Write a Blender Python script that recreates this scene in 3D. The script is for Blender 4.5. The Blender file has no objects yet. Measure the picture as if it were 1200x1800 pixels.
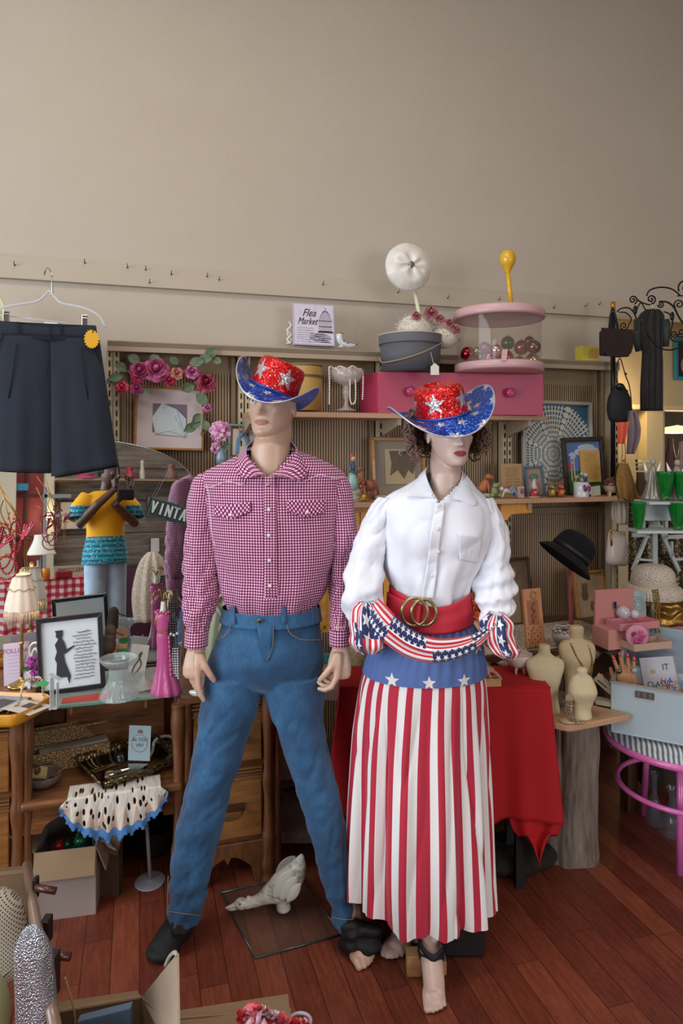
import bpy, bmesh, math, random
from math import sin, cos, pi, sqrt, atan, atan2, radians, exp, hypot, floor
from mathutils import Vector as V, Matrix as M, noise as NZ
random.seed(11)
scene = bpy.context.scene
C = scene.collection
# ---------------------------------------------------------------- camera
FPX, HZ, EYEH = 1200.0, 790.0, 1.55
cam_data = bpy.data.cameras.new('camera'); cam = bpy.data.objects.new('camera', cam_data); C.objects.link(cam)
cam.location = (0, 0, EYEH); cam.rotation_euler = (pi/2, 0, 0)
cam_data.sensor_fit = 'VERTICAL'; cam_data.sensor_height = 36; cam_data.lens = 24
cam_data.shift_y = -(900-HZ)/1800
cam_data.clip_start = 0.02
scene.camera = cam
# ---------------------------------------------------------------- world, lamps, exposure
scene.view_settings.view_transform = 'Standard'; scene.view_settings.look = 'None'
scene.view_settings.gamma = 1; scene.view_settings.use_curve_mapping = False
scene.view_settings.exposure = 0.0
w = bpy.data.worlds.new('world'); scene.world = w; w.use_nodes = True
w.node_tree.nodes['Background'].inputs[0].default_value = (0.75, 0.85, 1, 1)
w.node_tree.nodes['Background'].inputs[1].default_value = 0.3
def area(name, loc, aim, sx, sy, power, col):
    l = bpy.data.lights.new(name, 'AREA'); l.shape = 'RECTANGLE'; l.size = sx; l.size_y = sy
    l.energy = power; l.color = col
    o = bpy.data.objects.new(name, l); C.objects.link(o); o.location = loc
    o.rotation_euler = (V(aim)-V(loc)).to_track_quat('-Z', 'Y').to_euler()
    return o
area('window_daylight_left', (-3.3, -0.6, 1.9), (0, 0.3, 1.5), 3.4, 2.2, 172, (0.82, 0.91, 1.0))
area('window_daylight_rear', (-1.9, -3.5, 1.9), (-0.3, 2, 1.3), 1.8, 2.2, 80, (0.88, 0.94, 1.0))
fl_=area('fill_light_right', (3.6, -2.6, 1.6), (1.0, 2.4, 0.2), 2.2, 1.8, 26, (0.95, 0.96, 1.0)); fl_.data.spread=radians(95)  # added soft fill to brighten the right-hand side, no real window there
area('ceiling_lamp_light', (0.9, -1.6, 4.0), (0.9, -1.6, 0), 1.4, 1.4, 45, (1.0, 0.88, 0.80))
area('ceiling_lamp_light', (-0.4, 1.1, 4.1), (-0.4, 1.1, 0), 1.6, 0.8, 34, (1.0, 0.91, 0.85))

# ---------------------------------------------------------------- geometry frame
ANG = atan(1200/4050)                          # the long wall runs away to the right by this much
UW = V((cos(ANG), sin(ANG), 0)); NW = V((-sin(ANG), cos(ANG), 0)); EYE = V((0, 0, EYEH))
WALL = 3.08
def ray(px, py): return V(((px-600)/FPX, 1, -(py-HZ)/FPX))
def P(px, py, d): return EYE + ray(px, py)*d
def onW(px, py, off):
    r = ray(px, py); return EYE + r*(off/r.dot(NW))
def onZ(px, py, z):
    r = ray(px, py); return EYE + r*((z-EYEH)/r.z)
def wp(s, off, z): return UW*s + NW*off + V((0, 0, z))
MIRN = ray(235, 868).normalized(); MIR0 = onW(200, 1000, 2.84)
def mray(px, py, dist):                         # a point of the room behind the camera that the mirror shows at this pixel
    r = ray(px, py); t = (MIR0-EYE).dot(MIRN)/r.dot(MIRN); q = EYE+r*t
    rr = r - MIRN*(2*r.dot(MIRN)); return q + rr*(dist-t)
def mY(px, py, y):
    a = mray(px, py, 5); b = mray(px, py, 6); return a+(b-a)*((y-a.y)/(b.y-a.y))

# ---------------------------------------------------------------- mesh collector
class B:
    def __init__(s): s.v=[]; s.f=[]; s.mi=[]; s.sm=[]; s.uv={}; s.m=0; s.T=None; s.smooth=True
    def add(s, vs, fs, smooth=None, uvs=None):
        o=len(s.v)
        for i,p in enumerate(vs):
            p=V(p); s.v.append(s.T@p if s.T else p)
            if uvs: s.uv[o+i]=uvs[i]
        sm=s.smooth if smooth is None else smooth
        for f in fs: s.f.append([o+i for i in f]); s.mi.append(s.m); s.sm.append(sm)
        return s
    def box(s, c, d, rot=None):
        c=V(c); h=V(d)/2; vs=[V((x*h.x,y*h.y,z*h.z)) for x in(-1,1) for y in(-1,1) for z in(-1,1)]
        if rot is not None: vs=[rot@p for p in vs]
        return s.add([p+c for p in vs],[(0,1,3,2),(4,6,7,5),(0,4,5,1),(2,3,7,6),(0,2,6,4),(1,5,7,3)],False)
    def rings(s, R, closed=True, caps=(True,True), uvs=None, smooth=None):
        n=len(R[0]); vs=[p for r in R for p in r]; fs=[]
        for i in range(len(R)-1):
            for j in range(n if closed else n-1):
                a=i*n+j; b=i*n+(j+1)%n; fs.append((a,b,b+n,a+n))
        s.add(vs,fs,smooth,uvs)
        if closed:
            o=len(s.v)-len(vs)
            if caps[0]: s.f.append([o+j for j in reversed(range(n))]); s.mi.append(s.m); s.sm.append(False)
            if caps[1]: s.f.append([o+(len(R)-1)*n+j for j in range(n)]); s.mi.append(s.m); s.sm.append(False)
        return s
    def tube(s, pts, r, seg=10, caps=True, flat=1.0):
        pts=[V(p) for p in pts]; n=len(pts); rs=r if isinstance(r,(list,tuple)) else [r]*n
        R=[]; up=None
        for i,p in enumerate(pts):
            d=(pts[min(i+1,n-1)]-pts[max(i-1,0)])
            if d.length<1e-9: d=V((0,0,1))
            d.normalize()
            if up is None:
                up=V((0,0,1)) if abs(d.z)<.9 else V((0,1,0))
            x=d.cross(up)
            if x.length<1e-6: x=d.cross(V((1,0,0)))
            x.normalize(); up=x.cross(d).normalized(); y=-up
            R.append([p+x*cos(2*pi*k/seg)*rs[i]+y*sin(2*pi*k/seg)*rs[i]*flat for k in range(seg)])
        return s.rings(R,True,(caps,caps))
    def cyl(s, a, b, r, r2=None, seg=20): return s.tube([a,b],[r,r if r2 is None else r2],seg)
    def loop(s, pts, r, seg=8):                 # closed tube
        pts=[V(p) for p in pts]; n=len(pts); R=[]; nrm=V((0,0,0))
        c=sum(pts,V((0,0,0)))/n
        for i in range(n): nrm+= (pts[i]-c).cross(pts[(i+1)%n]-c)
        nrm.normalize()
        for i,p in enumerate(pts):
            d=(pts[(i+1)%n]-pts[i-1]).normalized(); x=d.cross(nrm).normalized()
            R.append([p+x*cos(2*pi*k/seg)*r+nrm*sin(2*pi*k/seg)*r for k in range(seg)])
        R.append(R[0]); return s.rings(R,True,(False,False))
    def lathe(s, prof, c=(0,0,0), seg=32, sx=1, sy=1, fl=None, caps=(False,False)):
        c=V(c); R=[]
        for (r,z) in prof:
            R.append([c+V((cos(2*pi*k/seg)*r*sx*(1+(fl(2*pi*k/seg,z) if fl else 0)),sin(2*pi*k/seg)*r*sy*(1+(fl(2*pi*k/seg,z) if fl else 0)),z)) for k in range(seg)])
        return s.rings(R,True,caps)
    def sph(s, c, r, seg=16, ring=10, rot=None):
        c=V(c); r=V((r,r,r)) if not hasattr(r,'__len__') else V(r); R=[]
        for i in range(ring+1):
            a=pi*(i/ring)*.998+.001
            R.append([V((r.x*sin(a)*cos(2*pi*k/seg),r.y*sin(a)*sin(2*pi*k/seg),-r.z*cos(a))) for k in range(seg)])
        R=[[c+(rot@p if rot is not None else p) for p in q] for q in R]
        return s.rings(R,True,(True,True))
    def prism(s, pts, a=0.0, b=0.01, ax='y'):   # outline in x,z extruded along y from a to b
        n=len(pts)
        def q(p,d): return V((p[0],d,p[1])) if ax=='y' else (V((p[0],p[1],d)) if ax=='z' else V((d,p[0],p[1])))
        return s.add([q(p,a) for p in pts]+[q(p,b) for p in pts],[list(range(n)),[n+i for i in reversed(range(n))]]+[(i,i+n,(i+1)%n+n,(i+1)%n) for i in range(n)],False)
    def grid(s, fn, nu, nv, uv=None):
        vs=[fn(i/nu,j/nv) for j in range(nv+1) for i in range(nu+1)]
        us=[(uv(i/nu,j/nv) if uv else (i/nu,j/nv)) for j in range(nv+1) for i in range(nu+1)]
        return s.add(vs,[(j*(nu+1)+i,j*(nu+1)+i+1,(j+1)*(nu+1)+i+1,(j+1)*(nu+1)+i) for j in range(nv) for i in range(nu)],None,us)
    def cutpix(s, inside):                      # drop the faces whose middle shows inside an outline (openings in garments)
        keep=[]
        for i,f in enumerate(s.f):
            c=sum((s.v[k] for k in f),V((0,0,0)))/len(f); px=600+c.x*FPX/c.y; py=HZ-(c.z-EYEH)*FPX/c.y
            if not inside(px,py,c): keep.append(i)
        s.f=[s.f[i] for i in keep]; s.mi=[s.mi[i] for i in keep]; s.sm=[s.sm[i] for i in keep]; return s
    def mesh(s, name):
        me=bpy.data.meshes.new(name); me.from_pydata([tuple(p) for p in s.v],[],s.f)
        me.polygons.foreach_set('material_index',s.mi); me.polygons.foreach_set('use_smooth',s.sm)
        if s.uv:
            l=me.uv_layers.new(name='UVMap'); d=[]
            vi=[0]*len(me.loops); me.loops.foreach_get('vertex_index',vi)
            for i in vi: d+=list(s.uv.get(i,(0,0)))
            l.data.foreach_set('uv',d)
        me.update(); return me
def setup(o, mats, parent=None, label=None):
    C.objects.link(o)
    if mats is not None:
        for m in (mats if isinstance(mats,(list,tuple)) else [mats]): o.data.materials.append(m)
    if parent: o.parent=parent
    if label: o['label']=label
    return o
def obj(name, b, mats, parent=None, label=None, bev=0, solid=0, sub=0, wn=False, loc=None):
    """link the collected shapes as one mesh; world-space shapes are turned into the parent's frame"""
    me=b.mesh(name) if isinstance(b,B) else b
    o=setup(bpy.data.objects.new(name,me),mats,parent,label)
    if loc is not None: me.transform(M.Translation(-V(loc))); o.location=loc
    if solid: md=o.modifiers.new('solid','SOLIDIFY'); md.thickness=solid; md.offset=0
    if bev: md=o.modifiers.new('bevel','BEVEL'); md.width=bev; md.segments=2; md.limit_method='ANGLE'; md.angle_limit=radians(40)
    if sub: md=o.modifiers.new('subd','SUBSURF'); md.levels=sub; md.render_levels=sub
    return o
def wobj(name, b, mats, parent, **k):           # shapes given in world space, parent already placed
    o=obj(name,b,mats,parent,**k)
    bpy.context.view_layer.update()
    o.matrix_parent_inverse=parent.matrix_world.inverted()
    return o
def thing(name, label, cat, loc=(0,0,0), rz=0, group=None):
    o=bpy.data.objects.new(name,None); o.empty_display_size=.05; C.objects.link(o)
    o.location=loc; o.rotation_euler=(0,0,rz); o['label']=label; o['category']=cat
    if group: o['group']=group
    return o
def tag(o, label, cat, group=None, kind=None):
    o['label']=label; o['category']=cat
    if group: o['group']=group
    if kind: o['kind']=kind
    return o
def struct(o): o['kind']='structure'; return o
def dup(r, loc, rz=None, label=None, group=None):
    c=r.copy(); C.objects.link(c); c.location=loc
    if rz is not None: c.rotation_euler=(0,0,rz)
    if label: c['label']=label
    if group: c['group']=group
    for ch in list(r.children):
        d=ch.copy(); C.objects.link(d); d.parent=c
        for g in list(ch.children):
            e=g.copy(); C.objects.link(e); e.parent=d
    return c
def Rz(a): return M.Rotation(a,3,'Z')
def Rx(a): return M.Rotation(a,3,'X')
def Ry(a): return M.Rotation(a,3,'Y')
def textmesh(s, size, ext=.0006, shear=0, align='CENTER', space=1.0, sx=1.0):
    cu=bpy.data.curves.new('t','FONT'); cu.body=s; cu.size=size; cu.extrude=ext; cu.shear=shear
    cu.align_x=align; cu.align_y='CENTER'; cu.space_character=space; cu.resolution_u=3
    o=bpy.data.objects.new('t',cu); C.objects.link(o)
    dg=bpy.context.evaluated_depsgraph_get(); me=bpy.data.meshes.new_from_object(o.evaluated_get(dg))
    bpy.data.objects.remove(o); bpy.data.curves.remove(cu)
    me.transform(M.Rotation(pi/2,4,'X')@M.Scale(sx,4,V((1,0,0))))      # stands upright, faces -y
    me.materials.clear(); return me
def text(b, s, size, at, sx=1.0, shear=0, rot=None, align='CENTER', space=1.0, ext=.0006):
    me=textmesh(s,size,ext,shear,align,space,sx); at=V(at)
    b.add([(rot@v.co if rot is not None else v.co)+at for v in me.vertices],[tuple(p.vertices) for p in me.polygons],False)
    bpy.data.meshes.remove(me); return b
def crom(P0,P1,P2,P3,t):
    return .5*((2*P1)+(-P0+P2)*t+(2*P0-5*P1+4*P2-P3)*t*t+(-P0+3*P1-3*P2+P3)*t**3)
def smoothrows(rows, n):
    """Catmull-Rom through tuples of numbers"""
    out=[]; m=len(rows)
    for i in range(m-1):
        a=rows[max(i-1,0)]; b=rows[i]; c=rows[i+1]; d=rows[min(i+2,m-1)]
        for k in range(n):
            t=k/n; out.append(tuple(crom(a[q],b[q],c[q],d[q],t) for q in range(len(b))))
    out.append(tuple(rows[-1])); return out
def spl(pts, n=6): return [V(q) for q in smoothrows([tuple(p) for p in pts],n)]

# ---------------------------------------------------------------- materials
def lin(h):
    h=h.lstrip('#'); c=[int(h[i:i+2],16)/255 for i in (0,2,4)]
    return tuple((x/12.92 if x<=.04045 else ((x+.055)/1.055)**2.4) for x in c)+(1,)
class NT:
    def __init__(s,name,rough=.6,metal=0):
        s.mat=bpy.data.materials.new(name); s.mat.use_nodes=True; s.t=s.mat.node_tree; s.n=s.t.nodes; s.b=s.n['Principled BSDF']
        s.b.inputs['Roughness'].default_value=rough; s.b.inputs['Metallic'].default_value=metal
    def put(s,inp,v):
        if hasattr(v,'is_linked') or isinstance(v,bpy.types.NodeSocket): s.t.links.new(v,inp)
        else: inp.default_value=v
    def math(s,op,a,b=0.0,c=None):
        n=s.n.new('ShaderNodeMath'); n.operation=op; s.put(n.inputs[0],a); s.put(n.inputs[1],b)
        if c is not None: s.put(n.inputs[2],c)
        return n.outputs[0]
    def mix(s,f,a,b,bt='MIX'):
        n=s.n.new('ShaderNodeMix'); n.data_type='RGBA'; n.blend_type=bt; s.put(n.inputs[0],f); s.put(n.inputs[6],a); s.put(n.inputs[7],b); return n.outputs[2]
    def coord(s,k='Object'):
        n=s.n.new('ShaderNodeTexCoord'); return n.outputs[k]
    def xyz(s,v):
        n=s.n.new('ShaderNodeSeparateXYZ'); s.t.links.new(v,n.inputs[0]); return n.outputs
    def comb(s,x,y,z=0.0):
        n=s.n.new('ShaderNodeCombineXYZ'); s.put(n.inputs[0],x); s.put(n.inputs[1],y); s.put(n.inputs[2],z); return n.outputs[0]
    def map(s,v,scale=(1,1,1),rot=(0,0,0),loc=(0,0,0)):
        n=s.n.new('ShaderNodeMapping'); s.t.links.new(v,n.inputs[0]); n.inputs['Scale'].default_value=scale; n.inputs['Rotation'].default_value=rot; n.inputs['Location'].default_value=loc; return n.outputs[0]
    def noise(s,scale,v=None,detail=3,rough=.5,col=False):
        n=s.n.new('ShaderNodeTexNoise'); n.inputs['Scale'].default_value=scale; n.inputs['Detail'].default_value=detail; n.inputs['Roughness'].default_value=rough
        s.t.links.new(v if v is not None else s.coord(),n.inputs['Vector']); return n.outputs[1 if col else 0]
    def vor(s,scale,v=None,out='Distance',feat='F1'):
        n=s.n.new('ShaderNodeTexVoronoi'); n.feature=feat; n.inputs['Scale'].default_value=scale
        s.t.links.new(v if v is not None else s.coord(),n.inputs['Vector']); return n.outputs[out]
    def ramp(s,f,stops):
        n=s.n.new('ShaderNodeValToRGB'); s.t.links.new(f,n.inputs[0]); e=n.color_ramp.elements
        while len(e)<len(stops): e.new(.5)
        for q,(p,c) in zip(e,stops): q.position=p; q.color=c if len(c)==4 else tuple(c)+(1,)
        return n.outputs[0]
    def ss(s,a,b,x):
        n=s.n.new('ShaderNodeMapRange'); n.interpolation_type='SMOOTHSTEP'; s.put(n.inputs[0],x); n.inputs[1].default_value=a; n.inputs[2].default_value=b; return n.outputs[0]
    def bump(s,h,st=.3,dist=.002):
        n=s.n.new('ShaderNodeBump'); n.inputs['Strength'].default_value=st; n.inputs['Distance'].default_value=dist; s.t.links.new(h,n.inputs['Height']); s.t.links.new(n.outputs[0],s.b.inputs['Normal'])
    def color(s,c): s.put(s.b.inputs['Base Color'],c); return s
    def star(s,u,v,R=.42,ri=.4):                # 1 inside a five-pointed star centred at 0
        a=s.math('ARCTAN2',u,v); a=s.math('ABSOLUTE',s.math('SUBTRACT',s.math('FLOORED_MODULO',s.math('ADD',a,pi/5),2*pi/5),pi/5))
        r=s.math('SQRT',s.math('ADD',s.math('MULTIPLY',u,u),s.math('MULTIPLY',v,v)))
        px=s.math('MULTIPLY',r,s.math('COSINE',a)); py=s.math('MULTIPLY',r,s.math('SINE',a))
        bx,by=R*ri*cos(pi/5),R*ri*sin(pi/5)
        k=s.math('SUBTRACT',s.math('MULTIPLY',py,bx-R),s.math('MULTIPLY',s.math('SUBTRACT',px,R),by))
        return s.math('GREATER_THAN',k,0)
_mc={}
def mat(hexc, rough=.6, metal=0, var=0, vs=8, bump=0, bs=200, trans=0, coat=0, emit=0, sheen=0, ior=1.45, alpha=1):
    key=(hexc,rough,metal,var,vs,bump,bs,trans,coat,emit,sheen,alpha)
    if key in _mc: return _mc[key]
    n=NT('surface_'+hexc.strip('#'),rough,metal); c=lin(hexc); n.color(c)
    if var:
        f=n.noise(vs,detail=4); d=tuple(x*(1-var) for x in c[:3])+(1,); l=tuple(min(1,x*(1+var)) for x in c[:3])+(1,)
        n.color(n.ramp(f,[(.3,d),(.7,l)]))
    if bump: n.bump(n.noise(bs,detail=3),bump,.003)
    if trans: n.b.inputs['Transmission Weight'].default_value=trans; n.b.inputs['IOR'].default_value=ior
    if coat: n.b.inputs['Coat Weight'].default_value=coat
    if sheen: n.b.inputs['Sheen Weight'].default_value=sheen
    if alpha<1: n.b.inputs['Alpha'].default_value=alpha
    if emit: n.b.inputs['Emission Color'].default_value=c; n.b.inputs['Emission Strength'].default_value=emit
    _mc[key]=n.mat; return n.mat
def wood(name, a, b, axis='x', scale=6, stretch=12, rough=.45, coat=0, ring=0):
    n=NT(name,rough); co=n.coord(); k={'x':(1,stretch,stretch),'y':(stretch,1,stretch),'z':(stretch,stretch,1)}[axis]
    v=n.map(co,k); f=n.noise(scale,v,5,.6); f2=n.noise(scale*6,v,3,.6)
    m=n.math('ADD',n.math('MULTIPLY',f,.75),n.math('MULTIPLY',f2,.25))
    n.color(n.ramp(m,[(.32,lin(a)),(.68,lin(b))])); n.bump(f2,.12,.001)
    if coat: n.b.inputs['Coat Weight'].default_value=coat
    return n.mat
def thin_glass(name,tint,alpha=.25,rough=.03):
    n=NT(name,rough); n.color(lin(tint)); n.b.inputs['Alpha'].default_value=alpha; n.b.inputs['Specular IOR Level'].default_value=.9
    return n.mat
# ================================================================ surfaces of the place
def m_wallpaint():
    n=NT('wall_paint',.75); co=n.coord(); f=n.noise(.9,co,3,.5); f2=n.noise(6,co,4,.6)
    n.color(n.ramp(n.math('ADD',n.math('MULTIPLY',f,.7),n.math('MULTIPLY',f2,.3)),[(.3,lin('#b5a998')),(.7,lin('#bdb2a2'))]))
    n.bump(n.noise(28,co,5,.7),.28,.006); return n.mat
def m_floor():
    n=NT('floor_boards',.38); co=n.xyz(n.map(n.coord(),(1,1,1)))
    u=n.math('DIVIDE',co[0],.083); row=n.math('FLOOR',u)
    wn=n.n.new('ShaderNodeTexWhiteNoise'); wn.noise_dimensions='1D'; n.put(wn.inputs['W'],row)
    v=n.math('ADD',n.math('DIVIDE',co[1],.78),n.math('MULTIPLY',wn.outputs[0],7)); col=n.math('FLOOR',v)
    w2=n.n.new('ShaderNodeTexWhiteNoise'); w2.noise_dimensions='2D'; n.put(w2.inputs['Vector'],n.comb(row,col))
    g=n.noise(9,n.map(n.coord(),(9,1,1)),5,.6); g2=n.noise(60,n.map(n.coord(),(3,1,1)),4,.7); g3=n.noise(2.2,None,3)
    t=n.math('ADD',n.math('ADD',n.math('MULTIPLY',w2.outputs[0],.16),n.math('MULTIPLY',g,.36)),n.math('ADD',n.math('MULTIPLY',g2,.26),n.math('MULTIPLY',g3,.26)))
    base=n.ramp(t,[(.3,lin('#411c14')),(.5,lin('#703525')),(.66,lin('#8d4c35')),(.8,lin('#a06044'))])
    fu=n.math('FRACT',u); fv=n.math('FRACT',v)
    e=n.math('MAXIMUM',n.math('MAXIMUM',n.math('LESS_THAN',fu,.022),n.math('GREATER_THAN',fu,.978)),n.math('LESS_THAN',fv,.003))
    knot=n.math('LESS_THAN',n.vor(2.1,n.map(n.coord(),(1.6,1,1))),.03)
    n.color(n.mix(n.math('MAXIMUM',n.math('MULTIPLY',e,.6),n.math('MULTIPLY',knot,.8)),base,lin('#220c08')))
    n.put(n.b.inputs['Roughness'],n.math('ADD',.3,n.math('MULTIPLY',g2,.25)))
    n.bump(n.math('SUBTRACT',n.math('MULTIPLY',g2,.3),e),.25,.002); return n.mat
def m_peg():
    n=NT('slotted_board',.6); co=n.xyz(n.coord()); u=n.math('DIVIDE',co[0],.0125); v=n.math('DIVIDE',co[2],.013)
    odd=n.math('MULTIPLY',n.math('FLOORED_MODULO',n.math('FLOOR',u),2),.5)
    fu=n.math('FRACT',u); fv=n.math('FRACT',n.math('ADD',v,odd))
    inv=n.math('MULTIPLY',n.math('GREATER_THAN',fv,.16),1.0)
    hole=n.math('MULTIPLY',n.math('MULTIPLY',n.math('GREATER_THAN',fu,.5),n.math('LESS_THAN',fu,.82)),inv)
    lip=n.math('MULTIPLY',n.math('MULTIPLY',n.math('GREATER_THAN',fu,.16),n.math('LESS_THAN',fu,.44)),inv)
    c=n.mix(lip,lin('#82664a'),lin('#c8b08c')); n.color(n.mix(hole,c,lin('#2a2018')))
    n.bump(n.math('SUBTRACT',lip,hole),.5,.003); return n.mat
M_WALL=m_wallpaint(); M_FLOOR=m_floor(); M_PEG=m_peg()
M_CREAM=mat('#b9a988',.6,var=.04,vs=3); M_TAN=mat('#a3907a',.5,var=.05,vs=5); M_TAND=mat('#7d6a52',.6)
M_OAK=wood('shelf_wood','#a07a58','#c0997a','x',3,10,.5); M_WAL=wood('dresser_wood','#41240f','#83522f','z',5,9,.42,.15)
M_WALX=wood('dresser_wood_across','#482812','#8c5a35','x',5,9,.42,.15)
M_PINE=wood('pine_boards','#d08a2e','#e8a845','z',4,10,.4,.2)
M_BLK=mat('#0d0c0e',.7,bump=.3,bs=90); M_BLKG=mat('#101012',.3); M_WHT=mat('#e8e6e0',.45); M_PAPER=mat('#dedbd6',.8)
M_GOLD=mat('#b08436',.35,metal=.8); M_GOLDW=wood('gilt_frame','#8a5a20','#bd8440','x',6,8,.35,.2); M_CHROME=mat('#c9ccd0',.15,metal=1)
M_GLASS=thin_glass('clear_glass','#dfe8e8',.2); M_MIRROR=mat('#e9eef0',.015,metal=1)
def wobject(name,b,m,parent=None,kind=None,**k):
    o=obj(name,b,m,parent,**k)
    if not parent: o.rotation_euler=(0,0,ANG)
    if kind: o['kind']=kind
    return o
def sW(px,py,off): return onW(px,py,off).dot(UW)
def zW(px,py,off): return onW(px,py,off).z
SR=sW(1081,700,WALL); ZH=zW(1100,543,WALL)
b=B().box((0,0,-.05),(12,11,.1)); o=wobject('floor',b,M_FLOOR,kind='structure'); o.location=(0.6,0.9,0)
b=B().box((0,0,4.35),(12,11,.1)); o=wobject('ceiling',b,mat('#cfc8b8',.8),kind='structure'); o.location=(0.6,0.9,0)
# long wall with the boarded-off upper part running on over the recess at the right
b=B(); b.box(((-4.4+SR)/2,WALL+.06,2.15),(SR+4.4,.12,4.3)); b.box(((SR+5.2)/2,WALL+.06,(ZH+4.3)/2),(5.2-SR,.12,4.3-ZH))
wobject('wall_back',b,M_WALL,kind='structure')
b=B(); b.box((-4.15,-1.2,2.15),(.1,9.0,4.3)); wobject('wall_left',b,M_WALL,kind='structure')
b=B(); b.box((5.3,-1.2,2.15),(.1,9.0,4.3)); wobject('wall_right',b,M_WALL,kind='structure')
# picture-rail board with hooks
b=B(); b.box(((-4.0+5.2)/2,WALL-.011,2.295),(9.2,.022,.09)); b.box((.6,WALL-.004,2.345),(9.2,.014,.012))
wobject('trim_1',b,mat('#b5a995',.65,var=.03,vs=2,bump=.2,bs=30),kind='structure',bev=.002)
hk=thing('wall_hook','small bent nail driven into the painted rail board on the wall','hook',onW(149,462,WALL-.022),ANG,'nails in the rail board')
b=B(); b.tube([(0,.0,0),(0,-.014,0),(0,-.018,.004),(0,-.018,.012)],.0018,6); b.sph((0,0,0),.004,8,6); obj('nail',b,mat('#6e5a45',.4,metal=.6),hk)
for (x,y) in [(26,466),(224,470),(256,474),(301,482),(263,497),(364,486),(385,492),(567,500),(699,514),(786,524),(876,527),(972,541),(1028,538),(1052,535)]:
    dup(hk,onW(x,y,WALL-.022))
# recess beyond the shelving
REC=WALL+.55
b=B(); zL=zW(1150,722,REC); sO=sW(1168,760,REC)
b.box(((SR-.3+5.2)/2,REC+.03,(zL+ZH+.4)/2),(5.5-SR,.06,ZH+.4-zL)); b.box(((SR-.3+sO)/2,REC+.03,zL/2),(sO-SR+.3,.06,zL)); b.box(((sO+5.2)/2,REC+.03,.5),(5.2-sO,.06,1.0))
wobject('wall_recess',b,mat('#c6ba98',.7,var=.04,vs=2),kind='structure')
b=B(); b.box((SR+.02,(WALL+REC)/2+.06,ZH/2),(.05,REC-WALL-.1,ZH)); wobject('wall_recess_side',b,M_CREAM,kind='structure')
b=B(); b.box(((sW(1120,740,REC)+sW(1150,740,REC))/2,REC-.04,zL/2),(sW(1150,740,REC)-sW(1120,740,REC),.08,zL)); b.box(((SR+5.2)/2,REC-.05,zL+.015),(5.2-SR,.1,.03))
wobject('trim_2',b,mat('#d2c69f',.6),kind='structure',bev=.004)
b=B(); b.box((4.4,REC+2.3,2),(4.5,.08,4)); wobject('wall_far_room',b,mat('#8a7052',.8,var=.15,vs=2),kind='structure')
# rear of the shop, seen in the round mirror: grey boards, red double door, cream post
Y0=-3.45
def m_boards():
    n=NT('grey_boarding',.75); co=n.xyz(n.coord()); f=n.math('FRACT',n.math('DIVIDE',co[2],.42)); e=n.math('LESS_THAN',f,.05)
    g=n.noise(3,n.map(n.coord(),(1,1,12)),5,.6)
    n.color(n.mix(n.math('MULTIPLY',e,.8),n.ramp(g,[(.3,lin('#4e4640')),(.7,lin('#857a6e'))]),lin('#211c1a'))); return n.mat
b=B().box((0.6,Y0-.06,2.15),(9.6,.1,4.3)); struct(obj('wall_rear',b,m_boards()))
M_RED=mat('#7c2a2c',.55,var=.12,vs=5)
p=mY(14,900,Y0+.08); q=mY(77,900,Y0+.08)
b=B(); b.box(((p.x+q.x)/2,Y0+.03,1.5),(q.x-p.x+.0,.05,3.0)); b.m=1
for k in range(6): b.box(((p.x+q.x)/2,Y0+.06,.25+k*.5),(q.x-p.x,.03,.03))
b.box(((p.x+q.x)/2,Y0+.06,1.5),(.03,.035,3.0)); struct(obj('door_1',b,[M_RED,mat('#3a1516',.6)]))
q1=mY(77,900,Y0+.08).x; q2=mY(93,900,Y0+.08).x
b=B(); b.box(((q1+q2)/2,Y0+.09,1.5),(q2-q1,.12,3.0)); b.box((mY(6,900,Y0).x,Y0+.09,1.5),(.22,.12,3)); struct(obj('trim_3',b,mat('#c8bfa8',.6)))
# ================================================================ slotted wall shelving
ZT=.15*2.95+1.55
sh=thing('wall_shelving','tan slotted-board wall shelving fixed behind both mannequins','shelving',(0,0,0),ANG)
s0=sW(199,800,3.0); s1=sW(1066,800,3.0)
b=B(); b.box(((s0+s1)/2,3.0,ZT-.012),(s1-s0+.04,.15,.024)); b.box(((s0+s1)/2,2.935,ZT-.02),(s1-s0+.04,.02,.045))
obj('top_ledge',b,M_TAN,sh,bev=.002)
ups=[sW(x,700,2.99) for x in (199,428,671,887,1074)]
for i in range(4):
    a,c=ups[i]+.03,ups[i+1]-.03
    b=B(); b.box(((a+c)/2,3.045,1.0),(c-a+.06,.02,1.96)); obj('back_panel',b,mat('#93805f',.7,var=.06,vs=4),sh)
    b=B()
    for z0,z1 in ((.12,1.22),(1.26,1.88)): b.box(((a+c)/2,3.03,(z0+z1)/2),(c-a-.05,.008,z1-z0))
    obj('slotted_panel',b,M_PEG,sh)
    b=B()
    for x in (a+.012,c-.012): b.box((x,3.02,1.0),(.02,.03,1.95))
    for z in (1.24,.1): b.box(((a+c)/2,3.018,z),(c-a-.03,.03,.035))
    obj('panel_frame',b,M_TAND,sh,bev=.002)
for u in ups:
    b=B(); w=.05
    for k in (-1,1): b.box((u+k*w/3.6,2.99,.99),(w/2.3,.045,1.94))
    b.m=1
    for k in (-1,1):
        for j in range(46): b.box((u+k*w/3.6,2.9665,.1+j*.041),(.006,.003,.024))
    obj('upright',b,[M_CREAM,mat('#1c1611',.8)],sh)
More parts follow.
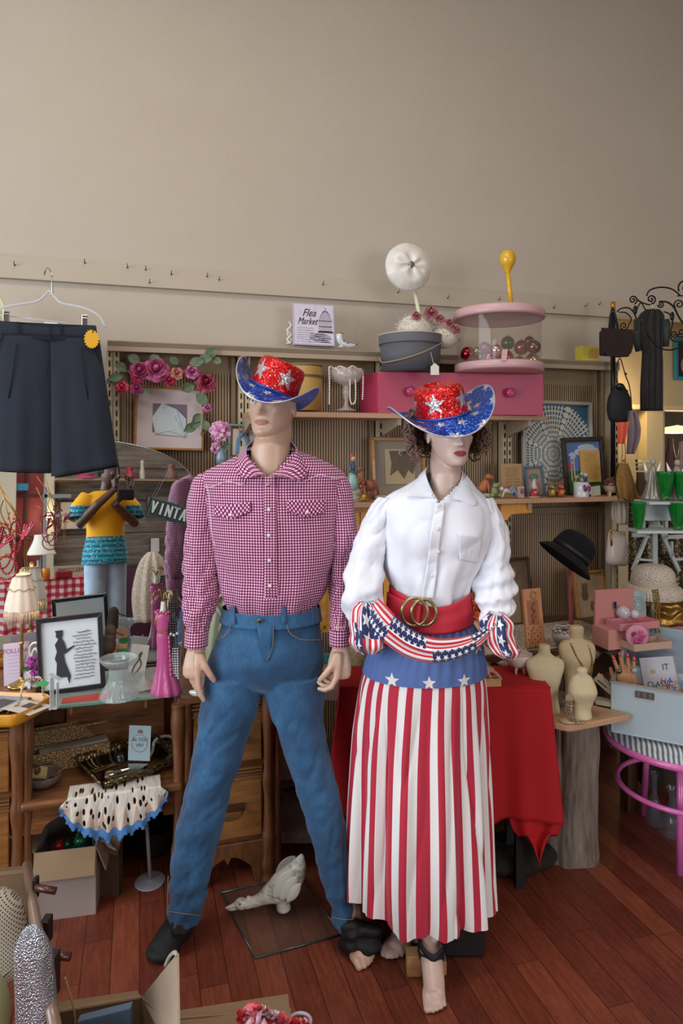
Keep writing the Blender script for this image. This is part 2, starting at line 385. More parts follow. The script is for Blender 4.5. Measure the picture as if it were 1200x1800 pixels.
def board(name,label,x0,x1,z,d0=2.75,d1=2.99,bracks=()):
    t=thing(name,label,'shelf',(0,0,0),ANG)
    b=B().box(((x0+x1)/2,(d0+d1)/2,z-.011),(x1-x0,d1-d0,.022)); obj('shelf_board',b,M_OAK,t,bev=.002)
    for u in bracks:
        b=B(); b.prism([(0,0),(0,-.075),(.03,-.07),(.22,-.028),(.22,-.02),(.22,0)],-.008,.008)
        b.v=[V((u-p.y,2.985-p.x,z-.022+p.z)) for p in b.v]; obj('bracket',b,M_TAN,t)
Z2=1.55+.1552*1.0; Z3=1.325
board('wall_shelf','brown wooden shelf that carries the pink drawer and round hat box',ups[1]-.01,sW(960,730,2.75),Z2,bracks=(ups[1],ups[2],ups[3]))
board('wall_shelf','brown wooden shelf lined with figurines and a white mug',sW(560,880,2.75),sW(1129,871,2.75),Z3,bracks=(ups[2],ups[3]))
# lit pine plank cabinet panel under the lower shelf
t=thing('pine_cabinet','golden pine plank cabinet standing behind the white shirt sleeve','cabinet',(0,0,0),ANG)
a=sW(572,1000,2.9); c=sW(716,1000,2.9)
b=B(); n_=7
for k in range(n_):
    x=a+(c-a)*(k+.5)/n_; b.box((x,2.93,1.02),((c-a)/n_-.003,.03,.5))
obj('plank_front',b,M_PINE,t,bev=.002)
b=B(); b.box(((a+c)/2,2.9,1.288),(c-a+.04,.11,.025)); b.box(((a+c)/2,2.93,.76),(c-a+.02,.06,.03)); b.box((a-.008,2.93,1.02),(.02,.06,.52)); b.box((c+.008,2.93,1.02),(.02,.06,.52)); obj('case',b,wood('pine_case','#a8701f','#cf9440','x',4,8),t)
b=B()
for j in range(7):
    for x in (c-.075,c-.045): b.box((x,2.912,.86+j*.035),(.006,.006,.018))
obj('cut_slots',b,mat('#120c06',.8),t)
t=thing('pine_ledge','short orange pine block under the lower shelf beside the white shoulder','bracket',(0,0,0),ANG)
x0=sW(877,900,2.8); x1=sW(931,900,2.8); z1=zW(900,885,2.8); z2=zW(900,914,2.8)
b=B(); b.prism([(x0,z1),(x1,z1),(x1,z1-.045),(x0+.05,z1-.05),(x0+.03,z2),(x0,z2)],2.78,2.9); obj('block',b,M_PINE,t,bev=.004)
# ================================================================ dresser with two towers and a dropped centre
DR=2.43
dr=thing('vanity_dresser','old brown wooden vanity dresser with drawer towers under the round mirror','dresser',(0,0,0),ANG)
tx0=sW(320,1300,DR); tx1=sW(478,1300,DR); lx1=sW(38,1300,DR); lx0=lx1-.55; TOP=.69
def moulded(x0,x1,z,h,y0=DR-.012,y1=DR+.46): return B().box(((x0+x1)/2,(y0+y1)/2,z),(x1-x0,y1-y0,h))
for (x0,x1) in ((tx0,tx1),(lx0,lx1)):
    b=B(); b.box(((x0+x1)/2,DR+.24,.39),(x1-x0-.02,.44,.56)); obj('case',b,M_WALX,dr)
    b=moulded(x0-.015,x1+.015,TOP-.0125,.025); obj('top_board',b,M_WALX,dr,bev=.004)
    b=B()
    for k in range(4): b.box(((x0+x1)/2,DR+.005-.003*(k%2),TOP-.035-k*.013),(x1-x0-.05,.02,.009))
    obj('reeded_rail',b,M_WALX,dr,bev=.002)
    for (za,zb) in ((.44,.625),(.17,.385)):
        d=obj('drawer',B().box(((x0+x1)/2,DR+.012,(za+zb)/2),(x1-x0-.075,.03,zb-za)),wood('drawer_front','#6c431d','#9c6a36','x',5,8,.4,.2),dr,bev=.004)
        xc=(x0+x1)/2; zc=(za+zb)/2
        b=B(); b.tube(spl([(xc-.05,DR-.006,zc),(xc-.045,DR-.028,zc-.008),(xc-.015,DR-.032,zc-.02),(xc+.015,DR-.032,zc-.02),(xc+.045,DR-.028,zc-.008),(xc+.05,DR-.006,zc)],5),.004,8)
        b.box((xc,DR-.006,zc+.004),(.12,.006,.026)); obj('drawer_pull',b,mat('#5d4a2c',.4,metal=.8),d,label='antique brass drawer pull')
    b=B()
    for k in range(4): b.box(((x0+x1)/2,DR+.006-.003*(k%2),.412-k*.011),(x1-x0-.07,.02,.008))
    obj('reeded_rail',b,M_WALX,dr,bev=.002)
    # scalloped base
    pts=[(x0+.03,.15),(x1-.03,.15),(x1-.03,.0),(x1-.06,.0)]+[(x1-.075-.07*k/6-.0,.06+.04*sin(pi*k/6*.5)) for k in range(7)]+[((x0+x1)/2,.075)]+[(x0+.145-.07*k/6,.1-.04*k/6) for k in range(7)]+[(x0+.06,0),(x0+.03,0)]
    b=B().prism(pts,DR+.002,DR+.025); obj('base_apron',b,M_WAL,dr,bev=.003)
    for x in (x0,x1):
        for y in (DR+.0,DR+.44):
            pr=[(.024,0),(.02,.03),(.026,.06),(.022,.1),(.026,.16),(.02,.2),(.017,.3),(.024,.37),(.018,.42),(.02,.52),(.027,.6),(.024,.65),(.026,.667)]
            pr=smoothrows(pr,4); b=B(); b.lathe(pr,(x-.012,y,0),16,caps=(True,True)); b.lathe([(r*.75,z) for r,z in pr],(x+.018,y+.004,0),14,caps=(True,True)); obj('post',b,M_WAL,dr)
# dropped centre
b=moulded(lx1,tx0,.39,.028,DR-.03); obj('centre_shelf',b,M_WALX,dr,bev=.008)
L=tx0-lx1
def apz(u): return .335-.0-.07*(.5-.5*cos(2*pi*min(1,max(0,u*1.0))))*0+(.05*max(0,sin(pi*min(1,max(0,(u-.12)/.32))))**.5 if .12<u<.44 else 0)+(.05*max(0,sin(pi*min(1,max(0,(u-.56)/.32))))**.5 if .56<u<.88 else 0)
pts=[(lx1,.378),(tx0,.378)]+[(tx0-L*k/50,apz(1-k/50)-.045) for k in range(51)]
b=B().prism(pts,DR-.005,DR+.02); obj('apron',b,M_WALX,dr,bev=.002)
b=B(); b.box(((lx1+tx0)/2,DR+.44,.35),(L,.02,.62)); obj('back_board',b,M_WAL,dr)
# carved crest board behind the shelf
def sc(px,py): q=onW(px,py,DR+.33); return (q.dot(UW),q.z)
cr=[sc(x,y) for x,y in spl([(45,1258,0),(90,1243,0),(130,1243,0),(155,1240,0),(172,1236,0),(190,1238,0),(208,1243,0),(222,1262,0),(240,1262,0),(258,1272,0),(265,1290,0),(268,1310,0),(266,1335,0)],4) for x,y in [(x,y)]] if False else [sc(v.x,v.y) for v in spl([(45,1258,0),(100,1244,0),(155,1245,0),(172,1238,0),(188,1236,0),(208,1241,0),(222,1258,0),(245,1261,0),(260,1272,0),(266,1290,0),(268,1325,0)],5)]
zb=.404
b=B().prism([(cr[0][0],zb)]+cr+[(cr[-1][0],zb)],DR+.32,DR+.345); obj('crest_board',b,wood('crest_wood','#301a0e','#6a4026','z',5,9,.4,.3),dr,bev=.004)
b=B(); b.tube([(x,DR+.318,z) for x,z in cr],.006,6); obj('crest_moulding',b,M_WAL,dr)
b=B(); b.box(((lx1+tx0)/2,DR+.36,.55),(L-.02,.02,.28)); obj('upper_back',b,M_WALX,dr)
# mirror, tilted back a little
X=MIRN.cross(V((0,0,1))).normalized(); X=V((X.x,X.y,0)).normalized(); Yv=X.cross(MIRN).normalized()
if Yv.z<0: Yv=-Yv
def onM(px,py):
    r=ray(px,py); t=(MIR0-EYE).dot(MIRN)/r.dot(MIRN); return EYE+r*t
def m2(px,py): q=onM(px,py)-MIR0; return (q.dot(X),q.dot(Yv))
sg=1 if X.x>0 else -1
edge=spl([(-260,900,0),(-190,845,0),(-90,800,0),(20,779,0),(120,771,0),(200,776,0),(262,789,0),(305,807,0),(330,828,0),(345,852,0),(350,885,0),(346,930,0),(336,1000,0),(326,1070,0),(319,1140,0),(316,1235,0)],5)
o2=[m2(v.x,v.y) for v in edge]+[m2(-260,1235)]
mr=thing('vanity_mirror','large arched frameless mirror standing on the vanity dresser behind the lamp','mirror',MIR0)
RM=M((X,MIRN,Yv)).transposed()
b=B(); b.prism(o2,0,.004); b.v=[RM@p for p in b.v]; obj('mirror_glass',b,M_MIRROR,mr)
b=B(); b.prism([(x*1.002,y) for x,y in o2],.0045,.022); b.v=[RM@p for p in b.v]; obj('backing',b,mat('#3a2415',.7),mr)
b=B(); b.tube([RM@V((x,-.001,y)) for x,y in o2[:-1]],.0025,6); obj('bevelled_edge',b,mat('#aebcc0',.1,metal=.9),mr)
b=B(); e1=m2(322,1050); e2=m2(318,1235); b.prism([(e1[0],e1[1]),(e1[0]+.028*1,e1[1]+.02),(e2[0]+.034,e2[1]),(e2[0],e2[1])],-.02,.02); b.v=[RM@p for p in b.v]; obj('support_post',b,M_WAL,mr,bev=.004)
# glass plate over the centre, level with the tower tops
t=thing('glass_shelf','thick greenish glass plate bridging the dresser towers under the framed poem','glass plate',(0,0,0),ANG)
gx0=sW(84,1240,DR+.0); gx1=sW(309,1220,DR)
b=B(); b.box(((gx0+gx1)/2+.0,DR+.165,.698),(gx1-gx0,.33,.007)); g_=NT('green_glass',.05); g_.color(lin('#b9cdc4')); g_.b.inputs['Alpha'].default_value=.45; obj('plate',b,g_.mat,t,bev=.001)
b=B(); b.box(((gx0+gx1)/2,DR-.0005,.698),(gx1-gx0,.004,.0075)); obj('edge',b,mat('#5e8f7c',.15),t)
for x in (gx0+.07,gx0+.31): obj('support',B().box((x,DR+.02,.6775),(.008,.008,.035)),M_WALX,t)
obj('support_panel',B().box(((gx0+gx1)/2,DR+.3,.5485),(gx1-gx0-.06,.012,.294)),M_WALX,t)
# ================================================================ dressed figures
def fuse(b,name,vox=.004,smooth=3,fac=.5):
    me=b.mesh(name) if isinstance(b,B) else b; o=bpy.data.objects.new(name,me); C.objects.link(o)
    r=o.modifiers.new('r','REMESH'); r.mode='VOXEL'; r.voxel_size=vox; r.use_smooth_shade=True
    s=o.modifiers.new('s','SMOOTH'); s.iterations=smooth; s.factor=fac
    out=bpy.data.meshes.new_from_object(o.evaluated_get(bpy.context.evaluated_depsgraph_get())); out.name=name
    bpy.data.objects.remove(o); bpy.data.meshes.remove(me); return out
def crease(x,y,z): return max(0,1-abs(2.2*NZ.noise(V((x,y,z)))))**5
class Loft:
    """rows (left px, right px, row px, depth, half thickness) of a garment, turned into real cross sections"""
    def __init__(s,rows,n=5,seg=72,e=1.0,disp=None,grow=0):
        s.rows=smoothrows(rows,n); s.seg=seg; s.e=e; s.disp=disp; s.grow=grow
    def row(s,py):
        R=s.rows
        if py<=R[0][2]: return R[0]
        for a,c in zip(R,R[1:]):
            if a[2]<=py<=c[2]:
                t=(py-a[2])/max(1e-6,c[2]-a[2]); return tuple(a[k]+(c[k]-a[k])*t for k in range(5))
        return R[-1]
    def pt(s,row,th,extra=0):
        l,r,py,d,ry=row; c=P((l+r)/2,py,d); rx=(r-l)/2*d/FPX+s.grow; q=ry+s.grow
        co,si=cos(th),sin(th)
        if s.e!=1: co=math.copysign(abs(co)**s.e,co); si=math.copysign(abs(si)**s.e,si)
        k=s.disp(th,py,c) if s.disp else 0
        n=V((co/max(rx,1e-4),si/max(q,1e-4),0)).normalized()
        return c+V((rx*co,q*si,0))+n*(k+extra)
    def build(s,b,caps=(True,True),solid=False):
        if solid or caps==(True,True):
            return b.rings([[s.pt(row,2*pi*k/s.seg) for k in range(s.seg)] for row in reversed(s.rows)])
        k0=len(b.f)
        R=[];uv=[];v=0;pc=None
        for row in s.rows:
            ring=[s.pt(row,-pi/2-pi+2*pi*k/s.seg) for k in range(s.seg+1)]
            c=P((row[0]+row[1])/2,row[2],row[3])
            if pc is not None: v-=(c-pc).length
            pc=c; L=[0]
            for a,q in zip(ring,ring[1:]): L.append(L[-1]+hypot(q.x-a.x,q.y-a.y))
            m=L[s.seg//2]; R.append(ring); uv+=[(x-m,v) for x in L]
        b.rings(R,closed=False,uvs=uv)
        n=s.seg+1; o=len(b.v)-n*len(R)
        if caps[0]: b.f.append([o+j for j in range(s.seg)]); b.mi.append(b.m); b.sm.append(False)
        if caps[1]: b.f.append([o+(len(R)-1)*n+j for j in reversed(range(s.seg))]); b.mi.append(b.m); b.sm.append(False)
        for i in range(k0,len(b.f)): b.f[i]=list(reversed(b.f[i]))
        return b
    def at(s,px,py,off=0):
        row=s.row(py); l,r,_,d,ry=row; y=d-ry; rx=(r-l)/2*d/FPX+s.grow; cx=((l+r)/2-600)*d/FPX
        for _i in range(3):
            x=(px-600)*y/FPX; t=max(-.985,min(.985,(x-cx)/rx))
            th=-math.acos(t) if s.e==1 else -math.acos(max(-1,min(1,math.copysign(abs(t)**(1/s.e),t))))
            p=s.pt(row,th,off); y=p.y
        p.z=EYEH-(py-HZ)*p.y/FPX
        return p
def patch(L,pts4,nu=10,nv=10,off=.004,uvs=.008,rot=0,curve=None):
    """quad patch on a Loft: pts4 = pixel corners (tl,tr,br,bl)"""
    b=B(); (ax,ay),(bx,by),(cx,cy),(dx,dy)=pts4
    def pix(u,v): return ((ax*(1-u)+bx*u)*(1-v)+(dx*(1-u)+cx*u)*v,(ay*(1-u)+by*u)*(1-v)+(dy*(1-u)+cy*u)*v)
    def fn(u,v):
        x,y=pix(u,v)
        if curve: y+=curve(u,v)
        return L.at(x,y,off)
    def uv(u,v):
        x,y=pix(u,v); k=2.15/FPX; x,y=(x-470)*k,-(y-850)*k
        return (x*cos(rot)-y*sin(rot),x*sin(rot)+y*cos(rot))
    b.grid(fn,nu,nv,uv); return b
def seam(L,pts,r=.0012,off=.003,n=5,seg=5):
    b=B(); b.tube([L.at(v.x,v.y,off) for v in spl([(x,y,0) for x,y in pts],n)],r,seg); return b
# ---- cloth materials
def m_gingham(p=.0086):
    n=NT('gingham_cotton',.85); u=n.n.new('ShaderNodeUVMap').outputs[0]; x=n.xyz(u)
    a=n.math('GREATER_THAN',n.math('FLOORED_MODULO',n.math('DIVIDE',x[0],p),1),.5); c=n.math('GREATER_THAN',n.math('FLOORED_MODULO',n.math('DIVIDE',x[1],p),1),.5)
    s=n.math('ADD',a,c); n.color(n.ramp(n.math('MULTIPLY',s,.5),[(.0,lin('#e8cddf')),(.5,lin('#9e3c70')),(1,lin('#42122d'))])); n.bump(n.noise(900),.1,.001)
    n.b.inputs['Sheen Weight'].default_value=.15; return n.mat
def m_denim():
    n=NT('blue_denim',.8); co=n.coord(); f=n.noise(5,co,4,.6); w=n.noise(420,n.map(co,(1,1,.12)),2); f2=n.noise(14,n.map(co,(1,1,.5)),3)
    t=n.math('ADD',n.math('ADD',n.math('MULTIPLY',f,.5),n.math('MULTIPLY',w,.25)),n.math('MULTIPLY',f2,.25))
    n.color(n.ramp(t,[(.32,lin('#0f2c45')),(.5,lin('#1c4a70')),(.68,lin('#326c96'))])); n.bump(w,.2,.001); n.b.inputs['Sheen Weight'].default_value=.2; return n.mat
def m_cotton(h,var=.03): return mat(h,.85,var=var,vs=30,bump=.08,bs=700,sheen=.2)
def m_skin(h):
    n=NT('mannequin_skin',.42); n.color(lin(h)); n.b.inputs['Subsurface Weight'].default_value=0; n.b.inputs['Coat Weight'].default_value=.12; n.bump(n.noise(300),.03,.001); return n.mat
M_GING=m_gingham(); M_DENIM=m_denim(); M_SKINM=m_skin('#c2a08a'); M_SKINF=m_skin('#ccb0a2'); M_THREAD=mat('#9a7a4e',.7)
def g2(x,z,x0,z0,sx,sz): return exp(-((x-x0)/sx)**2-((z-z0)/sz)**2)
def head(b,T,s=1.0,fem=False):
    rows=[(0,-.072,.00,.018),(.004,-.084,.008,.030),(.012,-.090,.022,.041),(.028,-.092,.045,.051),(.048,-.090,.066,.058),(.075,-.090,.083,.065),(.105,-.089,.094,.070),(.135,-.091,.1,.073),(.165,-.090,.1,.073),(.192,-.078,.092,.067),(.215,-.052,.07,.051),(.229,-.022,.04,.03),(.234,0,.01,.008)]
    jw=.9 if fem else 1.0
    rows=smoothrows(rows,7); seg=88; R=[]
    for (z,f,k,w) in rows:
        w*= (jw+(1-jw)*min(1,z/.12)); cy=(f+k)/2; h=(k-f)/2; ring=[]
        for j in range(seg):
            a=2*pi*j/seg; x=w*math.copysign(abs(cos(a))**.92,cos(a)); y=cy+h*sin(a); fr=max(0,-sin(a))**.5
            if sin(a)<0:
                ax=abs(x); D=0
                zz=z-(.0)
                D+=.017*exp(-(x/.0085)**2)*max(0,min(1,(.122-zz)/.045))*max(0,min(1,(zz-.066)/.006)) # nose ridge
                D+=.010*g2(x,zz,0,.078,.010,.008)+.008*g2(ax,zz,.0125,.0735,.006,.0065)
                D-=.0105*g2(ax,zz,.031,.114,.017,.012); D+=.0045*g2(ax,zz,.03,.131,.02,.007)
                D+=.0035*g2(ax,zz,.031,.112,.011,.006)
                D+=.0055*g2(x,zz,0,.0505,.020,.0045)+.0065*g2(x,zz,0,.0405,.017,.0048)-.0035*g2(x,zz,0,.0455,.022,.002)-.004*g2(x,zz,0,.031,.018,.005)
                D+=.0065*g2(x,zz,0,.013,.02,.011); D+=.003*g2(ax,zz,.044,.09,.016,.018)-.003*g2(ax,zz,.046,.055,.014,.02)
                y-=D*fr
            ring.append(T@(V((x,y,z))*s))
        R.append(ring)
    b.rings(R)
    for k in (-1,1):
        bb=B(); bb.sph((0,0,0),(.006,.017,.030),14,10,Ry(k*-.15)@Rx(-.2)); bb.sph((k*.003,-.012,-.006),(.006,.006,.008),8,6)
        b.add([T@((p+V((k*.0725,.006,.098)))*s) for p in bb.v],bb.f)
    return b
def hand(b,Wp,D,N,S,s=1.0,curl=(.5,.55,.6,.65),thumb=(.9,.35),spread=.05):
    """Wp wrist, D towards fingertips, N palm normal, S thumb side"""
    D=V(D).normalized(); N=(V(N)-D*V(N).dot(D)).normalized(); S0=N.cross(D).normalized(); S=S0 if S0.dot(V(S))>0 else -S0
    def L(x,y,z): return V(Wp)+(S*x+N*y+D*z)*s
    b.tube([L(0,0,-.03),L(.0,0,0),L(.002,0,.03),L(.004,0,.06),L(.004,0,.085),L(.003,0,.095)],[.026*s,.025*s,.033*s,.038*s,.037*s,.030*s],16,True,.0+.46)
    # make sure the flat axis follows the palm: an extra slab of overlapping balls
    for x in (-.024,-.008,.008,.024): b.tube([L(x*.7,0,.015),L(x,0,.05),L(x*1.05,0,.085)],[.013*s,.0145*s,.012*s],10)
    for i,(x,Ln,r) in enumerate(((.027,.070,.0088),(.009,.078,.0090),(-.009,.072,.0086),(-.026,.058,.0078))):
        c=curl[i]; p=L(x*1.05,0,.086); a=c*.6; pts=[L(x,0,.07),p]; sp=(1.5-i)*spread
        for q,f in enumerate((.45,.3,.25)):
            d=(D*cos(a)+N*sin(a)+S*sin(sp)); d.normalize(); p=p+d*Ln*f*1.08*s; pts.append(p); a+=c*(.9,.75,.5)[q]
        b.tube(pts,[r*s*1.05,r*s*1.05,r*s,r*s*.93,r*s*.74],10); b.sph(pts[-1],r*s*.76,8,6)
    o,ic=thumb; p=L(.020,.004,.022); pts=[p]; d=(D*cos(o)+S*sin(o)+N*.35).normalized()
    p=p+d*.040*s; pts.append(p); d=(D*cos(o-.35)+S*sin(o-.35)+N*(.35+ic)).normalized(); p=p+d*.030*s; pts.append(p)
    d=(D*cos(o-.6)+S*sin(o-.6)+N*(.35+ic*1.4)).normalized(); p=p+d*.024*s; pts.append(p)
    b.tube(pts,[.015*s,.0115*s,.0100*s,.0078*s],10); b.sph(pts[-1],.0079*s,8,6); return b
def foot(b,heel,toe,w=.04,h=.07,ankle=None,toes=True,arch=0):
    heel=V(heel); toe=V(toe); d=(toe-heel); L=d.length; d.normalize(); sd=V((d.y,-d.x,0)).normalized(); up=V((0,0,1))
    b.sph(heel+d*.03+up*.035,(.032,.032,.036)); b.tube([heel+d*.03+up*.05,heel+d*L*.35+up*.045,heel+d*L*.6+up*.034,heel+d*L*.82+up*.02],[.034,w*.85,w*.86,w*.72],18,True,.8)
    b.sph(heel+d*L*.68+up*.02,(w,w*1.1,.022),16,10,Rz(atan2(d.y,d.x)-pi/2))
    if toes:
        for k,(x,r,l) in enumerate(((.95,.0135,.98),(.42,.010,1.0),(-.02,.0095,.97),(-.42,.009,.93),(-.80,.0085,.87))):
            b.tube([heel+d*L*.72+sd*x*w*.75+up*.018,heel+d*L*(l-.10)+sd*x*w*.78+up*.019,heel+d*L*(l-.05)+sd*x*w*.76+up*.012],[r*1.1,r,r*.85],10); b.sph(heel+d*L*(l-.05)+sd*x*w*.76+up*.012,r*.9,8,6)
    else: b.sph(heel+d*L*.84+up*.018,(w*.85,L*.16,.019),16,10,Rz(atan2(d.y,d.x)-pi/2))
    if ankle is not None: b.tube([V(ankle),heel+d*.045+up*.09,heel+d*.05+up*.045],[.036,.032,.034],16)
    return b
def toworld(o,root):                            # meshes were shaped in world space: re-base them on their thing
    o.data.transform(M.Translation(-root.location)); return o
# ================================================================ the man
def male_disp(th,py,c):
    f=max(0,min(1,(py-960)/90)); k=.0035*f*(sin(th*11+.6*sin(th*3))+.6*sin(th*19+2))
    k+=.0045*NZ.noise(V((th*1.6,py*.008,1.3)))+.003*NZ.noise(V((th*4,py*.02,4)))
    k+=.010*f*math.exp(-((py-1040)/30)**2)-.004*crease(th*1.6,py*.010+th*.4,6)-.003*f*crease(th*5,py*.012,2)
    return k
TM=Loft([(436,524,792,2.2,.068),(420,546,800,2.2,.078),(396,572,811,2.2,.088),(376,589,820,2.2,.096),(356,604,831,2.2,.103),(348,608,842,2.2,.108),(350,606,860,2.2,.114),(357,602,890,2.2,.124),(367,596,940,2.2,.13),(378,586,990,2.2,.127),(389,572,1030,2.2,.122),(399,558,1056,2.2,.115),(404,550,1082,2.2,.100)],6,96,disp=male_disp)
man=thing('male_mannequin','male shop mannequin in pink gingham shirt and blue jeans, legs apart','mannequin',(P(470,1650,2.13).x,2.15,0))
def sl_disp(sd):
    return lambda th,py,c:-.008*crease(th*.9+sd,py*.022+th*.7,sd)*min(1,max(.15,(py-880)/60))-.005*crease(th*1.4,py*.045-th*.8,sd+2)*min(1,max(0,(py-930)/50))+.006*NZ.noise(V((th*1.3+sd,py*.022,sd)))+.0045*NZ.noise(V((th*2.5,py*.05+th*.8,sd+5)))*min(1,max(0,(py-900)/60))
SL=Loft([(352,384,831,2.21,.05),(338,392,843,2.21,.058),(332,394,870,2.21,.064),(328,390,905,2.21,.064),(324,388,950,2.2,.062),(321,388,1000,2.19,.060),(320,386,1035,2.17,.06),(321,380,1065,2.15,.056),(324,372,1090,2.14,.048),(327,365,1106,2.13,.038),(326,363,1135,2.12,.036)],6,56,disp=sl_disp(1))
SRr=Loft([(574,602,831,2.21,.05),(568,613,843,2.21,.058),(572,620,870,2.21,.062),(576,624,905,2.21,.062),(576,628,950,2.2,.058),(575,627,985,2.215,.054),(577,624,1025,2.205,.053),(578,621,1060,2.19,.048),(580,617,1090,2.16,.040),(580,615,1104,2.13,.036),(580,614,1133,2.12,.034)],6,56,disp=sl_disp(7))
# body: head, neck, torso core, arms, hands, legs, feet as one surface
HM=M.Translation(P(472,771,2.115)+V((0,.09,0)))@M.Rotation(radians(-16),4,'Z')@M.Rotation(radians(-4),4,'X')
def hM(x,y,z): return HM@V((x,y,z))
b=B(); head(b,HM)
nb=P(476,845,2.2); b.tube([hM(0,.03,.07),hM(0,.025,.02),P(475,795,2.165),P(475,822,2.175),nb,P(475,880,2.2)],[.052,.057,.061,.068,.086,.08],32)
Loft([(l+18,r-18,py,d,max(.02,ry-.022)) for l,r,py,d,ry in TM.rows if py>836],2,40).build(b)
for S_ in (SL,SRr): Loft([(l+11,r-11,py,d,max(.018,ry-.02)) for l,r,py,d,ry in S_.rows[6::4]],1,24).build(b)
b.tube([P(344,1100,2.13),P(345,1140,2.12)],[.026,.0255],16); b.tube([P(597,1100,2.13),P(598,1137,2.12)],[.026,.0255],16)
hand(b,P(344,1137,2.12),(-.05,-.1,-1),(.75,.55,0),(.6,-.8,0),1.0,(.25,.35,.45,.55),(.55,.3))
hand(b,P(598,1137,2.12),(-.04,-.1,-1),(-.9,.25,0),(-.4,-.9,0),1.0,(.75,.95,1.05,1.1),(.45,.4))
def legrows(rows,g): return [(l+g,r-g,py,d,ry-g*.0017) for l,r,py,d,ry in rows]
HIP=[(396,557,1070,2.2,.112),(393,560,1085,2.2,.116),(383,565,1115,2.195,.120),(371,569,1145,2.19,.118),(363,570,1168,2.185,.110),(366,563,1184,2.18,.094),(390,540,1200,2.18,.072),(430,500,1214,2.18,.03)]
LL=[(362,462,1185,2.18,.095),(356,462,1215,2.18,.098),(350,452,1250,2.17,.095),(344,439,1290,2.165,.09),(335,424,1340,2.16,.085),(330,413,1370,2.155,.08),(318,400,1420,2.15,.074),(305,385,1480,2.15,.07),(297,370,1540,2.14,.064),(295,362,1580,2.13,.06),(295,352,1617,2.12,.054)]
LR=[(462,568,1185,2.18,.095),(464,571,1215,2.18,.098),(473,570,1250,2.17,.095),(488,573,1290,2.165,.09),(497,578,1320,2.16,.085),(511,588,1360,2.155,.08),(524,598,1400,2.15,.076),(536,605,1440,2.15,.072),(548,611,1480,2.14,.068),(561,615,1530,2.13,.063),(576,619,1580,2.12,.056),(584,623,1624,2.11,.052)]
Loft(legrows(HIP,16),2,40).build(b); Loft(legrows(LL,13),2,28).build(b); Loft(legrows(LR,13),2,28).build(b)
hl=onZ(336,1628,0); tl=onZ(270,1694,0); hr=onZ(612,1640,0); tr_=onZ(650,1706,0)
hl=V((P(332,1610,2.17).x,2.22,0)); foot(b,hl,tl+V((.006,.02,0)),.043,ankle=P(330,1600,2.14))
hr=V((P(606,1640,2.14).x,2.2,0)); foot(b,hr,tr_,.042,ankle=P(606,1600,2.13))
o=setup(bpy.data.objects.new('body',fuse(b,'body',.0036,3)),M_SKINM,man); toworld(o,man)
def gt(p,r=.001): pass
b=B()
pl=[(-.024,.0485),(-.016,.0515),(-.006,.0535),(0,.0525),(.006,.0535),(.016,.0515),(.024,.0485)]
def facey(x,z): return -.092-.0065*exp(-((z-.046)/.009)**2)+ (x/.055)**2*.03
def lips(b,T,s,w=1.0,up=.0535,lo=.0365):
    def fn(u,v):
        x=(u-.5)*.048*w; t=1-(2*u-1)**2; zc=.0455; zt=zc+(up-zc)*t**.6-.0012*exp(-(x/.004)**2); zb=zc+(lo-zc)*t**.8
        z=zt+(zb-zt)*v; mid=exp(-((z-zc)/.0016)**2); return T@(V((x,-.0905-.0082*t**.5*(1-.25*(2*v-1)**2)+.003*mid+(x/.05)**2*.006,z))*s)
    b.grid(fn,20,12); return b
lips(b,HM,1.0); o=wobj('lips',b,mat('#a5716a',.45),man,label='closed brownish pink lips')
for k in (-1,1):
    b=B(); c=V((k*.031,-.0775,.113)); b.sph(HM@c,(.0115,.0115,.0115),16,12); o=wobj('eye',b,mat('#d9d4cc',.2),man,label='painted grey eye')
    b=B(); b.sph(HM@(c+V((0,-.0094,0))),(.0046,.0028,.0046),12,8); b.m=1; b.sph(HM@(c+V((0,-.0108,0))),(.0022,.0018,.0022),10,6); wobj('iris',b,[mat('#5d6d72',.2),M_BLKG],o)
    b=B(); b.tube([HM@V((k*x,-.0885-.003*(1-abs(x-.031)/.02),z)) for x,z in ((.018,.1135),(.024,.1195),(.031,.1215),(.039,.119),(.044,.114))],[.0008,.0014,.0016,.0014,.0008],6); wobj('eyelash',b,mat('#2a211d',.7),man)
    b=B(); b.tube([HM@V((k*x,-.096+.004*abs(x-.03)/.02,z)) for x,z in ((.014,.129),(.024,.1345),(.036,.1355),(.046,.130))],[.001,.0022,.002,.0008],6,True,.6); wobj('eyebrow',b,mat('#54413a',.8),man)
# shirt
b=B(); TM.build(b,(False,False)); b.cutpix(lambda x,y,c:y<846 and c.y<2.2 and 470-(846-y)*.74<x<471+(846-y)*.84); sh=wobj('shirt',b,M_GING,man,label='pink and white gingham western shirt')
for L_ in (SL,SRr):
    b=B(); L_.build(b,(False,False)); wobj('sleeve',b,M_GING,sh)
for (L_,x0,x1) in ((SL,325,364),(SRr,579,616)):
    b=B(); rows=[r for r in L_.rows if r[2]>=1104]; q=Loft([rows[0],rows[len(rows)//2],rows[-1]],3,56,grow=.0025); q.build(b,(False,False)); wobj('cuff',b,M_GING,sh,solid=.002)
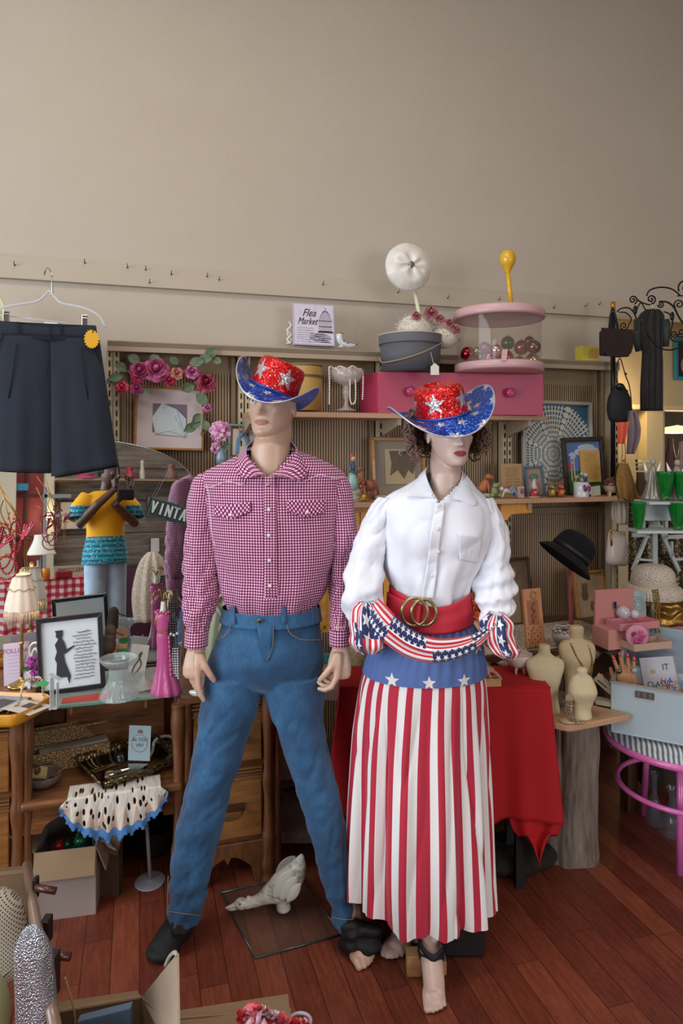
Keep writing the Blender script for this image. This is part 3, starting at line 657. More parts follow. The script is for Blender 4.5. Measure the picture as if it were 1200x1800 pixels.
# open front above the placket: skin shows in the V, so the shirt top front is cut by collar and facing
b=patch(TM,[(463,838),(485,838),(488,1078),(466,1078)],6,60,.0035); wobj('placket',b,M_GING,sh,solid=.0015)
for i,(x,y) in enumerate([(471,852),(472,896),(472,941),(473,985),(474,1030),(477,1076)]):
    b=B(); p=TM.at(x,y,.007); b.lathe([(0,.001),(.0035,.0012),(.0052,.0008),(.0056,-.001),(0,-.001)],(0,0,0),16); b.v=[Rx(pi/2)@q+p for q in b.v]; wobj('button',b,mat('#d8d3cc' if i else '#a08c5a',.25,coat=.5),sh)
for pts,bt in (([(377,890),(440,882),(441,898),(376,905)],(407,905)),([(503,880),(571,879),(570,899),(503,897)],(538,900))):
    b=patch(TM,pts,16,8,.006,rot=pi/4,curve=lambda u,v:11*v*(1-abs(2*u-1)**1.3)); fl=wobj('pocket_flap',b,M_GING,sh,solid=.0015)
    b=B(); p=TM.at(bt[0],bt[1],.011); b.sph(p,(.005,.0025,.005),12,8); wobj('snap',b,mat('#e3dbe0',.2,coat=.6),fl)
for pts in ([(343,852),(370,856),(400,846),(425,852),(432,838)],[(610,838),(585,840),(560,835),(530,848),(522,840)],[(362,850),(367,880),(372,930),(378,960)],[(600,845),(598,880),(592,930),(586,960)]):
    wobj('yoke_seam',seam(TM,pts,.0011,.002),M_GING,sh)
# collar: stand plus two pointed leaves
def cq(px,py,d): return P(px,py,d)
def leaf(b,rows,uvk=1):
    """rows of pixel/depth points joined to a sheet"""
    n=len(rows[0]); pts=[spl([cq(*p) for p in r],6) for r in rows]
    m=len(pts[0]); cols=[]
    for i in range(m): cols.append(spl([r[i] for r in pts],5))
    nv=len(cols[0])
    b.grid(lambda u,v: cols[round(u*(m-1))][round(v*(nv-1))],m-1,nv-1,lambda u,v:(u*.12+v*.02,v*.075)); return b
b=B(); leaf(b,[[(444,776,2.2),(434,786,2.155),(436,806,2.11),(466,836,2.082)],[(436,785,2.21),(424,800,2.15),(432,818,2.10),(466,839,2.078)],[(428,795,2.21),(413,812,2.15),(427,840,2.085),(463,833,2.075)]])
wobj('collar_leaf',b,M_GING,sh,solid=.0025)
b=B(); leaf(b,[[(508,774,2.2),(520,788,2.155),(512,812,2.11),(474,836,2.082)],[(516,784,2.21),(530,802,2.15),(522,822,2.10),(474,839,2.078)],[(523,793,2.21),(540,812,2.15),(532,842,2.085),(480,835,2.075)]])
wobj('collar_leaf',b,M_GING,sh,solid=.0025)
b=B(); leaf(b,[[(508,774,2.2),(500,770,2.25),(476,768,2.27),(452,770,2.25),(444,776,2.2)],[(523,793,2.21),(512,786,2.27),(476,783,2.29),(440,786,2.27),(428,795,2.21)]])
wobj('collar_back',b,M_GING,sh,solid=.0025)
# jeans
b=B(); dj=lambda sd:(lambda th,py,c:-.007*crease(th*.7+sd,py*.016+th*.8,sd)*(1 if py>1230 else .3)-.006*crease(th*1.1,py*.035-th*.6,sd+7)*max(.1,min(1,(py-1380)/80))+.005*NZ.noise(V((c.x*9+th*.7,py*.03,sd)))+.0045*NZ.noise(V((th*1.8,py*.06+th*1.2,sd+3)))*(1 if py>1250 else .25)+.004*sin(py*.16+th*1.5+sd)*max(0,min(1,(py-1500)/60)))
for rows,sd in ((HIP,2),(LL,5),(LR,9)): Loft(rows,5,64,disp=dj(sd)).build(b)
JM=fuse(b,'jeans',.0042,7); jn=setup(bpy.data.objects.new('jeans',JM),M_DENIM,man,'faded mid-blue straight jeans'); toworld(jn,man)
LH=Loft(HIP,5,64,disp=dj(2)); LLl=Loft(LL,5,64); LRr=Loft(LR,5,64)
b=B(); Loft([(395,558,1066,2.2,.112),(393,560,1078,2.2,.114),(390,562,1090,2.2,.117)],3,64,grow=.0065).build(b,(False,False)); wobj('waistband',b,M_DENIM,jn,solid=.003)
for x in (411,497,549): b=patch(LH,[(x-4,1066),(x+4,1066),(x+5,1097),(x-3,1097)],3,6,.0095); wobj('belt_loop',b,M_DENIM,jn,solid=.003)
b=patch(LH,[(450,1090),(482,1090),(474,1160),(462,1164)],6,20,.0035,curve=None); wobj('fly',b,M_DENIM,jn,solid=.001)
b=seam(LH,[(480,1094),(479,1130),(474,1152),(466,1162)],.0009,.0055); wobj('fly_stitching',b,M_THREAD,jn)
b=seam(LH,[(503,1097),(508,1112),(522,1122),(540,1125),(562,1124)],.001,.004); wobj('pocket_stitching',b,M_THREAD,jn)
b=seam(LH,[(408,1099),(402,1112),(392,1121),(378,1125)],.001,.004); wobj('pocket_stitching',b,M_THREAD,jn)
for x,y in ((505,1100),(559,1126),(407,1103)): b=B(); b.sph(LH.at(x,y,.005),(.0032,.0022,.0032),10,6); wobj('rivet',b,mat('#8a6a3a',.3,metal=1),jn)
b=B(); b.lathe([(0,.003),(.005,.0035),(.0075,.002),(.0078,-.001),(0,-.001)],(0,0,0),18); p=LH.at(457,1091,.011); b.v=[Rx(pi/2)@q+p for q in b.v]; wobj('waist_button',b,mat('#7d7158',.3,metal=1),jn,label='brass waist button')
for L_,pts in ((LLl,[(298,1602),(322,1606),(350,1609)]),(LRr,[(586,1612),(603,1616),(621,1616)]),(LLl,[(297,1540),(296,1580),(297,1612)])):
    b=seam(L_,pts,.001,.004); wobj('hem_stitching',b,M_THREAD,jn)
# sock and foot wrap
b=B(); foot(b,hl,tl+V((-.004,-.012,0)),.052,ankle=P(330,1600,2.14),toes=False); b.sph(hl+(tl-hl)*.35+V((0,0,.04)),(.045,.05,.05)); b.v=[p+V((0,0,.001)) for p in b.v]
s_=Loft([(298,350,1600,2.13,.055),(300,345,1625,2.12,.055)],2,30).build(b)
o=setup(bpy.data.objects.new('sock',fuse(b,'sock',.005,6)),M_BLK,man,'black sock'); toworld(o,man)
b=B()
for k in range(46):
    c=P(random.uniform(608,656),random.uniform(1628,1668),random.uniform(2.07,2.17)); c.z=max(c.z,.03); b.sph(c,(.034,.026,.017),10,8,Rz(k*2.4)@Rx(random.uniform(-1,1)))
o=setup(bpy.data.objects.new('foot_wrap',fuse(b,'foot_wrap',.006,4)),M_BLK,man,'crumpled black cloth bunched round the bare foot'); toworld(o,man)
# ================================================================ sequin hats
def m_sequin(name,base,dark,nu,nv,R=.33,offu=.5,starcol='#c9c6c8',rot=0):
    n=NT(name,.3,.45); u=n.n.new('ShaderNodeUVMap').outputs[0]; x=n.xyz(u)
    c=n.vor(260,n.coord(),'Color'); dd=n.vor(260,n.coord(),'Distance'); cc=n.xyz(c)
    g=n.math('MULTIPLY',cc[0],.6); cl=n.mix(g,lin(base),lin(dark)); cl=n.mix(n.math('GREATER_THAN',cc[1],.95),cl,lin('#ffb0a0' if base[1]=='d' else '#6aa0ff'))
    uu=n.math('MULTIPLY',x[0],nu); vv=n.math('MULTIPLY',x[1],nv); sh_=n.math('MULTIPLY',n.math('FLOORED_MODULO',n.math('FLOOR',vv),2),offu)
    fu=n.math('SUBTRACT',n.math('FRACT',n.math('ADD',uu,sh_)),.5); fv=n.math('SUBTRACT',n.math('FRACT',vv),.5)
    st=n.star(fu,fv,R,.42); n.color(n.mix(st,cl,n.mix(g,lin(starcol),lin('#8c8a8c'))))
    nm=n.n.new('ShaderNodeNewGeometry'); va=n.n.new('ShaderNodeVectorMath'); va.operation='SUBTRACT'; n.t.links.new(c,va.inputs[0]); va.inputs[1].default_value=(.5,.5,.5)
    vs=n.n.new('ShaderNodeVectorMath'); vs.operation='SCALE'; n.t.links.new(va.outputs[0],vs.inputs[0]); vs.inputs['Scale'].default_value=.5
    ad=n.n.new('ShaderNodeVectorMath'); ad.operation='ADD'; n.t.links.new(nm.outputs['Normal'],ad.inputs[0]); n.t.links.new(vs.outputs[0],ad.inputs[1])
    no=n.n.new('ShaderNodeVectorMath'); no.operation='NORMALIZE'; n.t.links.new(ad.outputs[0],no.inputs[0]); n.t.links.new(no.outputs[0],n.b.inputs['Normal'])
    return n.mat
M_SEQR=m_sequin('red_sequins','#dd1417','#7d0408',5,1,.34); M_SEQB=m_sequin('blue_sequins','#1b4cb0','#0a2470',11,1.6,.3)
M_BLUEU=mat('#1763d6',.4,coat=.3); M_SILV=mat('#b9bcc6',.35,metal=.6)
def hat(name,label,T,ax,ay,cx,cy,curl,droop,ch,top=.9,back=0,ct=None):
    loc=T.to_translation(); t=thing(name,label,'hat',loc); T2=M.Translation(-loc)@T
    def brim(u,v,dz=0):
        a=2*pi*u; rho=v; x=(cx+(ax-cx)*rho)*cos(a); y=(cy+(ay-cy)*rho)*sin(a)
        z=curl*abs(cos(a))**2.2*rho**1.5-(droop if sin(a)<0 else back)*abs(sin(a))**2*rho
        x*=1-.16*rho*abs(cos(a))**3*(curl/.1)
        return T2@V((x,y,z+dz))
    b=B(); b.m=0; b.grid(lambda u,v:brim(u,v,.0035),96,16,lambda u,v:(u,v)); b.m=1; b.grid(lambda u,v:brim(1-u,v,-.0015),96,16)
    obj('brim',b,[M_SEQB,M_BLUEU],t)
    b=B(); b.loop([brim(k/96,1.0,.001) for k in range(96)],.0028,6); obj('brim_edge',b,M_SILV,t)
    b=B(); R=[];uv=[]
    prof=[(0,1.0),(.1,1.0),(.3,.97),(.55,.95),(.8,.93),(.9,top*.98),(.96,top*.9),(1.0,top*.72),(.985,top*.4),(.965,.02)]
    prof=smoothrows(prof,4)
    for (z,k) in prof:
        for j in range(65):
            a=2*pi*j/64; dent=-.012*exp(-(cos(a)*k/.35)**2)*(1 if z>.93 and k<.7 else 0)
            R.append(T2@V((cx*k*cos(a)*1.0+ (ct or 0)*z,cy*k*sin(a),z*ch+dent))); uv.append((j/64+.05,min(z,.999)*.98+.01))
    nR=len(prof); b.add(R,[(i*65+j,i*65+j+1,(i+1)*65+j+1,(i+1)*65+j) for i in range(nR-1) for j in range(64)],True,uv); obj('crown',b,M_SEQR,t)
    b=B(); b.loop([T2@V((cx*1.02*cos(2*pi*k/48),cy*1.02*sin(2*pi*k/48),.005)) for k in range(48)],.004,6); obj('hat_band',b,mat('#1a3f9a',.4,coat=.2),t)
    return t
HT=M.Translation(hM(.0,-.002,.152))@M.Rotation(radians(-8),4,'Z')@M.Rotation(radians(23),4,'Y')@M.Rotation(radians(-2),4,'X')
hm=hat('cowboy_hat','red sequined cowboy hat with curled blue starry brim, tilted over the male mannequin\'s eyes',HT,.150,.155,.081,.100,.070,.045,.105,.9,.045)
b=B(); b.tube([HT@V((.128,-.05,.028)),HT@V((.13,-.02,.03)),HT@V((.125,.01,.03))],.002,6); wobj('stitch_line',b,M_BLUEU,hm)
# ================================================================ the woman
def fem_disp(th,py,c):
    f=max(0,min(1,(py-930)/90)); k=.005*f*(sin(th*9+.5*sin(th*4))+.5*sin(th*16+1))
    k+=.006*NZ.noise(V((th*1.5,py*.012,7)))+.004*NZ.noise(V((th*3,py*.03,9)))
    k-=.006*crease(th*1.1+3,py*.012+th*.5,21)+.004*f*crease(th*4,py*.01,5)
    for s_ in (-1,1): k+=.018*exp(-(((th+pi/2)-s_*.55)/.42)**2)*exp(-((py-935)/34)**2)
    return k
TF=Loft([(744,818,832,2.13,.056),(726,828,846,2.13,.068),(708,836,857,2.13,.078),(690,846,866,2.13,.086),(675,856,877,2.13,.094),(668,862,890,2.13,.1),(668,864,910,2.13,.108),(671,862,935,2.13,.114),(672,854,965,2.13,.114),(675,842,995,2.13,.11),(684,828,1022,2.13,.104),(692,821,1045,2.13,.1),(694,819,1070,2.13,.098)],6,96,disp=fem_disp)
woman=thing('female_mannequin','female shop mannequin in white blouse, red belt and flag striped skirt','mannequin',(P(745,1650,2.1).x,2.1,0))
FS1=Loft([(668,694,874,2.14,.045),(654,694,886,2.14,.054),(643,690,905,2.14,.06),(631,685,930,2.14,.064),(620,680,955,2.13,.066),(611,677,985,2.12,.066),(603,676,1020,2.075,.060),(599,673,1052,2.06,.058),(606,670,1078,2.06,.054),(613,666,1098,2.04,.044),(620,660,1115,2.03,.034)],6,56,disp=lambda th,py,c:-.006*crease(th*.8+1,py*.018+th*.6,4)-.003*crease(th*1.2,py*.04-th*.5,9)+.008*NZ.noise(V((th*1.2,py*.018,3)))+.0065*NZ.noise(V((th*2+py*.02,py*.045,8)))+.004*sin(py*.12+th*2)*max(0,min(1,(py-1010)/40)))
FS2=Loft([(836,864,874,2.14,.045),(838,872,886,2.14,.052),(843,882,905,2.14,.058),(845,892,935,2.14,.06),(842,896,965,2.13,.06),(836,898,995,2.12,.06),(830,906,1020,2.11,.06),(832,905,1045,2.09,.056),(838,906,1068,2.07,.05),(844,898,1084,2.05,.04),(850,886,1100,2.03,.03)],6,56,disp=lambda th,py,c:-.006*crease(th*.8+2,py*.02+th*.5,14)-.004*crease(th*1.2,py*.05-th*.5,19)+.006*NZ.noise(V((th*1.2,py*.018,13)))+.006*NZ.noise(V((th*2+py*.02,py*.045,18)))+.006*sin(py*.19+th*1.5)*max(0,min(1,(py-980)/30)))
HF=M.Translation(P(797,818,2.05)+V((0,.085,0)))@M.Rotation(radians(13),4,'Z')@M.Rotation(radians(4),4,'X')
b=B(); head(b,HF,.93,True)
b.tube([HF@V((0,.03,.07)),HF@V((0,.03,.015)),P(783,842,2.115),P(781,862,2.12),P(779,885,2.13),P(777,915,2.13)],[.045,.048,.047,.05,.07,.07],32)
Loft([(l+18,r-18,py,d,max(.02,ry-.03)) for l,r,py,d,ry in TF.rows if py>874],2,40).build(b)
for S_ in (FS1,FS2): Loft([(l+16,r-16,py,d,max(.016,ry-.03)) for l,r,py,d,ry in S_.rows[8::4]],1,24).build(b)
Loft([(708,806,1060,2.13,.07),(690,820,1120,2.13,.09),(680,830,1180,2.12,.1),(700,810,1240,2.12,.08)],3,40).build(b)
b.tube([P(715,1200,2.12),P(722,1450,2.12),P(727,1600,2.13),P(730,1640,2.16)],[.075,.05,.042,.034],24); b.tube([P(785,1200,2.12),P(770,1430,2.08),P(758,1590,2.06),P(756,1638,2.04)],[.075,.05,.04,.031],24)
for (w0,t0) in ((P(641,1105,2.03),-1),(P(868,1095,2.03),1)): hand(b,w0+V((-t0*.005,.02,.005)),(0,-.1,-1),(-t0*.6,.5,-.2),(-t0,0,0),.56,(.8,.9,1.0,1.0),(.2,.4))
h2=V((P(754,1700,2.05).x,2.06,.035)); t2=onZ(768,1784,0)
# raised heel, toes flat
d=(V((t2.x,t2.y,0))-V((h2.x,h2.y,0))).normalized(); sd=V((-d.y,d.x,0))*-1
b.sph(h2+V((0,.0,.03)),(.028,.032,.034)); b.tube([P(756,1636,2.035),h2+d*.04+V((0,0,.048)),h2+d*.085+V((0,0,.025)),h2+d*.125+V((0,0,-.002)),h2+d*.15+V((0,0,-.012))],[.030,.033,.032,.031,.028],20,True,.8)
Lf=(t2-h2).length; ball=h2+d*(Lf*.68); ball.z=.02; b.sph(ball,(.031,.045,.021),16,10)
for k,(x,r,l) in enumerate(((-.95,.012,.99),(-.42,.0095,1.0),(.0,.009,.975),(.42,.0085,.945),(.80,.008,.9))):
    e=V((h2.x,h2.y,0))+d*(Lf*l-.006)+sd*x*-.029+V((0,0,.011)); b.tube([ball+sd*x*-.024+V((0,0,.004)),e-d*.025+V((0,0,.006)),e],[r*1.0,r*.85,r*.8],10); b.sph(e,r*.85,8,6)
h3=V((P(738,1640,2.2).x,2.24,0.0)); t3=onZ(684,1694,0); foot(b,h3,t3,.038,ankle=P(733,1625,2.2),toes=True)
o=setup(bpy.data.objects.new('body',fuse(b,'body',.0036,3)),M_SKINF,woman); toworld(o,woman)
b=B(); lips(b,HF,.93,.95,.0545,.0355); wobj('lips',b,mat('#a03a50',.35),woman,label='painted dark rose lips')
for s_ in (-1,1):
    b=B(); cs_=V((P(757,1670,2.02).x,2.016,.086)); b.rings([[cs_+V((.0375*cos(2*pi*k/32),(.053-dz*.35)*sin(2*pi*k/32),dz+s_*.017*cos(2*pi*k/32))) for k in range(32)] for dz in (.009,-.009)],True,(False,False)); wobj('ankle_strap',b,mat('#1a1822',.7),woman,solid=.003,label='navy cloth strap crossed round the ankle')
# hair: curls as many short coils fused
b=B(); rr=random.Random(4)
for k in range(300):
    a=rr.uniform(-pi*.02,pi*1.02); zz=rr.uniform(.045,.185) if k%3 else rr.uniform(.02,.12); R0=.088+.026*sin(pi*min(1,(zz-.02)/.17)); 
    if abs(cos(a))>.8: R0+=.015
    c=V((cos(a)*(R0+.006),sin(a)*(R0+.022)+.004,zz))*.93; rad=rr.uniform(.010,.018); ph=rr.uniform(0,6)
    ax_=V((rr.uniform(-1,1),rr.uniform(-1,1),rr.uniform(-1,1))).normalized(); u_=ax_.orthogonal().normalized(); v_=ax_.cross(u_)
    b.tube([HF@(c+u_*cos(ph+t*.9)*rad+v_*sin(ph+t*.9)*rad+ax_*(t-4)*.0028) for t in range(9)],[.002]+[.0035]*7+[.0015],6)
b.tube([HF@V((0,.045,.075)),HF@V((0,.035,.17))],[.062,.075],20); 
wobj('hair',b,mat('#6b4a38',.5,var=.35,vs=60,sheen=.3),woman,label='short curly brown wig hair')
# blouse
M_WSH=m_cotton('#e6e9f2',.015)
b=B(); TF.build(b,(False,False)); b.cutpix(lambda x,y,c:y<886 and c.y<2.13 and 771-(886-y)*.66<x<771+(886-y)*1.0); bl=wobj('blouse',b,M_WSH,woman,label='crisp white long-sleeved blouse')
for L_ in (FS1,FS2): b=B(); L_.build(b,(False,False)); wobj('sleeve',b,M_WSH,bl)
b=patch(TF,[(765,884),(782,884),(762,1052),(742,1052)],6,80,.008,curve=None); wobj('placket',b,M_WSH,bl,solid=.0015)
for x,y in ((771,889),(770,930),(770,970),(760,1012)):
    b=B(); p=TF.at(x,y,.0115); b.lathe([(0,.001),(.0035,.0012),(.005,.0008),(.0054,-.001),(0,-.001)],(0,0,0),16); b.v=[Rx(pi/2)@q+p for q in b.v]; wobj('button',b,mat('#e5e0da',.2,coat=.6),bl)
b=patch(TF,[(804,938),(842,944),(838,990),(806,984)],14,16,.008); wobj('breast_pocket',b,M_WSH,bl,solid=.001)
b=B(); leaf(b,[[(752,820,2.16),(748,832,2.10),(758,860,2.06),(771,882,2.045)],[(744,828,2.16),(738,842,2.10),(746,868,2.055),(769,884,2.04)],[(738,834,2.16),(728,850,2.10),(715,871,2.05),(762,872,2.038)]]); wobj('collar_leaf',b,M_WSH,bl,solid=.002)
b=B(); leaf(b,[[(810,828,2.16),(811,838,2.10),(800,862,2.06),(773,882,2.045)],[(817,834,2.16),(821,846,2.10),(818,866,2.055),(776,884,2.04)],[(822,838,2.16),(830,854,2.10),(836,889,2.05),(784,872,2.04)]]); wobj('collar_leaf',b,M_WSH,bl,solid=.002)
b=B(); leaf(b,[[(810,828,2.16),(800,818,2.2),(781,815,2.21),(762,816,2.2),(752,820,2.16)],[(822,838,2.16),(808,830,2.22),(781,828,2.23),(750,828,2.22),(738,834,2.16)]]); wobj('collar_back',b,M_WSH,bl,solid=.002)
b=B()
b.sph(FS2.at(874,1055,.008),(.005,.003,.005),10,6); wobj('cuff_button',b,mat('#e5e0da',.2),bl)
# ---- skirt
def pleat(th,py,c):
    f=max(0,min(1,(py-1170)/120)); f2=max(0,min(1,(py-1170)/460))
    w=sin(13*th+1.3*sin(2*th)+.5)+.35*sin(27*th+2)
    return (.004+.013*f2)*f*w-.010*f*crease(th*3.2,py*.003,31)+.004*NZ.noise(V((th*2,py*.004,2)))
def yk(th,py,c): return .0035*sin(34*th+2*sin(3*th))*max(0,1-abs(py-1110)/90)+.003*NZ.noise(V((th*3,py*.03,5)))
YO=Loft([(700,818,1084,2.12,.100),(686,832,1104,2.12,.114),(664,843,1128,2.12,.132),(648,848,1152,2.12,.142),(640,851,1180,2.12,.148)],6,160,disp=yk,grow=.006)
SK=Loft([(645,847,1168,2.12,.138),(634,853,1200,2.12,.152),(627,856,1250,2.12,.158),(622,858,1310,2.12,.163),(618,861,1400,2.12,.17),(615,863,1500,2.12,.177),(614,865,1560,2.12,.182),(614,866,1580,2.12,.183)],8,480,disp=pleat)
def m_yoke():
    n=NT('blue_starry_yoke',.85); co=n.xyz(n.map(n.coord(),(1,1,1))); u=n.math('MULTIPLY',co[0],9.5); v=n.math('MULTIPLY',co[2],12)
    sh_=n.math('MULTIPLY',n.math('FLOORED_MODULO',n.math('FLOOR',v),2),.5)
    fu=n.math('SUBTRACT',n.math('FRACT',n.math('ADD',n.math('ADD',u,sh_),.1)),.5); fv=n.math('SUBTRACT',n.math('FRACT',v),.5)
    n.color(n.mix(n.star(n.math('DIVIDE',fu,9.5),n.math('DIVIDE',fv,12),.021,.42),lin('#526ba2'),lin('#ded9d4'))); return n.mat
def m_stripes():
    n=NT('red_white_skirt_stripes',.8); x=n.xyz(n.n.new('ShaderNodeUVMap').outputs[0]); a=n.math('FLOORED_MODULO',n.math('MULTIPLY',x[0],25),1)
    n.color(n.mix(n.math('GREATER_THAN',a,.52),lin('#b31d38'),lin('#e3e1de'))); n.b.inputs['Sheen Weight'].default_value=.15; return n.mat
b=B(); SK.build(b,(False,False)); ns=481; nr=len(SK.rows)
for i in range(nr):
    for j in range(ns):
        th=j/480; b.uv[i*ns+j]=(th+.0042*sin(2*pi*13*th+1)+.007*NZ.noise(V((th*9,i*.035,0)))+.004*NZ.noise(V((th*23,i*.02,5))),i/nr)
b.v=[p+V((0,0,.03*max(0,min(1,(710-(600+p.x*FPX/p.y))/50))*max(0,min(1,(.55-p.z)/.4)))) for p in b.v]
sk=wobj('skirt',b,m_stripes(),woman,label='long red and white striped skirt')
b=B(); YO.build(b,(False,False)); wobj('skirt_yoke',b,m_yoke(),sk,label='gathered blue skirt yoke with white stars')
# belt
b=B(); BL=Loft([(690,822,1024,2.13,.106),(688,824,1060,2.13,.112),(684,827,1104,2.13,.122)],4,80,grow=.008)
def belt(u,v):
    th=-pi/2-pi+2*pi*u; s_=cos(th); fr=max(0,-sin(th))
    top=1037-8*(-s_ if s_<0 else 0)+15*fr**3*(1-.0*s_); bot=1088-0*s_+8*fr**2
    py=top+(bot-top)*v; return BL.pt(BL.row(py),th,.0008*sin(v*14))
b.grid(belt,96,12); bt=wobj('belt',b,mat('#c01c34',.6,var=.06,vs=20),woman,solid=.004,label='wide red waist belt')
b=patch(BL,[(684,1040),(742,1062),(738,1104),(679,1083)],12,8,.010,curve=lambda u,v:3*sin(u*pi)); wobj('belt_tail',b,mat('#b91a32',.6),bt,solid=.004)
for x,y,r,o_ in ((734,1076,24,.02),(747,1077,23,.012)):
    p=BL.at(x,y,o_); k=2.0/FPX; b=B()
    b.loop([p+V((cos(a)*r*k*(1 if cos(a)<.3 else .9),-.004*cos(a*2),sin(a)*r*k)) for a in [2*pi*q/40 for q in range(40)]],.0052,10); wobj('buckle_ring',b,mat('#a99a6c',.28,metal=.9,var=.15,vs=40),bt,label='aged brass ring buckle')
# ---- flag scarf
def m_flag():
    n=NT('flag_print_scarf',.55); x=n.xyz(n.n.new('ShaderNodeUVMap').outputs[0])
    blk=n.math('GREATER_THAN',n.math('FLOORED_MODULO',n.math('ADD',n.math('MULTIPLY',x[0],2.0),n.math('MULTIPLY',n.math('FLOOR',n.math('MULTIPLY',x[1],2)),.9)),2),.95)
    u=n.math('MULTIPLY',x[0],14); v=n.math('MULTIPLY',x[1],3); sh_=n.math('MULTIPLY',n.math('FLOORED_MODULO',n.math('FLOOR',v),2),.5)
    st=n.star(n.math('SUBTRACT',n.math('FRACT',n.math('ADD',u,sh_)),.5),n.math('SUBTRACT',n.math('FRACT',v),.5),.46,.42)
    bl_=n.mix(st,lin('#17275c'),lin('#e9e9ef')); rs=n.mix(n.math('GREATER_THAN',n.math('FLOORED_MODULO',n.math('MULTIPLY',x[1],5.5),1),.5),lin('#cf1f2a'),lin('#eceaf0'))
    n.color(n.mix(blk,bl_,rs)); n.b.inputs['Sheen Weight'].default_value=.2; return n.mat
M_FLAG=m_flag()
sc_=thing('flag_scarf','stars and stripes scarf slung between the female mannequin\'s wrists over the skirt','scarf',P(760,1150,1.96))
def sheet(ctr,wid,nu,nv,u0,u1,amp=.006,fr=3,sd=0,dep=.0):
    cs=smoothrows(ctr,8); m=len(cs)-1
    def fn(u,v):
        t=u*m; i=min(int(t),m-1); f=t-i; r=tuple(cs[i][k]*(1-f)+cs[i+1][k]*f for k in range(6))
        px,py,d,wx,wy,_=r; s_=v*2-1
        off=amp*sin(v*fr*2*pi+sd+u*2)+.018*(s_*s_)
        return P(px+wx*s_,py+wy*s_,d+off+.6*amp*sin(u*9+v*5))
    b=B(); b.grid(fn,nu,nv,lambda u,v:(u0+(u1-u0)*u,v)); return b
b=sheet([(655,1068,1.95,-10,16,0),(668,1088,1.93,-14,20,0),(690,1110,1.92,-10,23,0),(722,1132,1.91,-5,24,0),(760,1143,1.9,0,22,0),(800,1140,1.905,4,18,0),(835,1127,1.92,5,12,0),(860,1108,1.94,3,8,0),(872,1098,1.95,2,8,0)],0,90,28,.6,2.5,.0055,3)
wobj('drape',b,M_FLAG,sc_,solid=.0015)
def bundle(rows,u0,sd,name='hanging_end'):
    L_=Loft(rows,7,64,e=.9,disp=lambda th,py,c:.006*sin(th*7+py*.03+sd)+.006*NZ.noise(V((th*2,py*.05,sd)))); b=B(); L_.build(b,(False,True))
    n=65; 
    for i in range(len(L_.rows)):
        for j in range(n): b.uv[i*n+j]=(u0+i/len(L_.rows)*.26+.03*sin(j/n*9),j/n*4.5)
    return wobj(name,b,M_FLAG,sc_)
bundle([(634,652,1056,2.01,.03),(622,664,1066,2.0,.05),(616,676,1088,2.0,.062),(616,680,1112,2.0,.066),(618,678,1130,2.0,.06),(630,668,1145,2.0,.03)],.55,1)
bundle([(862,884,1078,2.0,.03),(850,896,1090,1.99,.05),(848,898,1108,1.985,.058),(852,904,1128,1.98,.05),(864,911,1144,1.97,.04),(884,904,1156,1.97,.015)],1.3,4)
# ---- her hat
HT2=M.Translation(HF@(V((0,-.012,.166))*.93)+V((-.03,0,0)))@M.Rotation(radians(10),4,'Z')@M.Rotation(radians(-13),4,'Y')@M.Rotation(radians(9),4,'X')
hat('cowboy_hat','red sequined cowboy hat with sweeping blue starry brim on the curly haired female mannequin',HT2,.178,.160,.08,.1,.060,.045,.098,.88,.0)
# ================================================================ small builders; shapes are given in photo-pixel units times k (metres per pixel at that depth)
def item(name,label,cat,px,py,off,rz=ANG,group=None,y=None):
    loc=onW(px,py,off) if y is None else P(px,py,y)
    t=thing(name,label,cat,loc,rz,group); return t,loc.y/FPX
def KB(k): b=B(); b.T=M.Scale(k,4); return b
def lean(t,deg,roll=0): t.rotation_euler=(-radians(deg),radians(roll),t.rotation_euler.z)
def frame(t,k,w,h,fw,fm,d=8,mat_=None,mw=0,glass=False,label=None,pic=None):
    b=KB(k)
    for pts in ([(-w/2,0),(w/2,0),(w/2-fw,fw),(-w/2+fw,fw)],[(w/2,0),(w/2,h),(w/2-fw,h-fw),(w/2-fw,fw)],[(w/2,h),(-w/2,h),(-w/2+fw,h-fw),(w/2-fw,h-fw)],[(-w/2,h),(-w/2,0),(-w/2+fw,fw),(-w/2+fw,h-fw)]): b.prism(pts,-d/2,d/2)
    f=obj('frame',b,fm,t,bev=fw*k*.16)
    b=KB(k).box((0,d*.3,h/2),(w-fw,d*.2,h-fw)); obj('backing',b,mat_ or M_PAPER,t)
    if mw:
        b=KB(k); w2,h2=w/2-fw,h-fw; a=w2-mw; c0,c1=fw+mw,h-fw-mw
        for pts in ([(-w2,fw),(w2,fw),(a,c0),(-a,c0)],[(w2,fw),(w2,h2),(a,c1),(a,c0)],[(w2,h2),(-w2,h2),(-a,c1),(a,c1)],[(-w2,h2),(-w2,fw),(-a,c0),(-a,c1)]): b.prism(pts,d*.08,d*.16)
        obj('mount',b,pic or M_PAPER,t)
    return f
M_LINE=mat('#2b2428',.8)
def scribble(b,x0,x1,z,n,amp,seed,y=-.3,r=.28):
    q=random.Random(seed); pts=[]
    m=max(3,int((x1-x0)*1.1))
    for i in range(m+1):
        pts.append((x0+(x1-x0)*i/m,y,z+amp*(q.random()-.5)*(1.6 if i%2 else .6)))
    b.tube(pts,r,4,False)
def flowerball(b,c,r,n,seed,pr):
    q=random.Random(seed)
    for i in range(n):
        a=q.uniform(0,2*pi); u=q.uniform(-1,1); d=V((sqrt(1-u*u)*cos(a),sqrt(1-u*u)*sin(a)-.25,u)); p=V(c)+d*r*q.uniform(.8,1)
        b.m=q.randrange(2)
        for j in range(4): b.sph(p+V((cos(j*pi/2+i)*pr*.6,-pr*.2,sin(j*pi/2+i)*pr*.6)),(pr*.6,pr*.25,pr*.6),6,4)
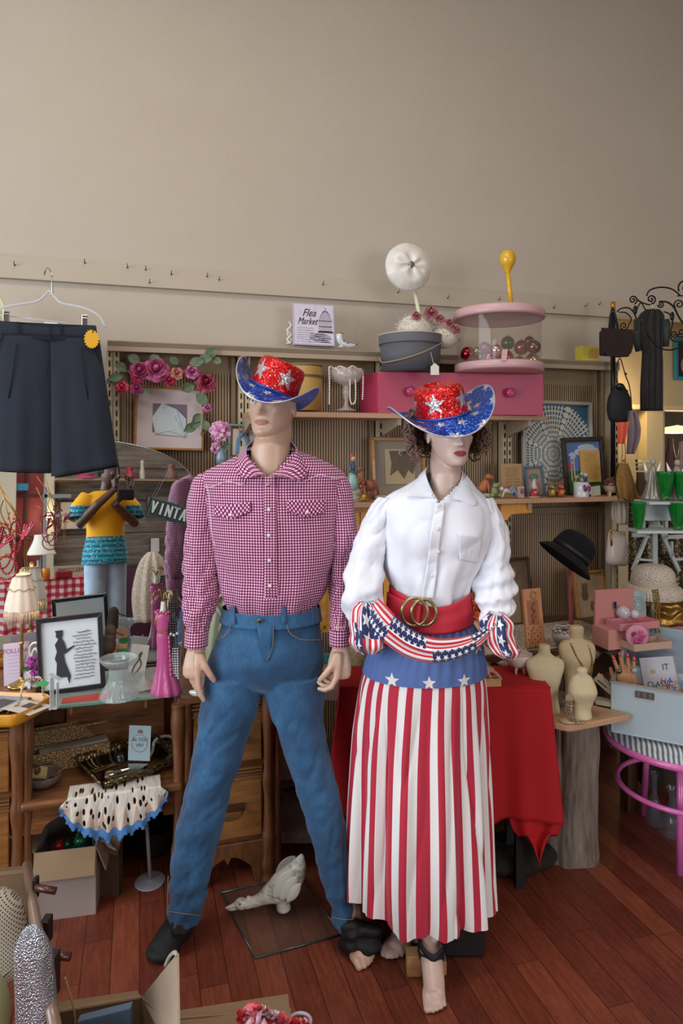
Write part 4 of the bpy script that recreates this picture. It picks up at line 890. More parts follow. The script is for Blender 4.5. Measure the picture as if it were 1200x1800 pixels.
def rose(b,c,r,seed,layers=4,face=V((0,-1,.25)),ms=(0,1)):
    q=random.Random(seed); Q=V((0,0,1)).rotation_difference(face).to_matrix()
    for L_ in range(layers):
        f=(L_+1)/layers; n=3+L_*2
        for i in range(n):
            a=2*pi*i/n+L_*.6+q.uniform(-.2,.2); b.m=ms[q.randrange(len(ms))]
            def fn(u,v,f=f,a=a):
                s=(u-.5)*2; w=r*(.35+.45*f)*(1-.45*v*v)*s; rad=r*(.10+.62*f*v**.75); z=r*((1.0-.75*f)*(v)-.35*f*v*v+.12*(1-s*s)*v)
                aa=a+w/max(rad+r*.15,1e-6)*.9; rad*=(1-.12*s*s)
                return V(c)+Q@V((cos(aa)*rad,sin(aa)*rad,z))
            b.grid(fn,6,5)
    b.sph(V(c)+Q@V((0,0,r*.35)),(r*.18,r*.18,r*.3),8,6,Q)
def leafq(b,p,d,L_,w,up=V((0,-1,0))):
    p=V(p); d=V(d).normalized(); s=d.cross(up).normalized()
    b.grid(lambda u,v:p+d*L_*v+s*(u-.5)*2*w*sin(pi*min(1,v*.97+.015))**.8+up*(-.15*L_*(v-.5)**2-abs(u-.5)*w*-.5),4,8)
# ---------------------------------------------------------------- on the top ledge
t,k=item('sign_box','square white Flea Market sign box with a birdcage on the top ledge','sign',553,607,2.925); lean(t,4)
b=KB(k).box((0,6,37),(74,11,74)); obj('box',b,mat('#b9aec2',.6),t,bev=.001)
b=KB(k).box((0,.2,37),(70,.6,70)); obj('face',b,mat('#cfc8d6',.6,var=.1,vs=40),t)
b=KB(k); text(b,'Flea',19,(-10,-.4,57),.8,.45,ext=.25); text(b,'Market',17,(-13,-.4,42),.72,.45,ext=.25); obj('lettering',b,M_LINE,t,label='black script lettering Flea Market')
b=KB(k)
for x in range(-11,12,3):
    zt=24+ (sqrt(max(0,1-(x/12)**2))*12)
    b.tube([(20+x,-.4,26),(20+x,-.4,44),(20+x*.8,-.4,26+zt*.95),(20+x*.3,-.4,62)],.28,4)
for z in (26,34,44): b.tube([(8,-.4,z),(32,-.4,z)],.55,4)
b.tube([(20,-.4,61),(21,-.4,66),(19,-.4,68)],.4,4); b.box((20,-.3,24),(28,.4,2.4)); obj('birdcage_drawing',b,M_LINE,t)
b=KB(k)
for i in range(7): scribble(b,-32,-6 if i>2 else -2,30-i*4,1,1.6,i,-.3,.2)
for i in range(26):
    q=random.Random(i); a=[(q.uniform(-8,30)+cos(j)*3,-.3,q.uniform(4,18)*.0+ (5+i%5*3.4)+sin(j)*2.4) for j in range(4)]; b.tube(a,.28,4)
obj('handwriting_print',b,mat('#5b5363',.8),t)
t,k=item('porcelain_figurine','small white openwork porcelain figurine half hidden behind the Flea Market sign','figurine',509,605,2.99)
b=KB(k); b.tube(spl([(4,0,0),(-4,0,8),(3,0,16),(-4,0,24),(3,0,32),(-1,0,40)],6),[2.2]*31,8); b.tube(spl([(-4,0,0),(3,0,8),(-4,0,18),(2,0,27)],6),1.4,8); b.lathe([(0,0),(7,0),(7,2),(0,2.5)],seg=16); obj('body',b,mat('#d8d2c6',.3,coat=.5),t)
t,k=item('ceramic_shoe','small white ceramic shoe with blue flowers on the top ledge','ornament',606,611,2.92)
b=KB(k); rs=[]
for (x,z,rx,rz_) in ((-10,24,6.5,1.2),(-10,18,6,3),(-9,12,5.5,5),(-5,7,6,6),(3,4.5,6,4.5),(11,3.6,5.2,3.5),(18,4.5,3.4,2.6),(22,6,1.2,1)):
    rs.append((x,0,z,rx,rz_))
b.tube([(p[0],0,p[2]) for p in rs],[6.5,6,5.8,5.8,4.8,4,2.8,.8],16); b.box((-8,0,1.2),(7,8,2.6)); obj('shoe',b,mat('#cfd2d0',.25,coat=.6),t)
b=KB(k)
for x,z in ((-8,16),(-3,11),(4,8),(20,5.5)): b.sph((x,-4.6,z),(1.8,.8,1.6),8,6)
obj('painted_flowers',b,mat('#4b4f9a',.3),t); b=KB(k); b.loop([(-10+6.4*cos(a),6.4*sin(a),24.2) for a in [2*pi*i/20 for i in range(20)]],.7,6); obj('rim',b,mat('#a0503c',.3),t)
t,k=item('yellow_box','small yellow floral cardboard box at the right end of the top ledge','box',1039,634,2.93)
b=KB(k).box((0,12,13),(35,20,25)); obj('box',b,mat('#d2cc4e',.6),t,bev=.001); b=KB(k).box((5,1.8,13),(20,.5,17)); obj('picture',b,mat('#d0a860',.6,var=.5,vs=200),t)
# ---------------------------------------------------------------- on the upper shelf
t,k=item('hat_box','tan round hat box behind the male mannequin\'s cowboy hat','hat box',533,722,2.87)
b=KB(k); b.lathe([(0,0),(32,0),(32,66),(0,66)],seg=40); obj('box',b,mat('#b08c4c',.6,var=.08,vs=12),t); b=KB(k); b.lathe([(33.2,58),(33.2,79),(32,80),(0,80)],seg=40); obj('lid',b,mat('#a98649',.55,var=.08,vs=12),t)
b=KB(k); b.lathe([(33.6,58),(33.6,61)],seg=40); b.lathe([(33.6,76),(33.6,79)],seg=40); obj('trim',b,mat('#5e4e33',.6),t)
t,k=item('glass_compote','cut glass compote draped with pearl necklaces on the upper shelf','compote',608,722,2.86)
def flut(n,a): return lambda th,z: a*cos(n*th)
b=KB(k); b.lathe([(0,0),(17,0),(17.5,1.5),(9,4),(4,9),(3,18),(5.5,26),(7,32),(6,40),(4.5,43),(10,46),(22,51),(29,60),(31,72),(29.8,72),(27,61),(20,53),(0,49)],seg=48,fl=flut(16,.035)); obj('bowl',b,thin_glass('cut_glass','#d5c9c4',.42,.06),t)
def necklace(b,pts,r,n=None,jit=0,alt=None):
    L_=[V(p) for p in spl(pts,10)]; acc=0; last=L_[0]; out=[L_[0]]
    for p in L_[1:]:
        seg=(p-last).length
        while seg>=2*r*1.02:
            last=last+(p-last).normalized()*2*r*1.02; out.append(last); seg=(p-last).length
    for i,p in enumerate(out):
        if alt: b.m=i//alt[0]%alt[1]
        b.sph(p,r*(1+ (jit if i%3==0 else 0)),8,6)
M_PEARL=mat('#e2cfc6',.22,coat=.7)
nk,k=item('pearl_necklace','pinkish pearl necklace hanging over both sides of the glass compote','necklace',608,722,2.83)
b=KB(k); necklace(b,[(-31,-2,12),(-31,-3,50),(-31,0,72),(-27,6,77),(-18,6,74),(-10,2,78),(0,-6,73),(10,-6,78),(20,-2,74),(27,0,74),(30,-3,66),(30,-4,40),(29,-4,20)],1.9); obj('pearls',b,M_PEARL,nk)
nk,k=item('pearl_necklace','short loop of cream pearls hanging below the glass compote\'s bowl','necklace',608,722,2.83)
b=KB(k); necklace(b,[(4,-9,70),(4,-11,40),(4,-10,24),(6,-9,14),(10,-9,11),(14,-9,16),(15,-9,30),(14,-9,60),(12,-6,70)],1.7); necklace(b,[(-22,-9,73),(-10,-12,62),(4,-13,60),(18,-10,66),(24,-6,74)],1.6); obj('pearls',b,mat('#e9dfd3',.22,coat=.7),nk)
# pink drawer
pd=thing('drawer_box','long pink painted wooden drawer box on the upper shelf','drawer box',(.157,2.98,Z2),atan2(.12,.755))
Ld=.7645; b=B(); fp=[(0,0),(Ld,0),(Ld-.02,.16),(-.055,.13)]; b.prism(fp,.0005,.183,'z'); obj('carcass',b,mat('#a83252',.45,var=.05,vs=6),pd,bev=.003)
b=B(); b.box((Ld/2,-.004,.092),(Ld,.01,.186)); obj('front',b,mat('#ab3454',.42,var=.05,vs=6),pd,bev=.002)
for x in (.142,.60):
    b=B(); b.lathe(smoothrows([(0,0),(.009,0),(.008,.01),(.018,.018),(.022,.028),(.017,.038),(0,.042)],4),seg=24); b.v=[Rx(pi/2)@p+V((x,-.008,.098)) for p in b.v]; obj('knob',b,mat('#b83d6e',.25,coat=.6),pd)
PT=Z2+.1865
# grey hat box with cord
def onD(px,dpt,z): q=P(px,790,dpt); q.z=z; return q
c=onD(721,3.0,PT); k=c.y/FPX
hb=thing('hat_box','dark grey round hat box with a cord handle standing on the pink drawer','hat box',c,0)
b=KB(k); b.lathe([(0,0),(50,0),(54,50),(0,50)],seg=48); obj('box',b,mat('#55555b',.7,bump=.2,bs=120),hb)
b=KB(k); b.lathe([(55.2,46),(55.8,61),(54,62.5),(0,62.5)],seg=48); obj('lid',b,mat('#5c5c62',.7,bump=.2,bs=120),hb)
b=KB(k); b.lathe([(56,61),(57,62),(56,63),(54.5,62.6)],seg=48); obj('lid_piping',b,mat('#b8b2a6',.8),hb)
b=KB(k); b.tube(spl([(-54,-8,24),(-52,-22,14),(-40,-42,12),(-15,-56,16),(15,-57,26),(38,-44,38),(53,-20,48)],6),1.1,8); obj('cord',b,mat('#a3866c',.8),hb)
b=KB(k); b.tube([(29,-52,27),(33,-54,8),(34,-57,2)],.35,5); b.prism([(28,-12),(42,-12),(42,2),(35,8),(28,2)],-58.2,-57.6); obj('price_tag',b,mat('#d5d2c8',.7),hb,label='small white price tag on a string')
# feathery hat with roses
c=onD(748,3.0,PT+64*k)
fh=thing('feather_hat','fluffy white tulle hat trimmed with dusty roses lying on the grey hat box','hat',c,0)
M_TULLE=mat('#cfc4b2',.9,var=.1,vs=50,sheen=.4); b=KB(k); q=random.Random(3)
b.sph((-18,0,10),(32,30,26),20,12); b.sph((32,0,-4),(26,24,20),16,10)
for i in range(420):
    a=q.uniform(0,2*pi); u=q.uniform(-.2,1); s=(-18,0,10,33,31,27) if i%2 else (34,0,-6,26,24,30)
    d=V((sqrt(1-u*u)*cos(a),sqrt(1-u*u)*sin(a),u)); p=V((s[0]+d.x*s[3],s[1]+d.y*s[4],max(s[2]+d.z*s[5],1-(22 if s[0]>0 else 0)))); b.tube([p,p+d*q.uniform(2,6)+V((q.uniform(-3,3),0,q.uniform(-2,2)))],[.8,.15],3)
obj('tulle',b,M_TULLE,fh)
for (x,z,r,s) in ((-20,29,9,1),(6,34,13,2),(22,24,9,5),(38,16,10,3),(50,6,8,4)): b=KB(k); rose(b,(x,-27 if x<10 else -24,z),r*1.35,s,3); obj('rose',b,[mat('#a96a68',.7),mat('#8c4c50',.7)],fh)
# satin beret on its stand
c=onD(741,3.06,PT+86*k)
st=thing('hat_stand','slim cream hat stand carrying the white satin beret','hat stand',c,0)
b=KB(k); b.tube([(0,0,-8),(-4,0,18),(-12,4,60)],3.6,14); obj('pole',b,mat('#cfd0ae',.5),st)
b=KB(k); b.lathe([(0,-14),(12,-14),(12,-9),(5,-7),(0,-7)],seg=20); obj('base',b,mat('#cfd0ae',.5),st)
c=P(718,469,3.04); sb=thing('satin_beret','gathered white satin beret with a jewelled button on the tall hat stand','hat',c,0)
k=c.y/FPX; b=KB(k); Q=V((0,0,1)).rotation_difference(V((.28,-1,.05)).normalized()).to_matrix()
prof=smoothrows([(.5,13),(6,14),(16,14.5),(28,12.5),(37,6),(42.5,-1),(40,-9),(32,-16),(20,-20),(6,-21),(.5,-21)],5)
b.lathe([(r,z) for r,z in prof],seg=72,fl=lambda th,z:(.012*sin(7*th+.5*sin(3*th))+.006*sin(17*th))*(1 if z>0 else .4)); 
b.v=[Q@(p+V((0,0,k*(2.6*sin(6*atan2(p.y,p.x)+1.5*sin(2*atan2(p.y,p.x)))*exp(-((hypot(p.x,p.y)/k-13)/11)**2) if p.z>0 else 0)))) for p in b.v]
obj('satin_crown',b,mat('#dedad0',.32,sheen=.5,var=.03,vs=20),sb); b=KB(k); p=Q@V((0,0,12)); b.sph(p,(5.5,3.5,5.5),16,10)
for i in range(9): b.sph(p+V((cos(i*.7)*5,-2.2,sin(i*.7)*5)),1.3,6,4)
obj('jewel_button',b,mat('#7c6a5c',.3,metal=.6),sb); b=KB(k)
for a in (3.9,4.3,4.8): b.sph((cos(a)*41,-3,sin(a)*41),1.2,6,4)
obj('edge_pearls',b,M_PEARL,sb)
# clear drum of Christmas balls
c=onD(876,3.04,PT); k=c.y/FPX
dm=thing('ornament_drum','round clear acrylic box with pale pink rims holding Christmas balls','container',c,0)
M_PINKL=mat('#c9a0a2',.5,coat=.2)
b=KB(k); b.lathe([(0,0),(74,0),(77,2),(77,13),(73,15),(0,15)],seg=64); obj('base',b,M_PINKL,dm)
b=KB(k); b.lathe([(73,15),(73.5,92)],seg=64); obj('clear_wall',b,thin_glass('acrylic','#b09c8a',.24,.02),dm)
b=KB(k); b.lathe([(73,92),(78,92),(80,95),(79,105),(76,108),(0,111)],seg=64); obj('lid',b,M_PINKL,dm)
b=KB(k).prism([(-14,10),(-5,11),(-3,30),(-12,29)],-78.5,-77.5); obj('price_sticker',b,mat('#c99ea0',.6),dm)
balls=[(822,622,13,'#7a1c26','dark red'),(846,630,10,'#b9b0b2','silver'),(833,640,9,'#6d4a3a','brown'),(852,612,11,'#a83a6a','magenta pink'),(872,616,11,'#d3a8a6','pale rose'),(892,603,12,'#0f6a3c','emerald green'),(889,628,13,'#b02a2c','bright red'),(916,611,13,'#9c4a60','mauve pink'),(938,610,12,'#7e5a50','dusky brown'),(935,632,12,'#c79d7a','champagne'),(913,636,8,'#c8b070','gold'),(859,634,10,'#c65a92','hot pink'),(838,618,8,'#9a8a86','pewter'),(930,600,9,'#5e4440','dark bronze'),(868,638,9,'#a898a0','lilac silver')]
pr=None
for i,(x,y,r,h,cn) in enumerate(balls):
    d=2.96+.055*((i*7)%4); loc=P(x,y,d); kk=d/FPX; r=r*kk; loc.z=max(loc.z,PT+15*k+r*1.02)
    lb='%s Christmas ball inside the clear pink-rimmed drum%s'%(cn,{0:', at its left edge',5:', on top of the pile',6:' behind the sticker'}.get(i,''))
    t=thing('christmas_ball',lb,'ornament',loc,0,'Christmas balls in the clear drum')
    b=B(); b.sph((0,0,0),r,24,16); obj('ball',b,mat(h,.12,metal=.85),t); b=B(); b.cyl((0,0,r*.96),(0,0,r*1.12),r*.2,seg=10); obj('cap',b,M_GOLD,t)
# yellow stand on the drum
c=onD(898,3.0,PT+112*k); t=thing('hat_stand','yellow lacquered knob-topped hat stand on the lid of the clear drum','hat stand',c,0)
b=KB(k); b.lathe(smoothrows([(0,0),(18,0),(18,2),(6,3),(3,5)],3),seg=24); b.tube([(0,0,2),(-6,0,64)],4,16); obj('pole',b,mat('#d3a41c',.35,coat=.4),t)
b=KB(k); b.lathe(smoothrows([(4,60),(7,66),(12,74),(14,82),(13,90),(8,97),(0,99)],4),(-6,0,0),seg=28); obj('knob',b,mat('#d8aa22',.3,coat=.5),t)
# ---------------------------------------------------------------- behind and beside the man, on the slotted wall
t,k=item('framed_handkerchief','square gilt frame with a folded white handkerchief under a rose garland','picture',297,791,2.985); lean(t,1,1.5)
frame(t,k,119,111,4,M_GOLDW,6,mat('#83707c',.8),26,pic=mat('#d2c4c2',.8))
b=KB(k).prism([(-31,55),(-14,82),(12,72),(28,56),(29,24),(-2,26),(-24,28)],-1.5,.5); obj('handkerchief',b,mat('#c3d0d2',.9,var=.07,vs=90),t,bev=.001)
b=KB(k); b.tube([(12,-1.8,72),(18,-1.8,52),(27,-1.8,25)],.4,4); b.tube([(-24,-1.8,28),(0,-1.8,33),(29,-1.8,24)],.3,4); b.tube([(8,-1.8,60),(19,-1.8,40)],.3,4); obj('hanky_hem',b,mat('#8b9aa0',.8),t)
t,k=item('rose_garland','garland of mauve silk roses and green leaves draped over the handkerchief frame','garland',297,791,2.93)
G=lambda x,y:(x-297,-2,791-y)
b=KB(k); b.tube(spl([G(205,662),G(235,655),G(280,668),G(320,655),G(345,668),G(352,700),G(358,740),G(352,765),G(366,752)],6),1.1,6); obj('stem',b,mat('#6c6a4a',.8),t)
RS=[(275,652,21,1,('#9c3a63','#b85a86')),(247,655,16,2,('#8c2c52','#a84672')),(243,667,10,8,('#c02a50','#a02046')),(218,683,11,3,('#b32548','#d0486a')),(310,657,11,4,('#b86a62','#c98c7e')),(297,670,10,5,('#a82a4c','#8c2240')),(336,654,12,6,('#a04a7c','#c06a98')),(360,672,17,7,('#8a2240','#b04a68')),(242,685,10,9,('#a03c6a','#8a3058')),(363,717,8,10,('#a8507c','#c47aa0'))]
for (x,y,r,s,cs) in RS:
    b=KB(k); rose(b,V(G(x,y))+V((0,-6,0)),r*1.55,s,4 if r>14 else 3); obj('rose',b,[mat(cs[0],.7),mat(cs[1],.7)],t)
b=KB(k); q=random.Random(2)
for (x,y,dx,dz,L_,w) in [(248,640,-1,.6,22,9),(262,637,1,.5,20,8),(220,662,-1,-.4,24,9),(225,655,-1,.8,20,8),(204,668,-1,-1,14,6),(312,640,-1,.8,18,7),(330,637,1,.1,26,9),(345,632,1,.2,26,9),(360,625,1,.8,22,10),(340,676,-1,-.5,24,10),(344,692,1,-1,24,10),(352,727,-1,-1,20,8),(350,735,-1,-1.2,22,9),(345,745,-1,-.6,26,9),(356,738,.4,-1,20,8),(248,690,1,-.3,16,7),(215,672,-1,-.9,16,8),(372,628,1,-.5,16,7)]:
    leafq(b,V(G(x,y))+V((0,-3,0)),(dx,-.3,dz),L_*1.05,w*.95)
obj('leaves',b,mat('#5d6f54',.7,var=.25,vs=60),t)
t,k=item('hydrangea_vase','pale pink hydrangea in a small glass vase beside the male mannequin\'s collar','flowers',388,815,2.9)
b=KB(k); flowerball(b,(-2,0,56),17,90,3,3.6); flowerball(b,(-9,0,28),8,30,5,3); obj('blossom',b,[mat('#c67aa6',.7),mat('#e0b4cc',.7)],t)
b=KB(k); b.lathe([(0,0),(8,0),(9,10),(6,22),(7,28)],(0,0,0),seg=20); obj('vase',b,thin_glass('vase_glass','#8fa8c0',.6),t)
b=KB(k); b.tube([(0,0,2),(0,0,40)],1,6); leafq(b,(2,-3,26),(1,-.2,.6),16,6); leafq(b,(0,-3,30),(.3,-.2,-1),14,6); obj('stem',b,mat('#4f6148',.7),t)
t,k=item('teal_picture','small teal framed picture of a blue figure behind the male mannequin\'s neck','picture',430,808,2.96); lean(t,3,2)
frame(t,k,60,62,4,mat('#6f9aa0',.5),5,mat('#d8d4c8',.8),4,pic=mat('#8a5a3c',.7)); b=KB(k); b.tube(spl([(-14,-.5,10),(-12,-.5,34),(-4,-.5,46),(4,-.5,34),(6,-.5,12)],5),3,8,True,.2); obj('figure_drawing',b,mat('#6fa3c4',.8,var=.3,vs=200),t)
# ---------------------------------------------------------------- on the long lower shelf
def fig(name,label,cat,px,py,off=2.82,group=None): return item(name,label,cat,px,py,off,group=group)
t,k=fig('shepherdess_figurine','china figurine of a seated lady in a blue dress and orange headscarf','figurine',625,881,2.84)
b=KB(k); b.lathe(smoothrows([(0,0),(14,0),(14,6),(11,10),(12,16),(9,22)],3),seg=20,sy=.7); obj('plinth',b,mat('#9a9384',.5,var=.3,vs=90),t)
b=KB(k); b.tube([(-4,0,20),(-5,0,34),(-6,0,52)],[10,9,6],14,True,.8); obj('skirt',b,mat('#8fb3a8',.4,var=.15,vs=60),t)
b=KB(k); b.tube([(-6,0,50),(-7,0,62),(-6,0,70)],[6,7,3],12,True,.8); b.tube([(-11,-3,66),(-12,-5,54),(-2,-8,50),(4,-6,52)],[3,2.6,2.2,1.6],8); obj('bodice',b,mat('#4c5a78',.4),t)
b=KB(k); b.sph((-5,-1,75),(4.2,4.2,5)); b.tube([(-6,0,66),(-5,0,72)],2,8); obj('face',b,mat('#c9a48c',.4),t)
b=KB(k); b.sph((-6,1,79),(5.2,5,4.6)); b.sph((-8,2,84),2.4,8,6); obj('headscarf',b,mat('#b0553c',.5),t)
b=KB(k)
for (x,z,r) in ((8,26,4),(12,32,4),(6,34,3.5),(10,20,3.5)): b.sph((x,-6,z),r,8,6)
obj('flower_basket',b,mat('#8a4a30',.5,var=.4,vs=120),t)
t,k=fig('deer_figurine','brown spotted deer figurine standing behind the seated china lady','figurine',645,880,2.9)
b=KB(k); b.tube([(-2,0,26),(12,0,28)],[10,9],14); b.tube([(-6,0,30),(-12,0,44),(-10,0,54)],[6,4.5,4],10)
for x in (-5,2,9,13): b.tube([(x,0,24),(x,0,2)],[3,1.6],8)
b.sph((-12,-2,56),(5,4,4)); b.tube([(10,0,34),(18,-3,28),(20,-3,10)],[5,3,1.5],8); obj('body',b,mat('#9a6048',.5,var=.3,vs=60),t)
b=KB(k); b.lathe([(0,0),(15,0),(15,3),(0,3)],(2,0,0),seg=20,sy=.7); obj('base',b,mat('#3f5236',.6),t)
t,k=item('dome_base','little gilt oval stand at the foot of the wedding picture','stand',641,878,2.78); b=KB(k); b.lathe(smoothrows([(0,0),(12,0),(12,2.5),(8,4),(6,9),(0,10)],3),seg=24,sy=.7); obj('stand',b,M_GOLD,t)
t,k=item('banner_picture','gilt framed print of a pointed cloth banner behind the female mannequin\'s hair','picture',702,876,2.93); lean(t,5,0)
frame(t,k,102,108,7,M_GOLDW,8,mat('#8e8578',.8),0)
b=KB(k).box((3,.4,56),(56,.5,62)); obj('sheet',b,mat('#b8a684',.8),t)
b=KB(k).prism([(-17,84),(30,84),(33,64),(27,42),(18,50),(10,34),(-2,50),(-16,40),(-13,62)],-.4,0); obj('banner_drawing',b,mat('#6a5c4a',.8,var=.2,vs=80),t); b=KB(k); flowerball(b,(5,-.6,80),4,12,2,2); obj('flower_drawing',b,[mat('#a99aa6',.8),mat('#6a5a66',.8)],t)
t,k=item('stacked_booklets','thin white booklets lying flat under the brown dog figurine','booklets',858,876,2.84); b=KB(k)
for i in range(4): b.box((i%2-.5,8,1.1+i*2.2),(26,18,1.8),Rz(.05*i))
obj('booklet_pages',b,mat('#c6bfae',.8),t); ZB=8.8
t,k=item('dog_figurine','orange brown sitting dog figurine on the white booklets','figurine',855,867,2.85)
b=KB(k); b.tube([(-8,4,3),(-7,4,8),(-2,2,18),(1,0,24)],[8,9,7,5],14); b.sph((3,-2,29),(6.5,6,5.5)); b.sph((8,-4,27.5),(4,3.4,3),10,8); b.tube([(1,-3,18),(2,-5,2)],[3,2.2],8); b.sph((-1,1,28),(2.5,2,5),8,6); obj('body',b,mat('#a8673c',.4,var=.15,vs=60),t)
t,k=item('frog_figurine','mottled green frog figurine beside the brown dog','figurine',871,874,2.83)
b=KB(k); b.sph((0,4,10),(8,8,11)); b.sph((0,0,20),(6,5,5)); b.sph((-4,-1,24),2,8,6); b.sph((4,-1,24),2,8,6); b.sph((-7,0,4),(4,6,4),8,6); b.sph((7,0,4),(4,6,4),8,6); obj('body',b,mat('#8c9262',.4,var=.25,vs=80),t)
t,k=item('poem_card','tan printed poem card standing left of the small blue frame','card',901,875,2.88); lean(t,6,0)
b=KB(k).box((0,0,30),(41,.8,60)); obj('card',b,mat('#b79468',.8),t); b=KB(k)
for i in range(14): b.box((-1+(i*3%4),-.5,52-i*3.4),(28-(i*5%7),.2,.7))
obj('print',b,mat('#6a4e34',.8),t)
t,k=item('reclining_figurine','white china figurine reclining in blue trousers on the shelf edge','figurine',893,876,2.785)
b=KB(k); b.tube([(-10,0,12),(-4,0,14),(4,0,10)],[4,4.5,4],10); b.sph((-13,0,17),4,10,8); b.tube([(-9,-2,12),(-14,-3,2)],[2,1.5],6); obj('torso',b,mat('#c8c0b4',.35,coat=.4),t)
b=KB(k); b.tube([(2,0,10),(6,0,20),(12,0,4)],[4,3.6,2.8],8); b.tube([(3,-4,8),(9,-4,15),(15,-4,2)],[3.4,3,2.2],8); obj('trousers',b,mat('#7f97b0',.4),t)
t,k=item('flower_cube','small cream cube box painted with a purple flower','box',915,875,2.79); b=KB(k).box((0,5,10),(14,10,20)); obj('box',b,mat('#b8a692',.5),t,bev=.001); b=KB(k); flowerball(b,(1,-.5,13),4,9,4,2.2); obj('painted_flower',b,[mat('#8c4468',.6),mat('#a2607e',.6)],t)
t,k=item('small_portrait','narrow slate blue frame with a portrait in a green bonnet','picture',943,874,2.87); lean(t,8,-3)
frame(t,k,37,55,4.5,mat('#54687c',.45),4,mat('#a88a78',.8),0); b=KB(k); b.sph((-1,-.5,36),(9,.6,6),12,8); obj('bonnet_drawing',b,mat('#57806c',.8),t); b=KB(k); b.sph((-1,-.6,28),(5,.7,6),12,8); b.sph((-1,-.4,14),(8,.5,9),12,8); obj('portrait_drawing',b,mat('#b9988a',.8,var=.2,vs=200),t)
t,k=item('santa_figurine','tiny red and white Santa figurine in front of the slate blue frame','figurine',938,875,2.79)
b=KB(k); b.tube([(0,0,1),(0,0,8),(0,0,15)],[9,7.5,4.5],12); obj('coat',b,mat('#a32a2a',.5),t); b=KB(k); b.sph((0,-3,9),(4,4,4)); b.tube([(0,0,17),(0,0,25),(1,0,33)],[5,3.8,1.2],10); b.sph((0,-1,19),4.6); obj('beard_and_cap',b,mat('#c6c0b8',.6),t); b=KB(k); b.lathe([(0,0),(11,0),(11,3),(0,3)],seg=16); obj('base',b,mat('#b09078',.5),t)
for (x,lb,c1,c2) in ((968,'little brown and yellow painted bear figurine beside the Santa','#7a6034','#b59a4c'),(984,'little orange painted bear figurine next to the white mug','#9a4a26','#c27a3c')):
    t,k=item('bear_figurine',lb,'figurine',x,875,2.8); b=KB(k); b.tube([(0,0,2),(0,0,9),(0,0,15)],[7,7.5,5],12); b.sph((0,-1,20),(6,5.5,5.5)); b.sph((-4.5,0,25),2.2,8,6); b.sph((4.5,0,25),2.2,8,6); b.sph((-6,-3,12),(2.5,3,4),8,6); b.sph((6,-3,12),(2.5,3,4),8,6); obj('body',b,mat(c1,.4,var=.3,vs=100),t); b=KB(k); b.sph((0,-6,10),(4,3,5),10,8); b.sph((0,-6,19),(2.6,2,2),8,6); obj('belly',b,mat(c2,.4),t)
t,k=item('doily_frame','large pale framed white crochet doily on blue card above the figurines','picture',981,874,2.975); lean(t,3,1)
f_=frame(t,k,142,170,6,mat('#aaa89c',.45,coat=.3),8,mat('#39667e',.6),0)
def m_doily():
    n=NT('crochet_lace',.85); u=n.xyz(n.n.new('ShaderNodeUVMap').outputs[0]); a=u[0]; r=u[1]
    rows=n.math('FRACT',n.math('MULTIPLY',r,11)); sp=n.math('FRACT',n.math('MULTIPLY',a,72)); pet=n.math('ABSOLUTE',n.math('SUBTRACT',n.math('FRACT',n.math('MULTIPLY',a,8)),.5))
    wid=n.math('LESS_THAN',pet,.13); dots=n.math('LESS_THAN',n.math('ADD',n.math('POWER',n.math('SUBTRACT',n.math('FRACT',n.math('MULTIPLY',r,8)),.5),2.0),n.math('POWER',n.math('MULTIPLY',pet,4.0),2.0)),.2)
    net=n.math('MAXIMUM',n.math('LESS_THAN',rows,.3),n.math('LESS_THAN',sp,.4)); al=n.math('MAXIMUM',n.math('MULTIPLY',net,n.math('GREATER_THAN',pet,.11)),dots)
    n.color(lin('#cfcab8')); n.put(n.b.inputs['Alpha'],al); n.bump(dots,.5,.004); return n.mat
b=KB(k); b.grid(lambda u,v:V(((v*84+3*abs(sin(8*pi*u))*v)*cos(2*pi*u)-8,1.2,76+(v*92)*sin(2*pi*u))),128,10,lambda u,v:(u,v)); b.v=[V((max(-64*k,min(64*k,p.x)),p.y,max(8*k,min(162*k,p.z)))) for p in b.v]
obj('doily',b,m_doily(),t)
t,k=item('folk_picture','dark framed painting of green fields and clouds with a tan paper tucked in','picture',1031,872,2.9); lean(t,5,-2)
frame(t,k,84,104,7,mat('#33241c',.4),7,mat('#31621f',.7,var=.25,vs=30),0)
b=KB(k).box((0,1.2,70),(70,.6,50)); obj('painted_sky',b,mat('#4e6da0',.7),t); b=KB(k)
for x,z,w in ((8,86,18),(22,80,12),(-6,78,12),(-22,72,8)): b.sph((x,.9,z),(w,.7,6),14,8)
obj('painted_clouds',b,mat('#a9b0b6',.7),t); b=KB(k); b.box((-26,.8,48),(2,.6,40)); b.box((-20,.8,48),(2,.6,40)); b.box((-23,.8,60),(9,.6,3)); obj('painted_windmill',b,mat('#c2b088',.7),t)
b=KB(k); b.box((-31,.4,66),(8,.6,12)); b.m=1; b.box((-32,.4,54),(10,.6,12)); obj('painted_figure',b,[mat('#2f5fae',.7),mat('#b02428',.7)],t)
b=KB(k).box((11,-2,52),(41,.7,56),Ry(.02)); obj('paper_note',b,mat('#bd9450',.8),t,label='tan printed paper'); b=KB(k)
for i in range(15): b.box((11+(i%3),-2.5,74-i*3.1),(28-(i*7%9),.2,.6))
obj('print',b,mat('#6b4a26',.8),t)
t,k=item('white_mug','white mug printed with purple flowers holding a blue bird','mug',1021,876,2.8)
b=KB(k); b.lathe([(0,0),(12.5,0),(13,2),(13,29),(12,29),(12,3),(0,2)],seg=32); b.loop([(14+6*cos(a),0,15+9*sin(a)) for a in [2*pi*i/20 for i in range(20)]],1.4,6); obj('cup',b,mat('#c9c9cc',.25,coat=.5),t)
